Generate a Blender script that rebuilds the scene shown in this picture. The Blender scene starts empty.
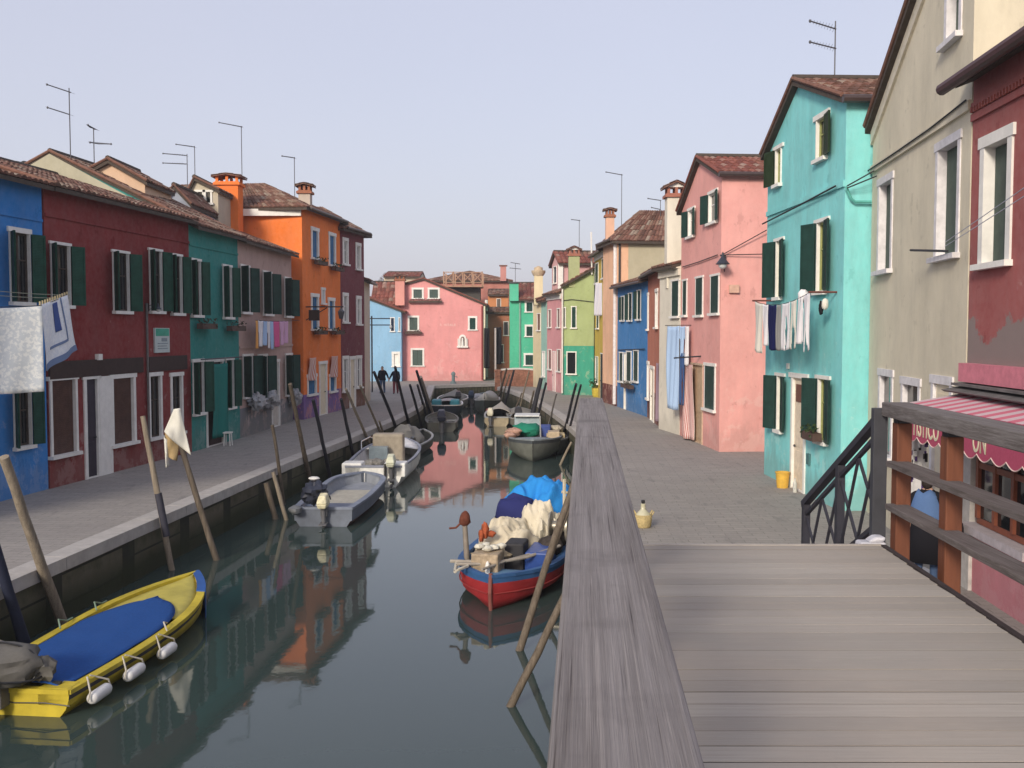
import bpy, bmesh, math, random
from mathutils import Vector, Matrix, noise as mnoise
random.seed(7)
sc = bpy.context.scene
COL = sc.collection
F = 995.0; HY = 332.5; H = 3.6; PW = 1024; PH = 768
PITCH = math.atan((384 - HY) / F)
WATER = -1.0

# ---------------------------------------------------------------- camera
cam_d = bpy.data.cameras.new('camera'); cam = bpy.data.objects.new('camera', cam_d); COL.objects.link(cam)
cam_d.sensor_width = 36.0; cam_d.lens = F / PW * 36.0
cam_d.clip_start = 0.05; cam_d.clip_end = 2000
cam.location = (0, 0, H); cam.rotation_euler = (math.pi / 2 - PITCH, 0, 0)
sc.camera = cam
O = Vector((0, 0, H))

def ray(px, py):
    x = (px - 512) / F; y = (384 - py) / F
    c, s = math.cos(PITCH), math.sin(PITCH)
    return Vector((x, c + y * s, -s + y * c))
def on_z(px, py, z=0.0):
    d = ray(px, py); return O + d * ((z - H) / d.z)
def on_y(px, py, Y):
    d = ray(px, py); return O + d * (Y / d.y)

# ---------------------------------------------------------------- node helpers
def C4(c): return (c[0], c[1], c[2], 1.0)
class NM:
    def __init__(s, name, rough=0.85, spec=0.3):
        s.m = bpy.data.materials.new(name); s.m.use_nodes = True
        s.nt = s.m.node_tree; s.b = s.nt.nodes['Principled BSDF']
        s.b.inputs['Roughness'].default_value = rough
        s.b.inputs['Specular IOR Level'].default_value = spec
        s.tc = s.nt.nodes.new('ShaderNodeTexCoord')
    def n(s, t): return s.nt.nodes.new(t)
    def l(s, a, b): s.nt.links.new(a, b)
    def vec(s, scale=(1, 1, 1), rot=(0, 0, 0)):
        if any(rot) and scale != (1, 1, 1):
            m0 = s.n('ShaderNodeMapping'); m0.inputs['Rotation'].default_value = rot; s.l(s.tc.outputs['Object'], m0.inputs['Vector'])
            mp = s.n('ShaderNodeMapping'); mp.inputs['Scale'].default_value = scale; s.l(m0.outputs[0], mp.inputs['Vector']); return mp.outputs[0]
        mp = s.n('ShaderNodeMapping'); mp.inputs['Scale'].default_value = scale; mp.inputs['Rotation'].default_value = rot
        s.l(s.tc.outputs['Object'], mp.inputs['Vector']); return mp.outputs[0]
    def noise(s, scale=5, detail=4, rough=0.55, vec=None, dist=0.0):
        t = s.n('ShaderNodeTexNoise'); t.inputs['Scale'].default_value = scale; t.inputs['Detail'].default_value = detail
        t.inputs['Roughness'].default_value = rough; t.inputs['Distortion'].default_value = dist
        s.l(vec if vec is not None else s.tc.outputs['Object'], t.inputs['Vector']); return t.outputs['Fac']
    def ramp(s, fac, stops):
        r = s.n('ShaderNodeValToRGB'); e = r.color_ramp.elements
        while len(e) < len(stops): e.new(0.5)
        for i, (p, c) in enumerate(stops):
            e[i].position = p; e[i].color = C4(c) if hasattr(c, '__len__') else (c, c, c, 1)
        s.l(fac, r.inputs[0]); return r.outputs[0]
    def mix(s, fac, a, b, mode='MIX'):
        m = s.n('ShaderNodeMix'); m.data_type = 'RGBA'; m.blend_type = mode
        for i, v in ((0, fac), (6, a), (7, b)):
            if hasattr(v, 'is_linked') or isinstance(v, bpy.types.NodeSocket): s.l(v, m.inputs[i])
            elif i == 0: m.inputs[0].default_value = v
            else: m.inputs[i].default_value = C4(v) if hasattr(v, '__len__') else (v, v, v, 1)
        return m.outputs[2]
    def attr(s, name='rnd'):
        a = s.n('ShaderNodeAttribute'); a.attribute_name = name; return a.outputs['Fac']
    def zc(s):
        g = s.n('ShaderNodeNewGeometry'); x = s.n('ShaderNodeSeparateXYZ'); s.l(g.outputs['Position'], x.inputs[0]); return x.outputs['Z']
    def maprange(s, v, a, b, c=0, d=1):
        m = s.n('ShaderNodeMapRange'); m.inputs[1].default_value = a; m.inputs[2].default_value = b
        m.inputs[3].default_value = c; m.inputs[4].default_value = d; s.l(v, m.inputs[0]); return m.outputs[0]
    def bump(s, fac, strength=0.3, dist=0.02):
        b = s.n('ShaderNodeBump'); b.inputs['Strength'].default_value = strength; b.inputs['Distance'].default_value = dist
        s.l(fac, b.inputs['Height']); s.l(b.outputs[0], s.b.inputs['Normal']); return b
    def col(s, c):
        if isinstance(c, bpy.types.NodeSocket): s.l(c, s.b.inputs['Base Color'])
        else: s.b.inputs['Base Color'].default_value = C4(c)
        return s

def mul(c, k): return tuple(min(1, x * k) for x in c)
def lerp(a, b, t): return tuple(x + (y - x) * t for x, y in zip(a, b))
MC = {}
def stucco(col, damp=0.35, patch=None, name=None, lowcol=None, lowz=None, splat=0.5):
    key = ('st', col, damp, patch, lowcol, lowz)
    if key in MC: return MC[key]
    m = NM(name or 'stucco', 0.92, 0.15)
    n1 = m.noise(0.55, 5, 0.6); n2 = m.noise(7, 5, 0.65); n3 = m.noise(2.2, 6, 0.7, vec=m.vec((1, 1, 0.28)))
    c = m.mix(m.ramp(n1, [(0.3, 0), (0.72, 1)]), mul(col, 0.80), lerp(mul(col, 1.06), (0.55, 0.53, 0.5), 0.05))
    c = m.mix(m.maprange(n3, 0.42, 0.72, 0, splat), c, lerp(mul(col, 0.72), (0.3, 0.29, 0.27), 0.16))
    c = m.mix(m.maprange(n2, 0.35, 0.8, 0, 0.35), c, lerp(col, (0.6, 0.58, 0.55), 0.22))
    if lowcol is not None:
        z = m.zc(); zz = m.n('ShaderNodeMath'); zz.operation = 'GREATER_THAN'; m.l(z, zz.inputs[0]); zz.inputs[1].default_value = lowz
        lc = m.mix(m.maprange(n3, 0.35, 0.7, 0, 0.7), lowcol, mul(lowcol, 0.65))
        c = m.mix(zz.outputs[0], lc, c)
    if damp > .15:   # salt bloom and flaking paint, in irregular sharp edged patches low on the wall
        bl = m.noise(1.7, 7, .72); zq = m.zc(); mm = m.n('ShaderNodeMath'); mm.operation = 'MULTIPLY_ADD'; m.l(zq, mm.inputs[0]); mm.inputs[1].default_value = -.035; m.l(bl, mm.inputs[2])
        c = m.mix(m.maprange(mm.outputs[0], .50, .535, 0, .6 * min(1, damp * 2.2)), c, lerp(col, (0.58, 0.56, 0.52), 0.38))
        b2 = m.noise(2.6, 7, .7, vec=m.vec((1, 1, .7)))
        c = m.mix(m.maprange(b2, .60, .64, 0, .55), c, mul(col, .66))
    z = m.zc()
    # rising damp: an irregular stained band at the foot of the wall
    hgt = m.n('ShaderNodeMath'); hgt.operation = 'MULTIPLY_ADD'; m.l(n3, hgt.inputs[0]); hgt.inputs[1].default_value = 1.8; hgt.inputs[2].default_value = -0.3
    d = m.n('ShaderNodeMath'); d.operation = 'SUBTRACT'; m.l(hgt.outputs[0], d.inputs[0]); m.l(z, d.inputs[1])
    base_d = lowcol if lowcol is not None else col
    c = m.mix(m.maprange(d.outputs[0], -0.15, 0.25, 0, damp), c, lerp(mul(base_d, 0.6), (0.28, 0.27, 0.24), 0.35))
    if patch is not None:
        pc, p0, p1 = patch
        pn = m.noise(1.1, 6, 0.65)
        pz = m.n('ShaderNodeMath'); pz.operation = 'MULTIPLY_ADD'; m.l(z, pz.inputs[0]); pz.inputs[1].default_value = -p1; m.l(pn, pz.inputs[2])
        c = m.mix(m.maprange(pz.outputs[0], p0, p0 + 0.03, 0, 0.85), c, pc)
    m.col(c); m.bump(m.mix(0.5, m.noise(38, 4), n2), 0.35, 0.02)
    MC[key] = m.m; return m.m
def plain(name, col, rough=0.7, spec=0.3, var=0.15, scale=8, metal=0.0, bump=0.15, stretch=(1, 1, 1)):
    key = ('pl', name, col, rough, var)
    if key in MC: return MC[key]
    m = NM(name, rough, spec)
    v = m.vec(stretch)
    n = m.noise(scale, 5, 0.6, vec=v); n2 = m.noise(scale * 0.2, 3, 0.6, vec=v)
    c = m.mix(m.ramp(n, [(0.3, 0), (0.7, 1)]), mul(col, 1 - var), mul(col, 1 + var))
    c = m.mix(m.maprange(n2, 0.45, 0.75, 0, var * 1.6), c, mul(col, 0.55))
    m.col(c); m.b.inputs['Metallic'].default_value = metal
    if bump: m.bump(n, bump, 0.01)
    MC[key] = m.m; return m.m
def fabric(name, col, col2=None, stripes=0, rough=0.95, var=0.08, axis=0):
    m = NM(name, rough, 0.1)
    n = m.noise(30, 3); n2 = m.noise(3, 3)
    c = m.mix(n, mul(col, 1 - var), mul(col, 1 + var))
    if col2 is not None and stripes:
        w = m.n('ShaderNodeTexWave'); w.bands_direction = 'XYZ'[axis]; w.inputs['Scale'].default_value = stripes
        m.l(m.tc.outputs['Object'], w.inputs['Vector'])
        c = m.mix(m.ramp(w.outputs['Fac'], [(0.45, 0), (0.55, 1)]), c, col2)
    elif col2 is not None:
        c = m.mix(m.ramp(m.noise(14, 4), [(0.48, 0), (0.56, 1)]), c, col2)
    m.col(c); m.bump(n2, 0.4, 0.03); return m.m
def slatted(name, col, scale=9.0, rough=0.6, k=0.6):
    m = NM(name, rough, 0.35)
    w = m.n('ShaderNodeTexWave'); w.bands_direction = 'Z'; w.wave_profile = 'SAW'; w.inputs['Scale'].default_value = scale
    m.l(m.tc.outputs['Object'], w.inputs['Vector'])
    n = m.noise(5, 5)
    c = m.mix(m.ramp(n, [(0.3, 0), (0.75, 1)]), mul(col, 0.75), mul(col, 1.25))
    m.col(c); m.bump(w.outputs['Fac'], k, 0.03); return m.m
def wood(name, col, light, axis=1, sc_=1.0, rough=0.8, bump=0.5, coarse=1.0, rot=0.0):
    m = NM(name, rough, 0.2)
    s = [42 * sc_ * coarse] * 3; s[axis] = 1.1 * sc_
    v = m.vec(tuple(s), (0, 0, rot)); n = m.noise(1.0, 6, 0.7, vec=v, dist=0.25)
    s2 = [160 * sc_] * 3; s2[axis] = 3.0 * sc_
    n2 = m.noise(1.0, 3, 0.6, vec=m.vec(tuple(s2), (0, 0, rot)))
    n3 = m.noise(1.6, 5, 0.6)
    c = m.mix(m.ramp(n, [(0.33, 0), (0.5, 0.45), (0.66, 1)]), col, light)
    c = m.mix(m.maprange(n2, 0.5, 0.75, 0, 0.55), c, mul(light, 1.35))
    c = m.mix(m.maprange(n3, 0.5, 0.72, 0, 0.45), c, mul(col, 0.75))
    m.col(c); m.bump(m.mix(0.5, n, n2), bump, 0.01); return m.m

WHITE = plain('white_paint', (0.72, 0.71, 0.68), 0.7, 0.3, 0.08, 6)
STONE = plain('istrian_stone', (0.60, 0.58, 0.55), 0.8, 0.2, 0.12, 7)
CREAM = plain('cream_paint', (0.72, 0.66, 0.50), 0.7, 0.3, 0.08, 6)
GLASS = NM('window_glass', 0.08, 0.5).col((0.012, 0.014, 0.016)).m
DARKIN = plain('dark_interior', (0.018, 0.015, 0.014), 0.8, 0.1, 0.2)
GREEN = slatted('green_shutter_paint', (0.018, 0.085, 0.060))
GREEN2 = slatted('dark_green_shutter_paint', (0.020, 0.066, 0.055))
GREENY = slatted('olive_green_shutter_paint', (0.028, 0.055, 0.022))
BLUESH = slatted('blue_shutter_paint', (0.03, 0.16, 0.36))
NAVYSH = slatted('navy_shutter_paint', (0.012, 0.03, 0.075))
ROLLER = slatted('brown_roller', (0.13, 0.065, 0.05), 7.0, 0.6, 1.0)
DOORCREAM = plain('door_cream', (0.68, 0.60, 0.45), 0.5, 0.4, 0.06)
GUTTER = plain('brown_gutter_metal', (0.05, 0.032, 0.03), 0.45, 0.5, 0.15)
DPIPE = plain('grey_pipe_metal', (0.16, 0.16, 0.16), 0.5, 0.5, 0.15)
IRON = plain('dark_iron', (0.02, 0.02, 0.025), 0.5, 0.5, 0.15)
CABLE = plain('black_cable', (0.025, 0.025, 0.028), 0.7, 0.3, 0.1)
ANT = plain('aerial_metal', (0.08, 0.08, 0.09), 0.5, 0.5, 0.1)
SOFFIT = plain('soffit_wood', (0.07, 0.055, 0.045), 0.8, 0.2, 0.2)
LEAF = plain('box_plant_leaves', (0.045, 0.075, 0.03), 0.7, 0.2, 0.4, 30)
LEAFD = plain('dry_plant_leaves', (0.11, 0.10, 0.07), 0.7, 0.2, 0.4, 30)
TERRA = plain('terracotta', (0.30, 0.12, 0.07), 0.8, 0.2, 0.15)
BLACK = plain('black_plastic', (0.015, 0.015, 0.017), 0.4, 0.5, 0.1)
SKIN = plain('skin', (0.50, 0.30, 0.22), 0.6, 0.3, 0.05)
ROPE = plain('pale_rope', (0.45, 0.42, 0.36), 0.9, 0.1, 0.2)
def tile_mat(name, a, b, c):
    m = NM(name, 0.9, 0.15)
    r = m.attr('rnd'); n = m.noise(6, 5, 0.65); n2 = m.noise(1.2, 4)
    k = m.ramp(r, [(0.0, a), (0.45, b), (0.8, c), (1.0, lerp(c, (0.35, 0.33, 0.28), 0.55))])
    k = m.mix(m.maprange(n, 0.45, 0.75, 0, 0.6), k, mul(a, 0.55))
    k = m.mix(m.maprange(n2, 0.5, 0.75, 0, 0.5), k, (0.12, 0.11, 0.075))
    m.col(k); m.bump(n, 0.3, 0.01); return m.m
TILE = tile_mat('old_roof_tiles', (0.10, 0.055, 0.042), (0.19, 0.092, 0.07), (0.25, 0.16, 0.12))
TILER = tile_mat('red_roof_tiles', (0.15, 0.055, 0.045), (0.22, 0.075, 0.058), (0.27, 0.11, 0.085))

# ---------------------------------------------------------------- mesh builder
class MB:
    def __init__(s): s.v = []; s.f = []; s.r = []; s.mi = []; s.cur = 0
    def add(s, vs, fs, rnd=0.5):
        o = len(s.v); s.v += [Vector(v) for v in vs]
        for f in fs: s.f.append([i + o for i in f]); s.r.append(rnd); s.mi.append(s.cur)
        return s
    def quad(s, a, b, c, d, rnd=0.5): return s.add([a, b, c, d], [(0, 1, 2, 3)], rnd)
    def poly(s, pts, rnd=0.5): return s.add(pts, [tuple(range(len(pts)))], rnd)
    def hexa(s, p, rnd=0.5):  # p: 4 bottom + 4 top
        return s.add(p, [(0, 3, 2, 1), (4, 5, 6, 7), (0, 1, 5, 4), (1, 2, 6, 5), (2, 3, 7, 6), (3, 0, 4, 7)], rnd)
    def box(s, x0, x1, y0, y1, z0, z1, rnd=0.5):
        return s.hexa([(x0, y0, z0), (x1, y0, z0), (x1, y1, z0), (x0, y1, z0), (x0, y0, z1), (x1, y0, z1), (x1, y1, z1), (x0, y1, z1)], rnd)
    def obox(s, c, ax, ay, az, rnd=0.5):  # centre and three half-axis vectors
        c, ax, ay, az = map(Vector, (c, ax, ay, az))
        return s.hexa([c - ax - ay - az, c + ax - ay - az, c + ax + ay - az, c - ax + ay - az,
                       c - ax - ay + az, c + ax - ay + az, c + ax + ay + az, c - ax + ay + az], rnd)
    def beam(s, a, b, w, h, up=(0, 0, 1), rnd=0.5):
        a, b = Vector(a), Vector(b); d = b - a; n = d.normalized(); side = n.cross(Vector(up))
        if side.length < 1e-4: side = n.cross(Vector((0, 1, 0)))
        side.normalize(); u = side.cross(n)
        return s.obox((a + b) / 2, d / 2, side * w / 2, u * h / 2, rnd)
    def prism(s, pts, off, rnd=0.5):
        pts = [Vector(p) for p in pts]; off = Vector(off); n = len(pts)
        fs = [tuple(range(n))[::-1], tuple(range(n, 2 * n))] + [(i, (i + 1) % n, (i + 1) % n + n, i + n) for i in range(n)]
        return s.add(pts + [p + off for p in pts], fs, rnd)
    def tube(s, pts, rad, n=8, cap=True, rnd=0.5):
        pts = [Vector(p) for p in pts]
        if not hasattr(rad, '__len__'): rad = [rad] * len(pts)
        vs = []; fs = []; prev = None
        for i, p in enumerate(pts):
            t = (pts[min(i + 1, len(pts) - 1)] - pts[max(i - 1, 0)]).normalized()
            if prev is None:
                a = t.cross(Vector((0, 0, 1)))
                if a.length < 0.05: a = t.cross(Vector((1, 0, 0)))
            else: a = prev - t * prev.dot(t)
            a.normalize(); b = t.cross(a); prev = a
            for k in range(n):
                th = 2 * math.pi * k / n; vs.append(p + (a * math.cos(th) + b * math.sin(th)) * rad[i])
        for i in range(len(pts) - 1):
            for k in range(n):
                k2 = (k + 1) % n; fs.append((i * n + k, i * n + k2, (i + 1) * n + k2, (i + 1) * n + k))
        if cap: fs.append(tuple(range(n))[::-1]); fs.append(tuple(range((len(pts) - 1) * n, len(pts) * n)))
        return s.add(vs, fs, rnd)
    def lathe(s, c, prof, n=14, rnd=0.5, ax=(1, 0, 0), ay=(0, 1, 0), az=(0, 0, 1)):
        c = Vector(c); ax, ay, az = Vector(ax), Vector(ay), Vector(az); vs = []; fs = []
        for r, z in prof:
            for k in range(n):
                th = 2 * math.pi * k / n; vs.append(c + ax * r * math.cos(th) + ay * r * math.sin(th) + az * z)
        for i in range(len(prof) - 1):
            for k in range(n):
                k2 = (k + 1) % n; fs.append((i * n + k, i * n + k2, (i + 1) * n + k2, (i + 1) * n + k))
        fs.append(tuple(range(n))[::-1]); fs.append(tuple(range((len(prof) - 1) * n, len(prof) * n)))
        return s.add(vs, fs, rnd)
    def ell(s, c, rx, ry, rz, n=12, m=8, rnd=0.5, R=None, lump=0.0, seed=0):
        c = Vector(c); vs = []; fs = []
        for i in range(m + 1):
            ph = -math.pi / 2 + math.pi * i / m
            for k in range(n):
                th = 2 * math.pi * k / n
                p = Vector((math.cos(ph) * math.cos(th), math.cos(ph) * math.sin(th), math.sin(ph)))
                if lump: p *= 1 + lump * (mnoise.noise(p * 2.2 + Vector((seed, seed * 1.7, 0))) + (.55 * mnoise.noise(p * 5.5 + Vector((seed, 0, seed))) if n > 14 else 0))
                p = Vector((p.x * rx, p.y * ry, p.z * rz))
                if R: p = R @ p
                vs.append(c + p)
        for i in range(m):
            for k in range(n):
                k2 = (k + 1) % n; fs.append((i * n + k, i * n + k2, (i + 1) * n + k2, (i + 1) * n + k))
        return s.add(vs, fs, rnd)
    def build(s, name, mat, parent=None, smooth=False, bevel=0, solid=0, sub=0):
        off = Vector((0, 0, 0)); q = parent
        while q is not None: off += q.location; q = q.parent
        me = bpy.data.meshes.new(name)
        me.from_pydata([tuple(v - off) for v in s.v], [], s.f)
        for m in (mat if isinstance(mat, (list, tuple)) else [mat]): me.materials.append(m)
        if max(s.mi + [0]) > 0:
            me.polygons.foreach_set('material_index', s.mi)
        a = me.attributes.new('rnd', 'FLOAT', 'FACE'); a.data.foreach_set('value', s.r)
        if smooth:
            bm = bmesh.new(); bm.from_mesh(me); bmesh.ops.remove_doubles(bm, verts=bm.verts, dist=1e-5)
            bmesh.ops.recalc_face_normals(bm, faces=bm.faces); bm.to_mesh(me); bm.free()
            me.polygons.foreach_set('use_smooth', [True] * len(me.polygons))
            try: me.set_sharp_from_angle(angle=math.radians(45))
            except Exception: pass
        me.update()
        o = bpy.data.objects.new(name, me); COL.objects.link(o)
        if parent is not None: o.parent = parent
        if sub: md = o.modifiers.new('s', 'SUBSURF'); md.levels = sub; md.render_levels = sub
        if solid: md = o.modifiers.new('t', 'SOLIDIFY'); md.thickness = solid
        if bevel: md = o.modifiers.new('b', 'BEVEL'); md.width = bevel; md.segments = 2; md.limit_method = 'ANGLE'
        return o

def tag(o, label=None, cat=None, group=None, kind=None):
    if label: o['label'] = label
    if cat: o['category'] = cat
    if group: o['group'] = group
    if kind: o['kind'] = kind
    return o
def thing(name, label, cat, loc=(0, 0, 0), group=None):
    o = bpy.data.objects.new(name, None); COL.objects.link(o); o.location = loc; o.empty_display_size = 0.2
    return tag(o, label, cat, group)
def rebase(o):
    """put a one-mesh thing's origin at its base"""
    me = o.data; n = len(me.vertices)
    if not n: return o
    lo = Vector((min(v.co.x for v in me.vertices), min(v.co.y for v in me.vertices), min(v.co.z for v in me.vertices)))
    hi = Vector((max(v.co.x for v in me.vertices), max(v.co.y for v in me.vertices), 0))
    c = Vector(((lo.x + hi.x) / 2, (lo.y + hi.y) / 2, lo.z))
    me.transform(Matrix.Translation(-c)); o.location = c; return o
def struct(name, mb, mat, **k):
    return tag(mb.build(name, mat, **k), kind='structure')

# ---------------------------------------------------------------- roofs
def tiles(mb, e0, e1, r0, r1, cw=0.2, row=0.42, amp=0.045, ns=4, seed=0):
    e0, e1, r0, r1 = map(Vector, (e0, e1, r0, r1)); rg = random.Random(seed)
    L = (e1 - e0).length; S = ((r0 + r1) / 2 - (e0 + e1) / 2).length
    nc = max(2, int(L / cw)); nr = max(2, int(S / row))
    nrm = (e1 - e0).cross((r0 + r1) / 2 - (e0 + e1) / 2).normalized()
    if nrm.z < 0: nrm = -nrm
    def P(u, v, h): return (e0.lerp(e1, u)).lerp(r0.lerp(r1, u), v) + nrm * h
    hs = [0] + [amp * math.sin(math.pi * (k + 0.0) / ns) ** 0.7 for k in range(1, ns)] + [0]
    for j in range(nr):
        v0 = j / nr; v1 = (j + 1) / nr
        for i in range(nc):
            dz = rg.uniform(-0.006, 0.006); dv = rg.uniform(-0.06, 0.06) / nr
            if j == 0: dv *= 0.6
            rnd = rg.random(); o = len(mb.v)
            for k in range(ns + 1):
                u = (i + k / ns) / nc
                mb.v.append(P(u, max(v0 + dv, -0.02), hs[k] + 0.022 + dz)); mb.v.append(P(u, v1, hs[k] + 0.002 + dz)); mb.v.append(P(u, max(v0 + dv, -0.02), -0.012 if j else -0.02 + hs[k] * 0.35))
            for k in range(ns):
                a = o + k * 3
                mb.f.append([a, a + 3, a + 4, a + 1]); mb.r.append(rnd); mb.mi.append(0)
                mb.f.append([a + 2, a + 5, a + 3, a]); mb.r.append(rnd * 0.6); mb.mi.append(0)

def slab(mb, e0, e1, r0, r1, t=0.10, gap=0.03):
    e0, e1, r0, r1 = map(Vector, (e0, e1, r0, r1)); n = Vector((0, 0, 1))
    top = [e0 - n * gap, e1 - n * gap, r1 - n * gap, r0 - n * gap]; bot = [p - n * t for p in top]
    mb.hexa(bot + top)

def chimney(parent, c, w, d, z0, z1, mat, cap='flat', tile=None, ux=(1, 0), vent=None):
    ux = Vector((ux[0], ux[1], 0)).normalized(); uy = Vector((-ux.y, ux.x, 0)); c = Vector((c[0], c[1], 0))
    m = MB(); up = Vector((0, 0, 1))
    m.obox(c + up * (z0 + z1) / 2, ux * w / 2, uy * d / 2, up * (z1 - z0) / 2)
    o = m.build('chimney', mat, parent)
    b = MB(); hz = z1
    if cap in ('flat', 'gable'):
        b.obox(c + up * (hz + 0.05), ux * (w / 2 + 0.08), uy * (d / 2 + 0.08), up * 0.05)
        b.obox(c + up * (hz + 0.12), ux * (w / 2 + 0.03), uy * (d / 2 + 0.03), up * 0.02)
        for sx in (-1, 0, 1):
            for sy in (-1, 1):
                b.obox(c + up * (hz + 0.24) + ux * sx * (w / 2 - 0.05) + uy * sy * (d / 2 - 0.05), ux * 0.05, uy * 0.05, up * 0.12)
        b.build('chimney_vent', vent or TERRA if cap == 'flat' else plain('brick_red', (0.33, 0.13, 0.09)), parent)
        k = MB(); zt = hz + 0.36
        ex, ey = w / 2 + 0.14, d / 2 + 0.14
        rise = 0.10 if cap == 'flat' else w * 0.35
        if cap == 'gable':
            g = MB(); g.prism([c + up * zt + ux * (-w / 2) - uy * (d / 2), c + up * zt + ux * (w / 2) - uy * (d / 2), c + up * (zt + rise * 0.8) - uy * (d / 2)], uy * d)
            g.build('chimney_gable', WHITE, parent)
        A = c + up * zt
        for sgn in (-1, 1):
            tiles(k, A + ux * sgn * ex - uy * ey, A + ux * sgn * ex + uy * ey, A - uy * ey + up * rise, A + uy * ey + up * rise, 0.16, 0.25, 0.03, 3, 5)
            slab(k, A + ux * sgn * ex - uy * ey, A + ux * sgn * ex + uy * ey, A - uy * ey + up * rise, A + uy * ey + up * rise, 0.04, 0.02)
        k.build('chimney_cap', tile or TILE, parent)
    elif cap == 'bell':
        b.lathe(c + up * hz, [(w * 0.55, 0), (w * 0.8, 0.22), (w * 0.82, 0.36), (w * 0.5, 0.38), (w * 0.5, 0.55), (w * 0.35, 0.58), (w * 0.1, 0.66)], 12)
        b.build('chimney_cap', tile or TILE, parent, smooth=True)
    elif cap == 'plate':
        b.obox(c + up * (hz + 0.04), ux * (w / 2 + 0.1), uy * (d / 2 + 0.1), up * 0.04)
        b.build('chimney_cap', tile or TILE, parent)
    return o

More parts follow.
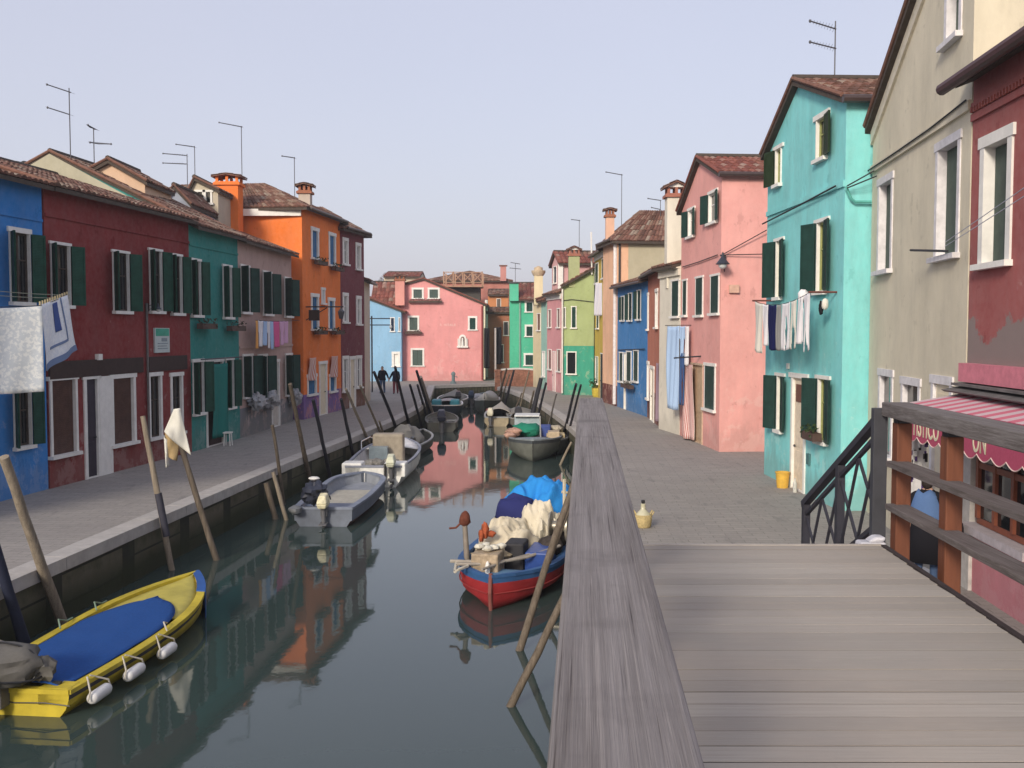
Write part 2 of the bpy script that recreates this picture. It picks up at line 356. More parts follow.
# ---------------------------------------------------------------- houses
class House:
    def __init__(s, label, A, B, side, depth, eave, mat, roof='eave', rise=1.6, eaveB=None, tile=None, fw=0.1, trim=None, group=None, name='terraced_house', cw=0.2, cat='house', base=None, ov=0.32):
        s.A = Vector((A[0], A[1], 0)); s.B = Vector((B[0], B[1], 0)); s.d = (s.B - s.A); s.L = s.d.length; s.d.normalize()
        s.bk = Vector((s.d.y, -s.d.x, 0)) * (1 if side == 'R' else -1)
        s.depth = depth; s.e = eave; s.eB = eave if eaveB is None else eaveB; s.mat = mat; s.roof = roof; s.rise = rise
        s.tile = tile or TILE; s.fw = fw; s.trim = trim or WHITE; s.ops = []; s.cw = cw; s.ov = ov
        s.root = thing(name, label, cat, tuple(s.A), group)
    def P(s, u, w, z): return s.A + s.d * u + s.bk * w + Vector((0, 0, z))
    def uz(s, px, py, w=0.0):
        r = ray(px, py); q = s.A + s.bk * w - O; t = q.dot(s.bk) / r.dot(s.bk); p = O + r * t
        return (p - s.A).dot(s.d), p.z
    def top(s, u):
        e = s.e + (s.eB - s.e) * u / s.L
        if s.roof == 'gable':
            pk = getattr(s, 'pk', 0.5) * s.L
            return e + s.rise * (u / pk if u < pk else (s.L - u) / (s.L - pk))
        return e
    def op(s, x0, x1, y0, y1, style='shut', **k):
        xm = (x0 + x1) / 2; ym = (y0 + y1) / 2
        ua = s.uz(x0, ym)[0]; ub = s.uz(x1, ym)[0]
        z1 = s.uz(xm, y0)[1]; z0 = s.uz(xm, y1)[1]
        if style == 'door' or k.get('floor'): z0 = 0.03
        u0, u1 = min(ua, ub), max(ua, ub)
        s.ops.append(dict(u0=max(u0, 0.12), u1=min(u1, s.L - 0.12), z0=z0, z1=z1, st=style, **k)); return s.ops[-1]
    def bx(s, mb, u0, u1, w0, w1, z0, z1, rnd=0.5):
        mb.hexa([s.P(u0, w0, z0), s.P(u1, w0, z0), s.P(u1, w1, z0), s.P(u0, w1, z0), s.P(u0, w0, z1), s.P(u1, w0, z1), s.P(u1, w1, z1), s.P(u0, w1, z1)], rnd)
    def finish(s, gutter=True, band=None, eave_band=None):
        L, D = s.L, s.depth; rt = s.root
        for o in s.ops:
            fw = o.get('fw', s.fw); fj = o.get('fj', getattr(s, 'fj', fw)) if o['st'] == 'shut' else fw; o['U0'] = max(o['u0'] - fj, 0.03); o['U1'] = min(o['u1'] + fj, L - 0.03)
            o['Z1'] = o['z1'] + fw * 1.1; o['Z0'] = (-0.3 if o['z0'] < 0.1 else o['z0'] - 0.08)
        cuts = {0.0, L}
        if s.roof == 'gable': cuts.add(getattr(s, 'pk', 0.5) * L)
        for o in s.ops: cuts |= {o['U0'], o['U1']}
        cuts = sorted(cuts); m = MB()
        for a, b in zip(cuts, cuts[1:]):
            if b - a < 1e-4: continue
            mid = (a + b) / 2; hs = sorted([(o['Z0'], o['Z1']) for o in s.ops if o['U0'] < mid < o['U1']]); z = -0.3
            for h0, h1 in hs:
                if h0 > z + 1e-4: m.quad(s.P(a, 0, z), s.P(b, 0, z), s.P(b, 0, h0), s.P(a, 0, h0))
                z = max(z, h1)
            m.quad(s.P(a, 0, z), s.P(b, 0, z), s.P(b, 0, s.top(b)), s.P(a, 0, s.top(a)))
        for u, fl in ((0, 0), (L, 1)):
            e = s.top(u)
            pts = [s.P(u, 0, -0.3), s.P(u, D, -0.3), s.P(u, D, e)]
            if s.roof == 'eave': pts += [s.P(u, D / 2, e + s.rise)]
            if s.roof == 'mono': pts[-1] = s.P(u, D, e + s.rise)
            pts += [s.P(u, 0, e)]; m.poly(pts)
        m.poly([s.P(0, D, -0.3), s.P(L, D, -0.3)] + ([s.P(L, D, s.top(L)), s.P(getattr(s, 'pk', .5) * L, D, s.top(getattr(s, 'pk', .5) * L)), s.P(0, D, s.top(0))] if s.roof == 'gable' else [s.P(L, D, s.top(L) + (s.rise if s.roof == 'mono' else 0)), s.P(0, D, s.top(0) + (s.rise if s.roof == 'mono' else 0))]))
        m.build('wall', s.mat, rt)
        # roof
        r = MB(); sl = MB(); ov = s.ov; lift = 0.10 if s.roof != 'gable' else 0.04
        def patch(e0, e1, r0, r1, seed):
            e0, e1, r0, r1 = [Vector(p) + Vector((0, 0, lift)) for p in (e0, e1, r0, r1)]
            tiles(r, e0, e1, r0, r1, s.cw, 0.42, 0.045 if s.cw < .3 else .07, 4 if s.cw < .3 else 3, seed); slab(sl, e0, e1, r0, r1)
        sd = int(abs(s.A.y) * 10) + 1
        if s.roof == 'eave':
            k = s.rise / (D / 2); h = D / 2; so = getattr(s, 'so', 0.0)
            patch(s.P(-so, -ov, s.e - k * ov), s.P(L + so, -ov, s.eB - k * ov), s.P(-so, h, s.e + s.rise), s.P(L + so, h, s.eB + s.rise), sd)
            patch(s.P(-so, D + ov, s.e - k * ov), s.P(L + so, D + ov, s.eB - k * ov), s.P(-so, h, s.e + s.rise), s.P(L + so, h, s.eB + s.rise), sd + 1)
            sl.tube([s.P(-so, h, s.e + s.rise + lift + 0.02), s.P(L + so, h, s.eB + s.rise + lift + 0.02)], 0.09, 8)
            for u in (-so, L + so):
                e = s.e if u < 1 else s.eB
                r.tube([s.P(u, -ov, e - k * ov + lift + 0.03), s.P(u, h, e + s.rise + lift + 0.03), s.P(u, D, e + lift)], 0.05, 6)
        elif s.roof == 'mono':
            k = s.rise / D
            patch(s.P(0, -ov, s.e - k * ov), s.P(L, -ov, s.eB - k * ov), s.P(0, D + .1, s.e + s.rise), s.P(L, D + .1, s.eB + s.rise), sd)
        elif s.roof == 'gable':
            pk = getattr(s, 'pk', 0.5) * L; zt = s.top(pk); fo = 0.15
            k0 = (zt - s.e) / pk; k1 = (zt - s.eB) / (L - pk)
            patch(s.P(-ov, -fo, s.e - k0 * ov), s.P(-ov, D, s.e - k0 * ov), s.P(pk, -fo, zt), s.P(pk, D, zt), sd)
            patch(s.P(L + ov, -fo, s.eB - k1 * ov), s.P(L + ov, D, s.eB - k1 * ov), s.P(pk, -fo, zt), s.P(pk, D, zt), sd + 1)
            r.tube([s.P(-ov, -fo, s.e - k0 * ov + lift + 0.03), s.P(pk, -fo, zt + lift + 0.03), s.P(L + ov, -fo, s.eB - k1 * ov + lift + 0.03)], 0.05, 6)
            sl.tube([s.P(pk, -fo, zt + lift + 0.03), s.P(pk, D, zt + lift + 0.03)], 0.09, 8)
            if gutter:
                g = MB(); g.tube([s.P(-ov - .05, -fo, s.e - k0 * ov - 0.02), s.P(-ov - .05, D, s.e - k0 * ov - 0.02)], 0.085, 8); g.build('gutter', GUTTER, rt)
        elif s.roof == 'hip':
            hz = s.rise; i = min(L, D) / 2
            k = hz / i
            a, b, c, d = s.P(-ov, -ov, s.e - k * ov), s.P(L + ov, -ov, s.eB - k * ov), s.P(L + ov, D + ov, s.eB - k * ov), s.P(-ov, D + ov, s.e - k * ov)
            if L > D: p, q = s.P(i, D / 2, s.e + hz), s.P(L - i, D / 2, s.eB + hz)
            else: p, q = s.P(L / 2, i, s.e + hz), s.P(L / 2, D - i, s.e + hz)
            if L > D: patch(a, b, p, q, sd); patch(d, c, p, q, sd + 1); patch(a, d, p, p, sd + 2); patch(b, c, q, q, sd + 3)
            else: patch(a, b, p, p, sd); patch(d, c, q, q, sd + 1); patch(a, d, p, q, sd + 2); patch(b, c, p, q, sd + 3)
        s.roofo = r.build('roof', s.tile, rt); sl.build('roof_boards', SOFFIT, rt)
        if gutter and s.roof in ('eave', 'mono', 'hip'):
            k = s.rise / (D / 2)
            g = MB(); g.tube([s.P(0.02, -ov - 0.05, s.e - k * ov + 0.02), s.P(L - 0.02, -ov - 0.05, s.eB - k * ov + 0.02)], 0.06, 8); g.build('gutter', GUTTER, rt)
        if band:
            b = MB(); zb, hb, pr = band[:3]; s.bx(b, 0.01, L - 0.01, -pr, 0.02, zb, zb + hb); b.build('string_course', band[3] if len(band) > 3 else s.mat, rt)
        if eave_band:
            b = MB(); s.bx(b, 0.01, L - 0.01, -0.08, 0.02, s.e - 0.35, s.e - 0.12); s.bx(b, 0.01, L - 0.01, -0.15, 0.02, s.e - 0.11, s.e - 0.01); b.build('cornice', eave_band, rt)
        for o in s.ops: s.opening(o)
        return s
    def opening(s, o):
        rt = s.root; u0, u1, z0, z1 = o['u0'], o['u1'], o['z0'], o['z1']; U0, U1, Z1, Z0 = o['U0'], o['U1'], o['Z1'], o['Z0']
        st = o['st']; pr = o.get('pr', 0.035); dp = (0.2 if s.A.x > 0 and st == 'panel' else .11) if (s.A.y < 45 or s.A.x < -5) else .05; trim = o.get('trim', s.trim)
        door = z0 < 0.1
        f = MB()
        zb = Z0 if door else z0
        s.bx(f, U0, u0, -pr, dp, zb, z1); s.bx(f, u1, U1, -pr, dp, zb, z1); lx_ = getattr(s, 'lx', 0.01 if s.A.y > 45 else .05)
        s.bx(f, U0 - lx_, U1 + lx_, -pr - 0.01, dp, z1, Z1)
        if door: s.bx(f, u0, u1, -0.02, dp, Z0, 0.03)
        fr = f.build('door' if door else 'window', trim, rt)
        if not door:
            q = MB(); s.bx(q, U0 - 0.05, U1 + 0.05, -0.11, dp, z0 - 0.08, z0); q.build('sill', o.get('sillmat', trim), fr)
        if door:
            q = MB(); dm = o.get('mat', DOORCREAM)
            s.bx(q, u0, u1, dp - .08, dp - .02, 0.03, z1); w = u1 - u0
            for za, zz in ((0.15, 0.9), (1.0, max(1.2, z1 - 0.15))):
                s.bx(q, u0 + w * .14, u1 - w * .14, dp - .095, dp - .08, za, zz)
            q.build('door_leaf', dm, fr)
            h = MB(); p = s.P(u0 + w * .85, dp - .11, 1.0); h.ell(p, 0.03, 0.03, 0.03, 8, 6); h.build('handle', IRON, fr)
        elif st in ('roller', 'blind'):
            q = MB(); s.bx(q, u0, u1, dp - .06, dp - .02, z0, z1); q.build('blind', o.get('mat', ROLLER), fr)
        elif st == 'panel':
            q = MB(); mid = (u0 + u1) / 2
            s.bx(q, u0 + .01, mid - .006, o.get('dep', 0.04), o.get('dep', 0.04) + .04, z0 + .01, z1 - .01); s.bx(q, mid + .006, u1 - .01, o.get('dep', 0.04), o.get('dep', 0.04) + .04, z0 + .01, z1 - .01)
            q.build('shutter', o.get('mat', GREEN), fr)
        else:
            q = MB(); s.bx(q, u0, u1, dp - .04, dp - .02, z0, z1); q.build('pane', o.get('glass', GLASS), fr)
            if st != 'dark':
                q = MB(); t = 0.045; a, b = dp - .07, dp - .04
                s.bx(q, u0, u0 + t, a, b, z0, z1); s.bx(q, u1 - t, u1, a, b, z0, z1); s.bx(q, u0 + t, u1 - t, a, b, z1 - t, z1); s.bx(q, u0 + t, u1 - t, a, b, z0, z0 + t)
                um = (u0 + u1) / 2; s.bx(q, um - t * .6, um + t * .6, a, b, z0 + t, z1 - t)
                zm = z0 + (z1 - z0) * .6; s.bx(q, u0 + t, um - t * .6, a + .005, b, zm, zm + .03); s.bx(q, um + t * .6, u1 - t, a + .01, b, zm, zm + .03)
                q.build('sash', o.get('sash', getattr(s, 'sash', trim)), fr)
            if st == 'shut':
                w = max((u1 - u0) / 2, getattr(s, 'lw', 0)); an, af = o.get('an', 45), o.get('af', 22); sm = o.get('mat', GREEN)
                for side, ang in ((-1, an), (1, af)):
                    if ang is None: continue
                    hu = u0 - 0.02 if side < 0 else u1 + 0.02
                    th = math.radians(ang); q = MB()
                    a = s.P(hu, -pr - 0.03, 0); dv = s.d * side * math.cos(th) - s.bk * math.sin(th); b = a + dv * w; nn = dv.cross(Vector((0, 0, 1))) * 0.02
                    def bar(p, r, za, zb_, k=1.0): 
                        p = a + dv * p; r = a + dv * r; n2 = nn * k
                        q.hexa([p - n2 + Vector((0, 0, za)), r - n2 + Vector((0, 0, za)), r + n2 + Vector((0, 0, za)), p + n2 + Vector((0, 0, za)),
                                p - n2 + Vector((0, 0, zb_)), r - n2 + Vector((0, 0, zb_)), r + n2 + Vector((0, 0, zb_)), p + n2 + Vector((0, 0, zb_))])
                    bar(0, w, z0 + .02, z1 - .02, 0.55)
                    bar(0, .05, z0, z1, 1); bar(w - .05, w, z0, z1, 1)
                    for zz in (z0, (z0 + z1) / 2 - .03, z1 - .06): bar(.05, w - .05, zz, zz + .06, 0.9)
                    q.build('shutter', sm, fr)
def flowerbox(H_, u0, u1, z, label, mat=None, leaf=None, dens=60, hgt=0.18, group='planted window boxes', out=0.12):
    c = H_.P((u0 + u1) / 2, -out - .1, z); t = thing('flower_box', label, 'flower box', tuple(c), group)
    m = MB(); H_.bx(m, u0, u1, -out - .2, -out, z, z + .03)
    H_.bx(m, u0, u1, -out - .2, -out - .18, z + .03, z + .17); H_.bx(m, u0, u1, -out - .02, -out, z + .03, z + .17)
    H_.bx(m, u0, u0 + .02, -out - .18, -out - .02, z + .03, z + .17); H_.bx(m, u1 - .02, u1, -out - .18, -out - .02, z + .03, z + .17)
    m.build('planter', mat or plain('planter_brown', (0.08, 0.05, 0.04)), t)
    l = MB(); rg = random.Random(int(u0 * 100))
    for i in range(dens):
        p = H_.P(rg.uniform(u0, u1), -out - rg.uniform(-.0, .24), z + .14 + rg.uniform(-.06, hgt))
        a = Vector((rg.uniform(-1, 1), rg.uniform(-1, 1), rg.uniform(-1, 1))).normalized() * rg.uniform(.03, .07); b = a.cross(Vector((rg.random(), rg.random(), 1))).normalized() * .035
        l.quad(p - a, p - b, p + a, p + b, rg.random())
    l.build('plant', leaf or LEAF, t)
    return t
# ================================================================ world and light
w = bpy.data.worlds.new('World'); sc.world = w; w.use_nodes = True
nt = w.node_tree; bg = nt.nodes['Background']; outw = nt.nodes['World Output']
sky = nt.nodes.new('ShaderNodeTexSky'); sky.sky_type = 'NISHITA'; sky.sun_disc = False
SUN_EL, SUN_AZ = math.radians(24), math.radians(204)   # azimuth clockwise from +Y: behind and left of the camera
sky.sun_elevation = SUN_EL; sky.sun_rotation = SUN_AZ; sky.dust_density = 4.0; sky.air_density = 1.0
nt.links.new(sky.outputs[0], bg.inputs[0]); bg.inputs[1].default_value = 0.05
veil = nt.nodes.new('ShaderNodeBackground'); veil.inputs[1].default_value = 1.0
tcw = nt.nodes.new('ShaderNodeTexCoord'); sep = nt.nodes.new('ShaderNodeSeparateXYZ'); nt.links.new(tcw.outputs['Generated'], sep.inputs[0])
rp = nt.nodes.new('ShaderNodeValToRGB'); e = rp.color_ramp.elements
e[0].position = 0.0; e[0].color = (0.47, 0.462, 0.515, 1); e[1].position = 0.35; e[1].color = (0.405, 0.41, 0.50, 1)
nt.links.new(sep.outputs['Z'], rp.inputs[0]); 
nz = nt.nodes.new('ShaderNodeTexNoise'); nz.inputs['Scale'].default_value = 1.6; nz.inputs['Detail'].default_value = 4; nt.links.new(tcw.outputs['Generated'], nz.inputs['Vector'])
mxw = nt.nodes.new('ShaderNodeMix'); mxw.data_type = 'RGBA'; nt.links.new(nz.outputs['Fac'], mxw.inputs[0]); nt.links.new(rp.outputs[0], mxw.inputs[6])
mxw.inputs[7].default_value = (0.50, 0.485, 0.56, 1); nt.links.new(mxw.outputs[2], veil.inputs[0])
ms = nt.nodes.new('ShaderNodeAddShader'); nt.links.new(bg.outputs[0], ms.inputs[0]); nt.links.new(veil.outputs[0], ms.inputs[1])
nt.links.new(ms.outputs[0], outw.inputs[0])
sl = bpy.data.lights.new('sun', 'SUN'); sl.energy = 2.8; sl.angle = math.radians(12); sl.color = (1.0, 0.90, 0.76)
so = bpy.data.objects.new('sun', sl); COL.objects.link(so)
sd = Vector((math.sin(SUN_AZ) * math.cos(SUN_EL), math.cos(SUN_AZ) * math.cos(SUN_EL), math.sin(SUN_EL)))
so.rotation_euler = sd.to_track_quat('Z', 'Y').to_euler(); so.location = (-20, -30, 30)
sc.view_settings.view_transform = 'Standard'; sc.view_settings.look = 'None'; sc.view_settings.exposure = 0.16; sc.view_settings.gamma = 1.0
sc.view_settings.use_curve_mapping = False

# ================================================================ setting
def paving():
    m = NM('trachyte_paving', 0.8, 0.25)
    v = m.vec((1, 1, 1), (0, 0, math.radians(3)))
    b = m.n('ShaderNodeTexBrick'); b.inputs['Scale'].default_value = 1.0; b.inputs['Brick Width'].default_value = 0.48; b.inputs['Row Height'].default_value = 0.19
    b.inputs['Mortar Size'].default_value = 0.008; b.inputs['Color1'].default_value = (0.25, 0.235, 0.22, 1); b.inputs['Color2'].default_value = (0.30, 0.28, 0.26, 1)
    b.inputs['Mortar'].default_value = (0.14, 0.13, 0.12, 1); b.inputs['Mortar Smooth'].default_value = 0.4; m.l(v, b.inputs['Vector'])
    n = m.noise(0.8, 6, 0.65); n2 = m.noise(12, 4, 0.7)
    c = m.mix(m.maprange(n, 0.35, 0.7, 0, 0.5), b.outputs['Color'], (0.215, 0.20, 0.19))
    c = m.mix(m.maprange(n2, 0.4, 0.75, 0, 0.35), c, (0.40, 0.37, 0.34))
    st = m.noise(1.0, 4, 0.6, vec=m.vec((3.0, 0.8, 1)))
    c = m.mix(m.maprange(st, 0.60, 0.68, 0, 0.45), c, (0.15, 0.145, 0.145))
    m.col(c); m.bump(m.mix(0.6, b.outputs['Fac'], n2), -0.35, 0.015)
    return m.m
PAVE = paving()
def quaywall():
    m = NM('wet_quay_brick', 0.85, 0.15)
    b = m.n('ShaderNodeTexBrick'); b.inputs['Scale'].default_value = 1.0; b.inputs['Brick Width'].default_value = 0.5; b.inputs['Row Height'].default_value = 0.2
    b.inputs['Color1'].default_value = (0.13, 0.11, 0.08, 1); b.inputs['Color2'].default_value = (0.09, 0.09, 0.06, 1); b.inputs['Mortar'].default_value = (0.03, 0.03, 0.025, 1)
    b.inputs['Mortar Size'].default_value = 0.02; mp = m.n('ShaderNodeMapping'); mp.inputs['Rotation'].default_value = (math.pi / 2, 0, math.pi / 2)
    m.l(m.tc.outputs['Object'], mp.inputs['Vector']); m.l(mp.outputs[0], b.inputs['Vector'])
    n = m.noise(2.5, 6, 0.7); z = m.zc()
    c = m.mix(m.maprange(n, 0.4, 0.7, 0, 0.8), b.outputs['Color'], (0.045, 0.05, 0.03))
    zz = m.n('ShaderNodeMath'); zz.operation = 'MULTIPLY_ADD'; m.l(n, zz.inputs[0]); zz.inputs[1].default_value = 0.5; m.l(z, zz.inputs[2])
    c = m.mix(m.maprange(zz.outputs[0], -0.5, -0.2, 0.9, 0), c, (0.030, 0.036, 0.018))
    m.col(c); m.bump(m.mix(0.5, n, b.outputs['Fac']), 0.8, 0.04); return m.m
QW = quaywall()
KERB = plain('kerb_istrian_stone', (0.40, 0.38, 0.36), 0.8, 0.25, 0.14, 5)
LQ = [(-8.1, -12), (-7.7, 5), (-7.3, 14.2), (-6.8, 20.5), (-6.2, 27.6), (-5.54, 33.6), (-4.75, 41.2), (-4.45, 47), (-4.5, 54), (-4.9, 61), (-5.3, 67.6)]
RQ = [(1.7, -12), (1.7, 14), (1.75, 24), (2.35, 35.6), (2.15, 40), (1.87, 44.2), (1.4, 50), (0.74, 56.5), (0.05, 61), (-0.95, 65.6)]
FARQ = [(-5.3, 67.6), (-3.0, 69.2), (0, 71.0), (4, 72.0), (90, 82)]
RSIDE = [(-0.95, 65.6), (-0.75, 66.6), (4, 67.4), (90, 74)]
def fill(name, poly, z=0.0):
    bm = bmesh.new(); vs = [bm.verts.new((x, y, z)) for x, y in poly]; f = bm.faces.new(vs)
    if f.normal.z < 0: f.normal_flip()
    bmesh.ops.triangulate(bm, faces=[f]); me = bpy.data.meshes.new(name); bm.normal_update(); bm.to_mesh(me); bm.free(); me.materials.append(PAVE)
    for p in me.polygons: pass
    o = bpy.data.objects.new(name, me); COL.objects.link(o); return tag(o, kind='structure')
fill('pavement_left', LQ + [(-5.3, 67.6), (-3.0, 69.2), (0, 71.0), (4, 72), (90, 82), (140, 88), (140, 170), (-140, 170), (-140, -12)])
fill('pavement_right', RQ + RSIDE[1:] + [(140, 79), (140, -12)])
fill('ground_behind', [(-140, -12), (140, -12), (140, -60), (-140, -60)], -0.004)
def edge(name, line, flip):
    k = MB(); wl = MB()
    for (x0, y0), (x1, y1) in zip(line, line[1:]):
        a, b = Vector((x0, y0, 0)), Vector((x1, y1, 0)); d = (b - a).normalized(); inn = Vector((d.y, -d.x, 0)) * flip
        n = max(1, int((b - a).length / 1.3))
        for i in range(n):
            p, q = a.lerp(b, i / n), a.lerp(b, (i + 1) / n); p = p + d * 0.006; q = q - d * 0.006; t = random.uniform(-.006, .008)
            up = Vector((0, 0, 0.008 + t * .5)); lo = Vector((0, 0, -0.2)); o = -inn * (0.04 + t)
            if (b - a).length > 30: lo = Vector((0, 0, -.2))
            k.hexa([p + o + lo, q + o + lo, q + inn * .38 + lo, p + inn * .38 + lo, p + o + up, q + o + up, q + inn * .38 + up, p + inn * .38 + up], random.random())
        wl.quad(a + Vector((0, 0, -3)), b + Vector((0, 0, -3)), b + Vector((0, 0, -.02)), a + Vector((0, 0, -.02)))
    struct('kerb_' + name, k, KERB); struct('quay_wall_' + name, wl, QW)
edge('left', LQ, -1); edge('right', RQ + RSIDE[1:3], 1); edge('far', FARQ[:4], -1)
m = NM('canal_water', 0.035, 0.5); m.b.inputs['IOR'].default_value = 1.45
n = m.noise(0.9, 3, 0.5, vec=m.vec((1, 0.6, 1))); n2 = m.noise(5, 3, 0.5, vec=m.vec((1, 0.7, 1)))
m.col(m.mix(m.noise(0.35, 3), (0.030, 0.050, 0.048), (0.042, 0.062, 0.056)))
m.bump(m.mix(0.3, n, n2), 0.05, 0.05)
WATERM = m.m
wm = MB(); wm.quad((-140, -60, WATER), (140, -60, WATER), (140, 170, WATER), (-140, 170, WATER)); struct('canal_water', wm, WATERM)

# ================================================================ left row
def bands(h, *args): pass
l1 = House('blue end house with green shutters at the left edge, beside the dark red house', (-11.75, 15.0), (-10.67, 22.75), 'L', 8, 6.9, stucco((0.03, 0.22, 0.60)), rise=1.0)
l1.fj = .03; l1.sash = SOFFIT
l1.op(10, 29, 233, 302); l1.op(14, 30, 388, 446); l1.op(-60, -40, 395, 445); l1.op(-70, -50, 200, 290)
l1.finish(band=(6.1, 0.06, 0.03), gutter=False)
l2 = House('long dark red terraced house with two brown roller blinds at street level', (-10.65, 22.8), (-9.66, 29.9), 'L', 8.2, 6.93, stucco((0.215, 0.021, 0.022)), rise=1.3)
l2.fj = .03; l2.sash = SOFFIT
for a in ((51, 69, 245, 305), (113, 128, 253, 311), (149.5, 161, 251, 311), (171, 181, 256, 313)): l2.op(*a, fw=0.06)
l2.op(50, 75, 380, 454, 'roller', fw=0.09); l2.op(86.5, 97, 379, 474, 'door', mat=plain('iron_grille_door', (0.03, 0.024, 0.04), 0.6), fw=0.12)
l2.op(113, 133, 378, 443, 'roller', fw=0.12); l2.op(150, 160, 376, 437, 'sash', fw=0.1); l2.op(172, 181, 376, 432, 'sash', fw=0.1)
l2.finish(band=(6.25, 0.07, 0.035), gutter=False)
b = MB()
for x0, x1 in ((48, 142), (148, 186)):
    u0 = l2.uz(x0, 370)[0]; u1 = l2.uz(x1, 368)[0]; l2.bx(b, u0, u1, -0.05, 0.02, 2.52, 2.93)
b.build('shop_fascia', plain('old_brown_boards', (0.045, 0.028, 0.025), 0.8), l2.root)
b = MB()
for x0, x1 in ((98.5, 111),): l2.bx(b, l2.uz(x0, 420)[0], l2.uz(x1, 420)[0], -0.045, 0.02, 0.0, 2.5)
b.build('white_pilaster', WHITE, l2.root)
l3 = House('teal terraced house with a green curtain over its door', (-9.66, 29.9), (-9.27, 33.8), 'L', 8.6, 6.85, stucco((0.018, 0.23, 0.21)), rise=2.1)
l3.fj = .03; l3.sash = SOFFIT
l3.op(191, 200, 261, 315, fw=0.07); l3.op(223, 231, 267, 317, fw=0.07); l3.op(193, 203, 362, 413, fw=0.09); l3.op(207, 222, 362, 436, 'door', mat=plain('dark_door', (0.05, 0.03, 0.03))); l3.op(226, 233, 360, 407, fw=0.09)
l3.finish(band=(6.2, 0.06, 0.03), gutter=False)
kh = MB()  # plastered party wall of the teal house rising beside the dark red roof
kh.poly([l3.P(-0.03, 0.02, 6.7), l3.P(-0.03, 8.58, 6.7), l3.P(-0.03, 4.3, 8.98)]); kh.build('party_wall', stucco((0.42, 0.40, 0.30), 0.0), l3.root)
l4 = House('dusty pink house with washing under its upper windows, between the teal and the orange house', (-9.27, 33.8), (-8.92, 40.4), 'L', 8, 6.75, stucco((0.48, 0.33, 0.29), 0.7, lowcol=(0.20, 0.205, 0.225), lowz=1.0), rise=1.5)
l4.fj = .03; l4.sash = SOFFIT
for a in ((240.5, 249, 267, 312), (263, 271, 273, 314), (284.5, 291, 279, 316)): l4.op(*a, fw=0.07, mat=GREEN2)
for a in ((243, 252, 356, 396), (258.5, 266.5, 356, 396), (285.5, 292, 355, 394)): l4.op(*a, fw=0.07, mat=GREEN2)
l4.op(272, 278.5, 362, 423, 'door', mat=plain('pale_door', (0.5, 0.47, 0.42)))
l4.finish(band=(3.05, 0.08, 0.04), gutter=False)
ORG = stucco((0.85, 0.20, 0.03), 0.3, lowcol=(0.22, 0.13, 0.34), lowz=1.02)
l5 = House('orange house with blue shutters, lilac foot and a tall orange chimney', (-8.6, 41.0), (-7.94, 46.2), 'L', 9, 8.75, ORG, roof='hip', rise=1.25)
for a in ((312, 317.5, 231, 258), (329.5, 334.5, 236, 265), (312, 317.5, 297, 329), (329, 333.5, 301, 329)): l5.op(*a, 'panel', mat=BLUESH, fw=0.14)
l5.op(321.8, 324, 290, 303, 'dark', fw=0.1, glass=WHITE); l5.op(308, 315.5, 377, 394, 'panel', mat=BLUESH, fw=0.12); l5.op(330, 335, 376.5, 391, 'panel', mat=BLUESH, fw=0.12)
l5.op(319.8, 326, 364, 412.6, 'door', fw=0.12)
l5.finish()
b = MB(); b.box(-17.6, -8.62, 40.9, 40.99, 8.36, 8.64); b.build('white_eaves_band', WHITE, l5.root)
c = l5.P(0.30, 2.05, 0); c.y = 40.62
chimney(l5.root, (-11.42, 40.55), .9, 0.75, 5.5, 9.5, ORG, 'flat', vent=ORG)
chimney(l5.root, (-9.0 + .02, 43.6), 0.5, 0.5, 8.6, 9.6, stucco((0.5, 0.42, 0.36), 0), 'flat')
l6 = House('narrow dark maroon house with white window frames beyond the orange house', (-7.94, 46.25), (-7.3, 49.3), 'L', 8, 8.5, stucco((0.17, 0.03, 0.045), 0.3, lowcol=(0.20, 0.09, 0.06), lowz=1.1), roof='hip', rise=1.0)
for a in ((343.5, 347, 241, 264), (356.5, 359.7, 246, 269), (343.5, 347, 296, 322), (357, 360, 299, 324), (343.3, 347.2, 359, 391), (357, 360.5, 358.5, 387)): l6.op(*a, 'sash', fw=0.14)
l6.op(350.3, 354.3, 359.5, 402, 'door', fw=0.15)
l6.finish()
l7 = House('cream sliver of a low house wedged behind the maroon house', (-7.42, 49.7), (-7.55, 53.0), 'L', 6, 6.2, stucco((0.62, 0.52, 0.42)), rise=0.8)
l7.finish()

# small roof-level houses of the row behind, left
def back(label, px0, px1, Y, z0, eave, mat, rise, depth=5, roof='gable', tile=None, ops=(), **k):
    yy_ = k.pop('yy', 290 if Y > 60 else 190); x1 = on_y(px1, yy_, Y).x; x0 = on_y(px0, yy_, Y).x
    h = House(label, (x1, Y), (x0, Y), 'R', depth, eave, mat, roof=roof, rise=rise, tile=tile, cw=k.pop('cw', 0.22), **k)
    return h
def zy(y, Y): return on_y(512, y, Y).z
hb = back('peach gable wall poking over the roof of the dark red house', 88, 145, 31.2, 0, zy(181, 31.2), stucco((0.66, 0.46, 0.32), 0), zy(166, 31.2) - zy(181, 31.2), 2.4, ov=.12, eaveB=zy(173, 31.2)); hb.pk = 0.61; hb.finish(gutter=False)
hb = back('small pale blue gable behind the roofs, left of the cream dormer', 163, 190, 35.5, 0, zy(203, 35.5), stucco((0.38, 0.42, 0.52), 0), zy(187, 35.5) - zy(203, 35.5), 3, ov=.1); hb.pk = .55; hb.finish(gutter=False)
hb = back('cream attic with a small double window behind the orange chimney', 190, 218, 38.5, 0, zy(190, 38.5), stucco((0.50, 0.44, 0.34), 0), zy(179, 38.5) - zy(190, 38.5), 2.5, ov=.1); hb.pk = .8
hb.op(198, 202.5, 192, 203, 'dark', fw=.07); hb.op(206, 210.5, 192, 203, 'dark', fw=.07); hb.finish(gutter=False)
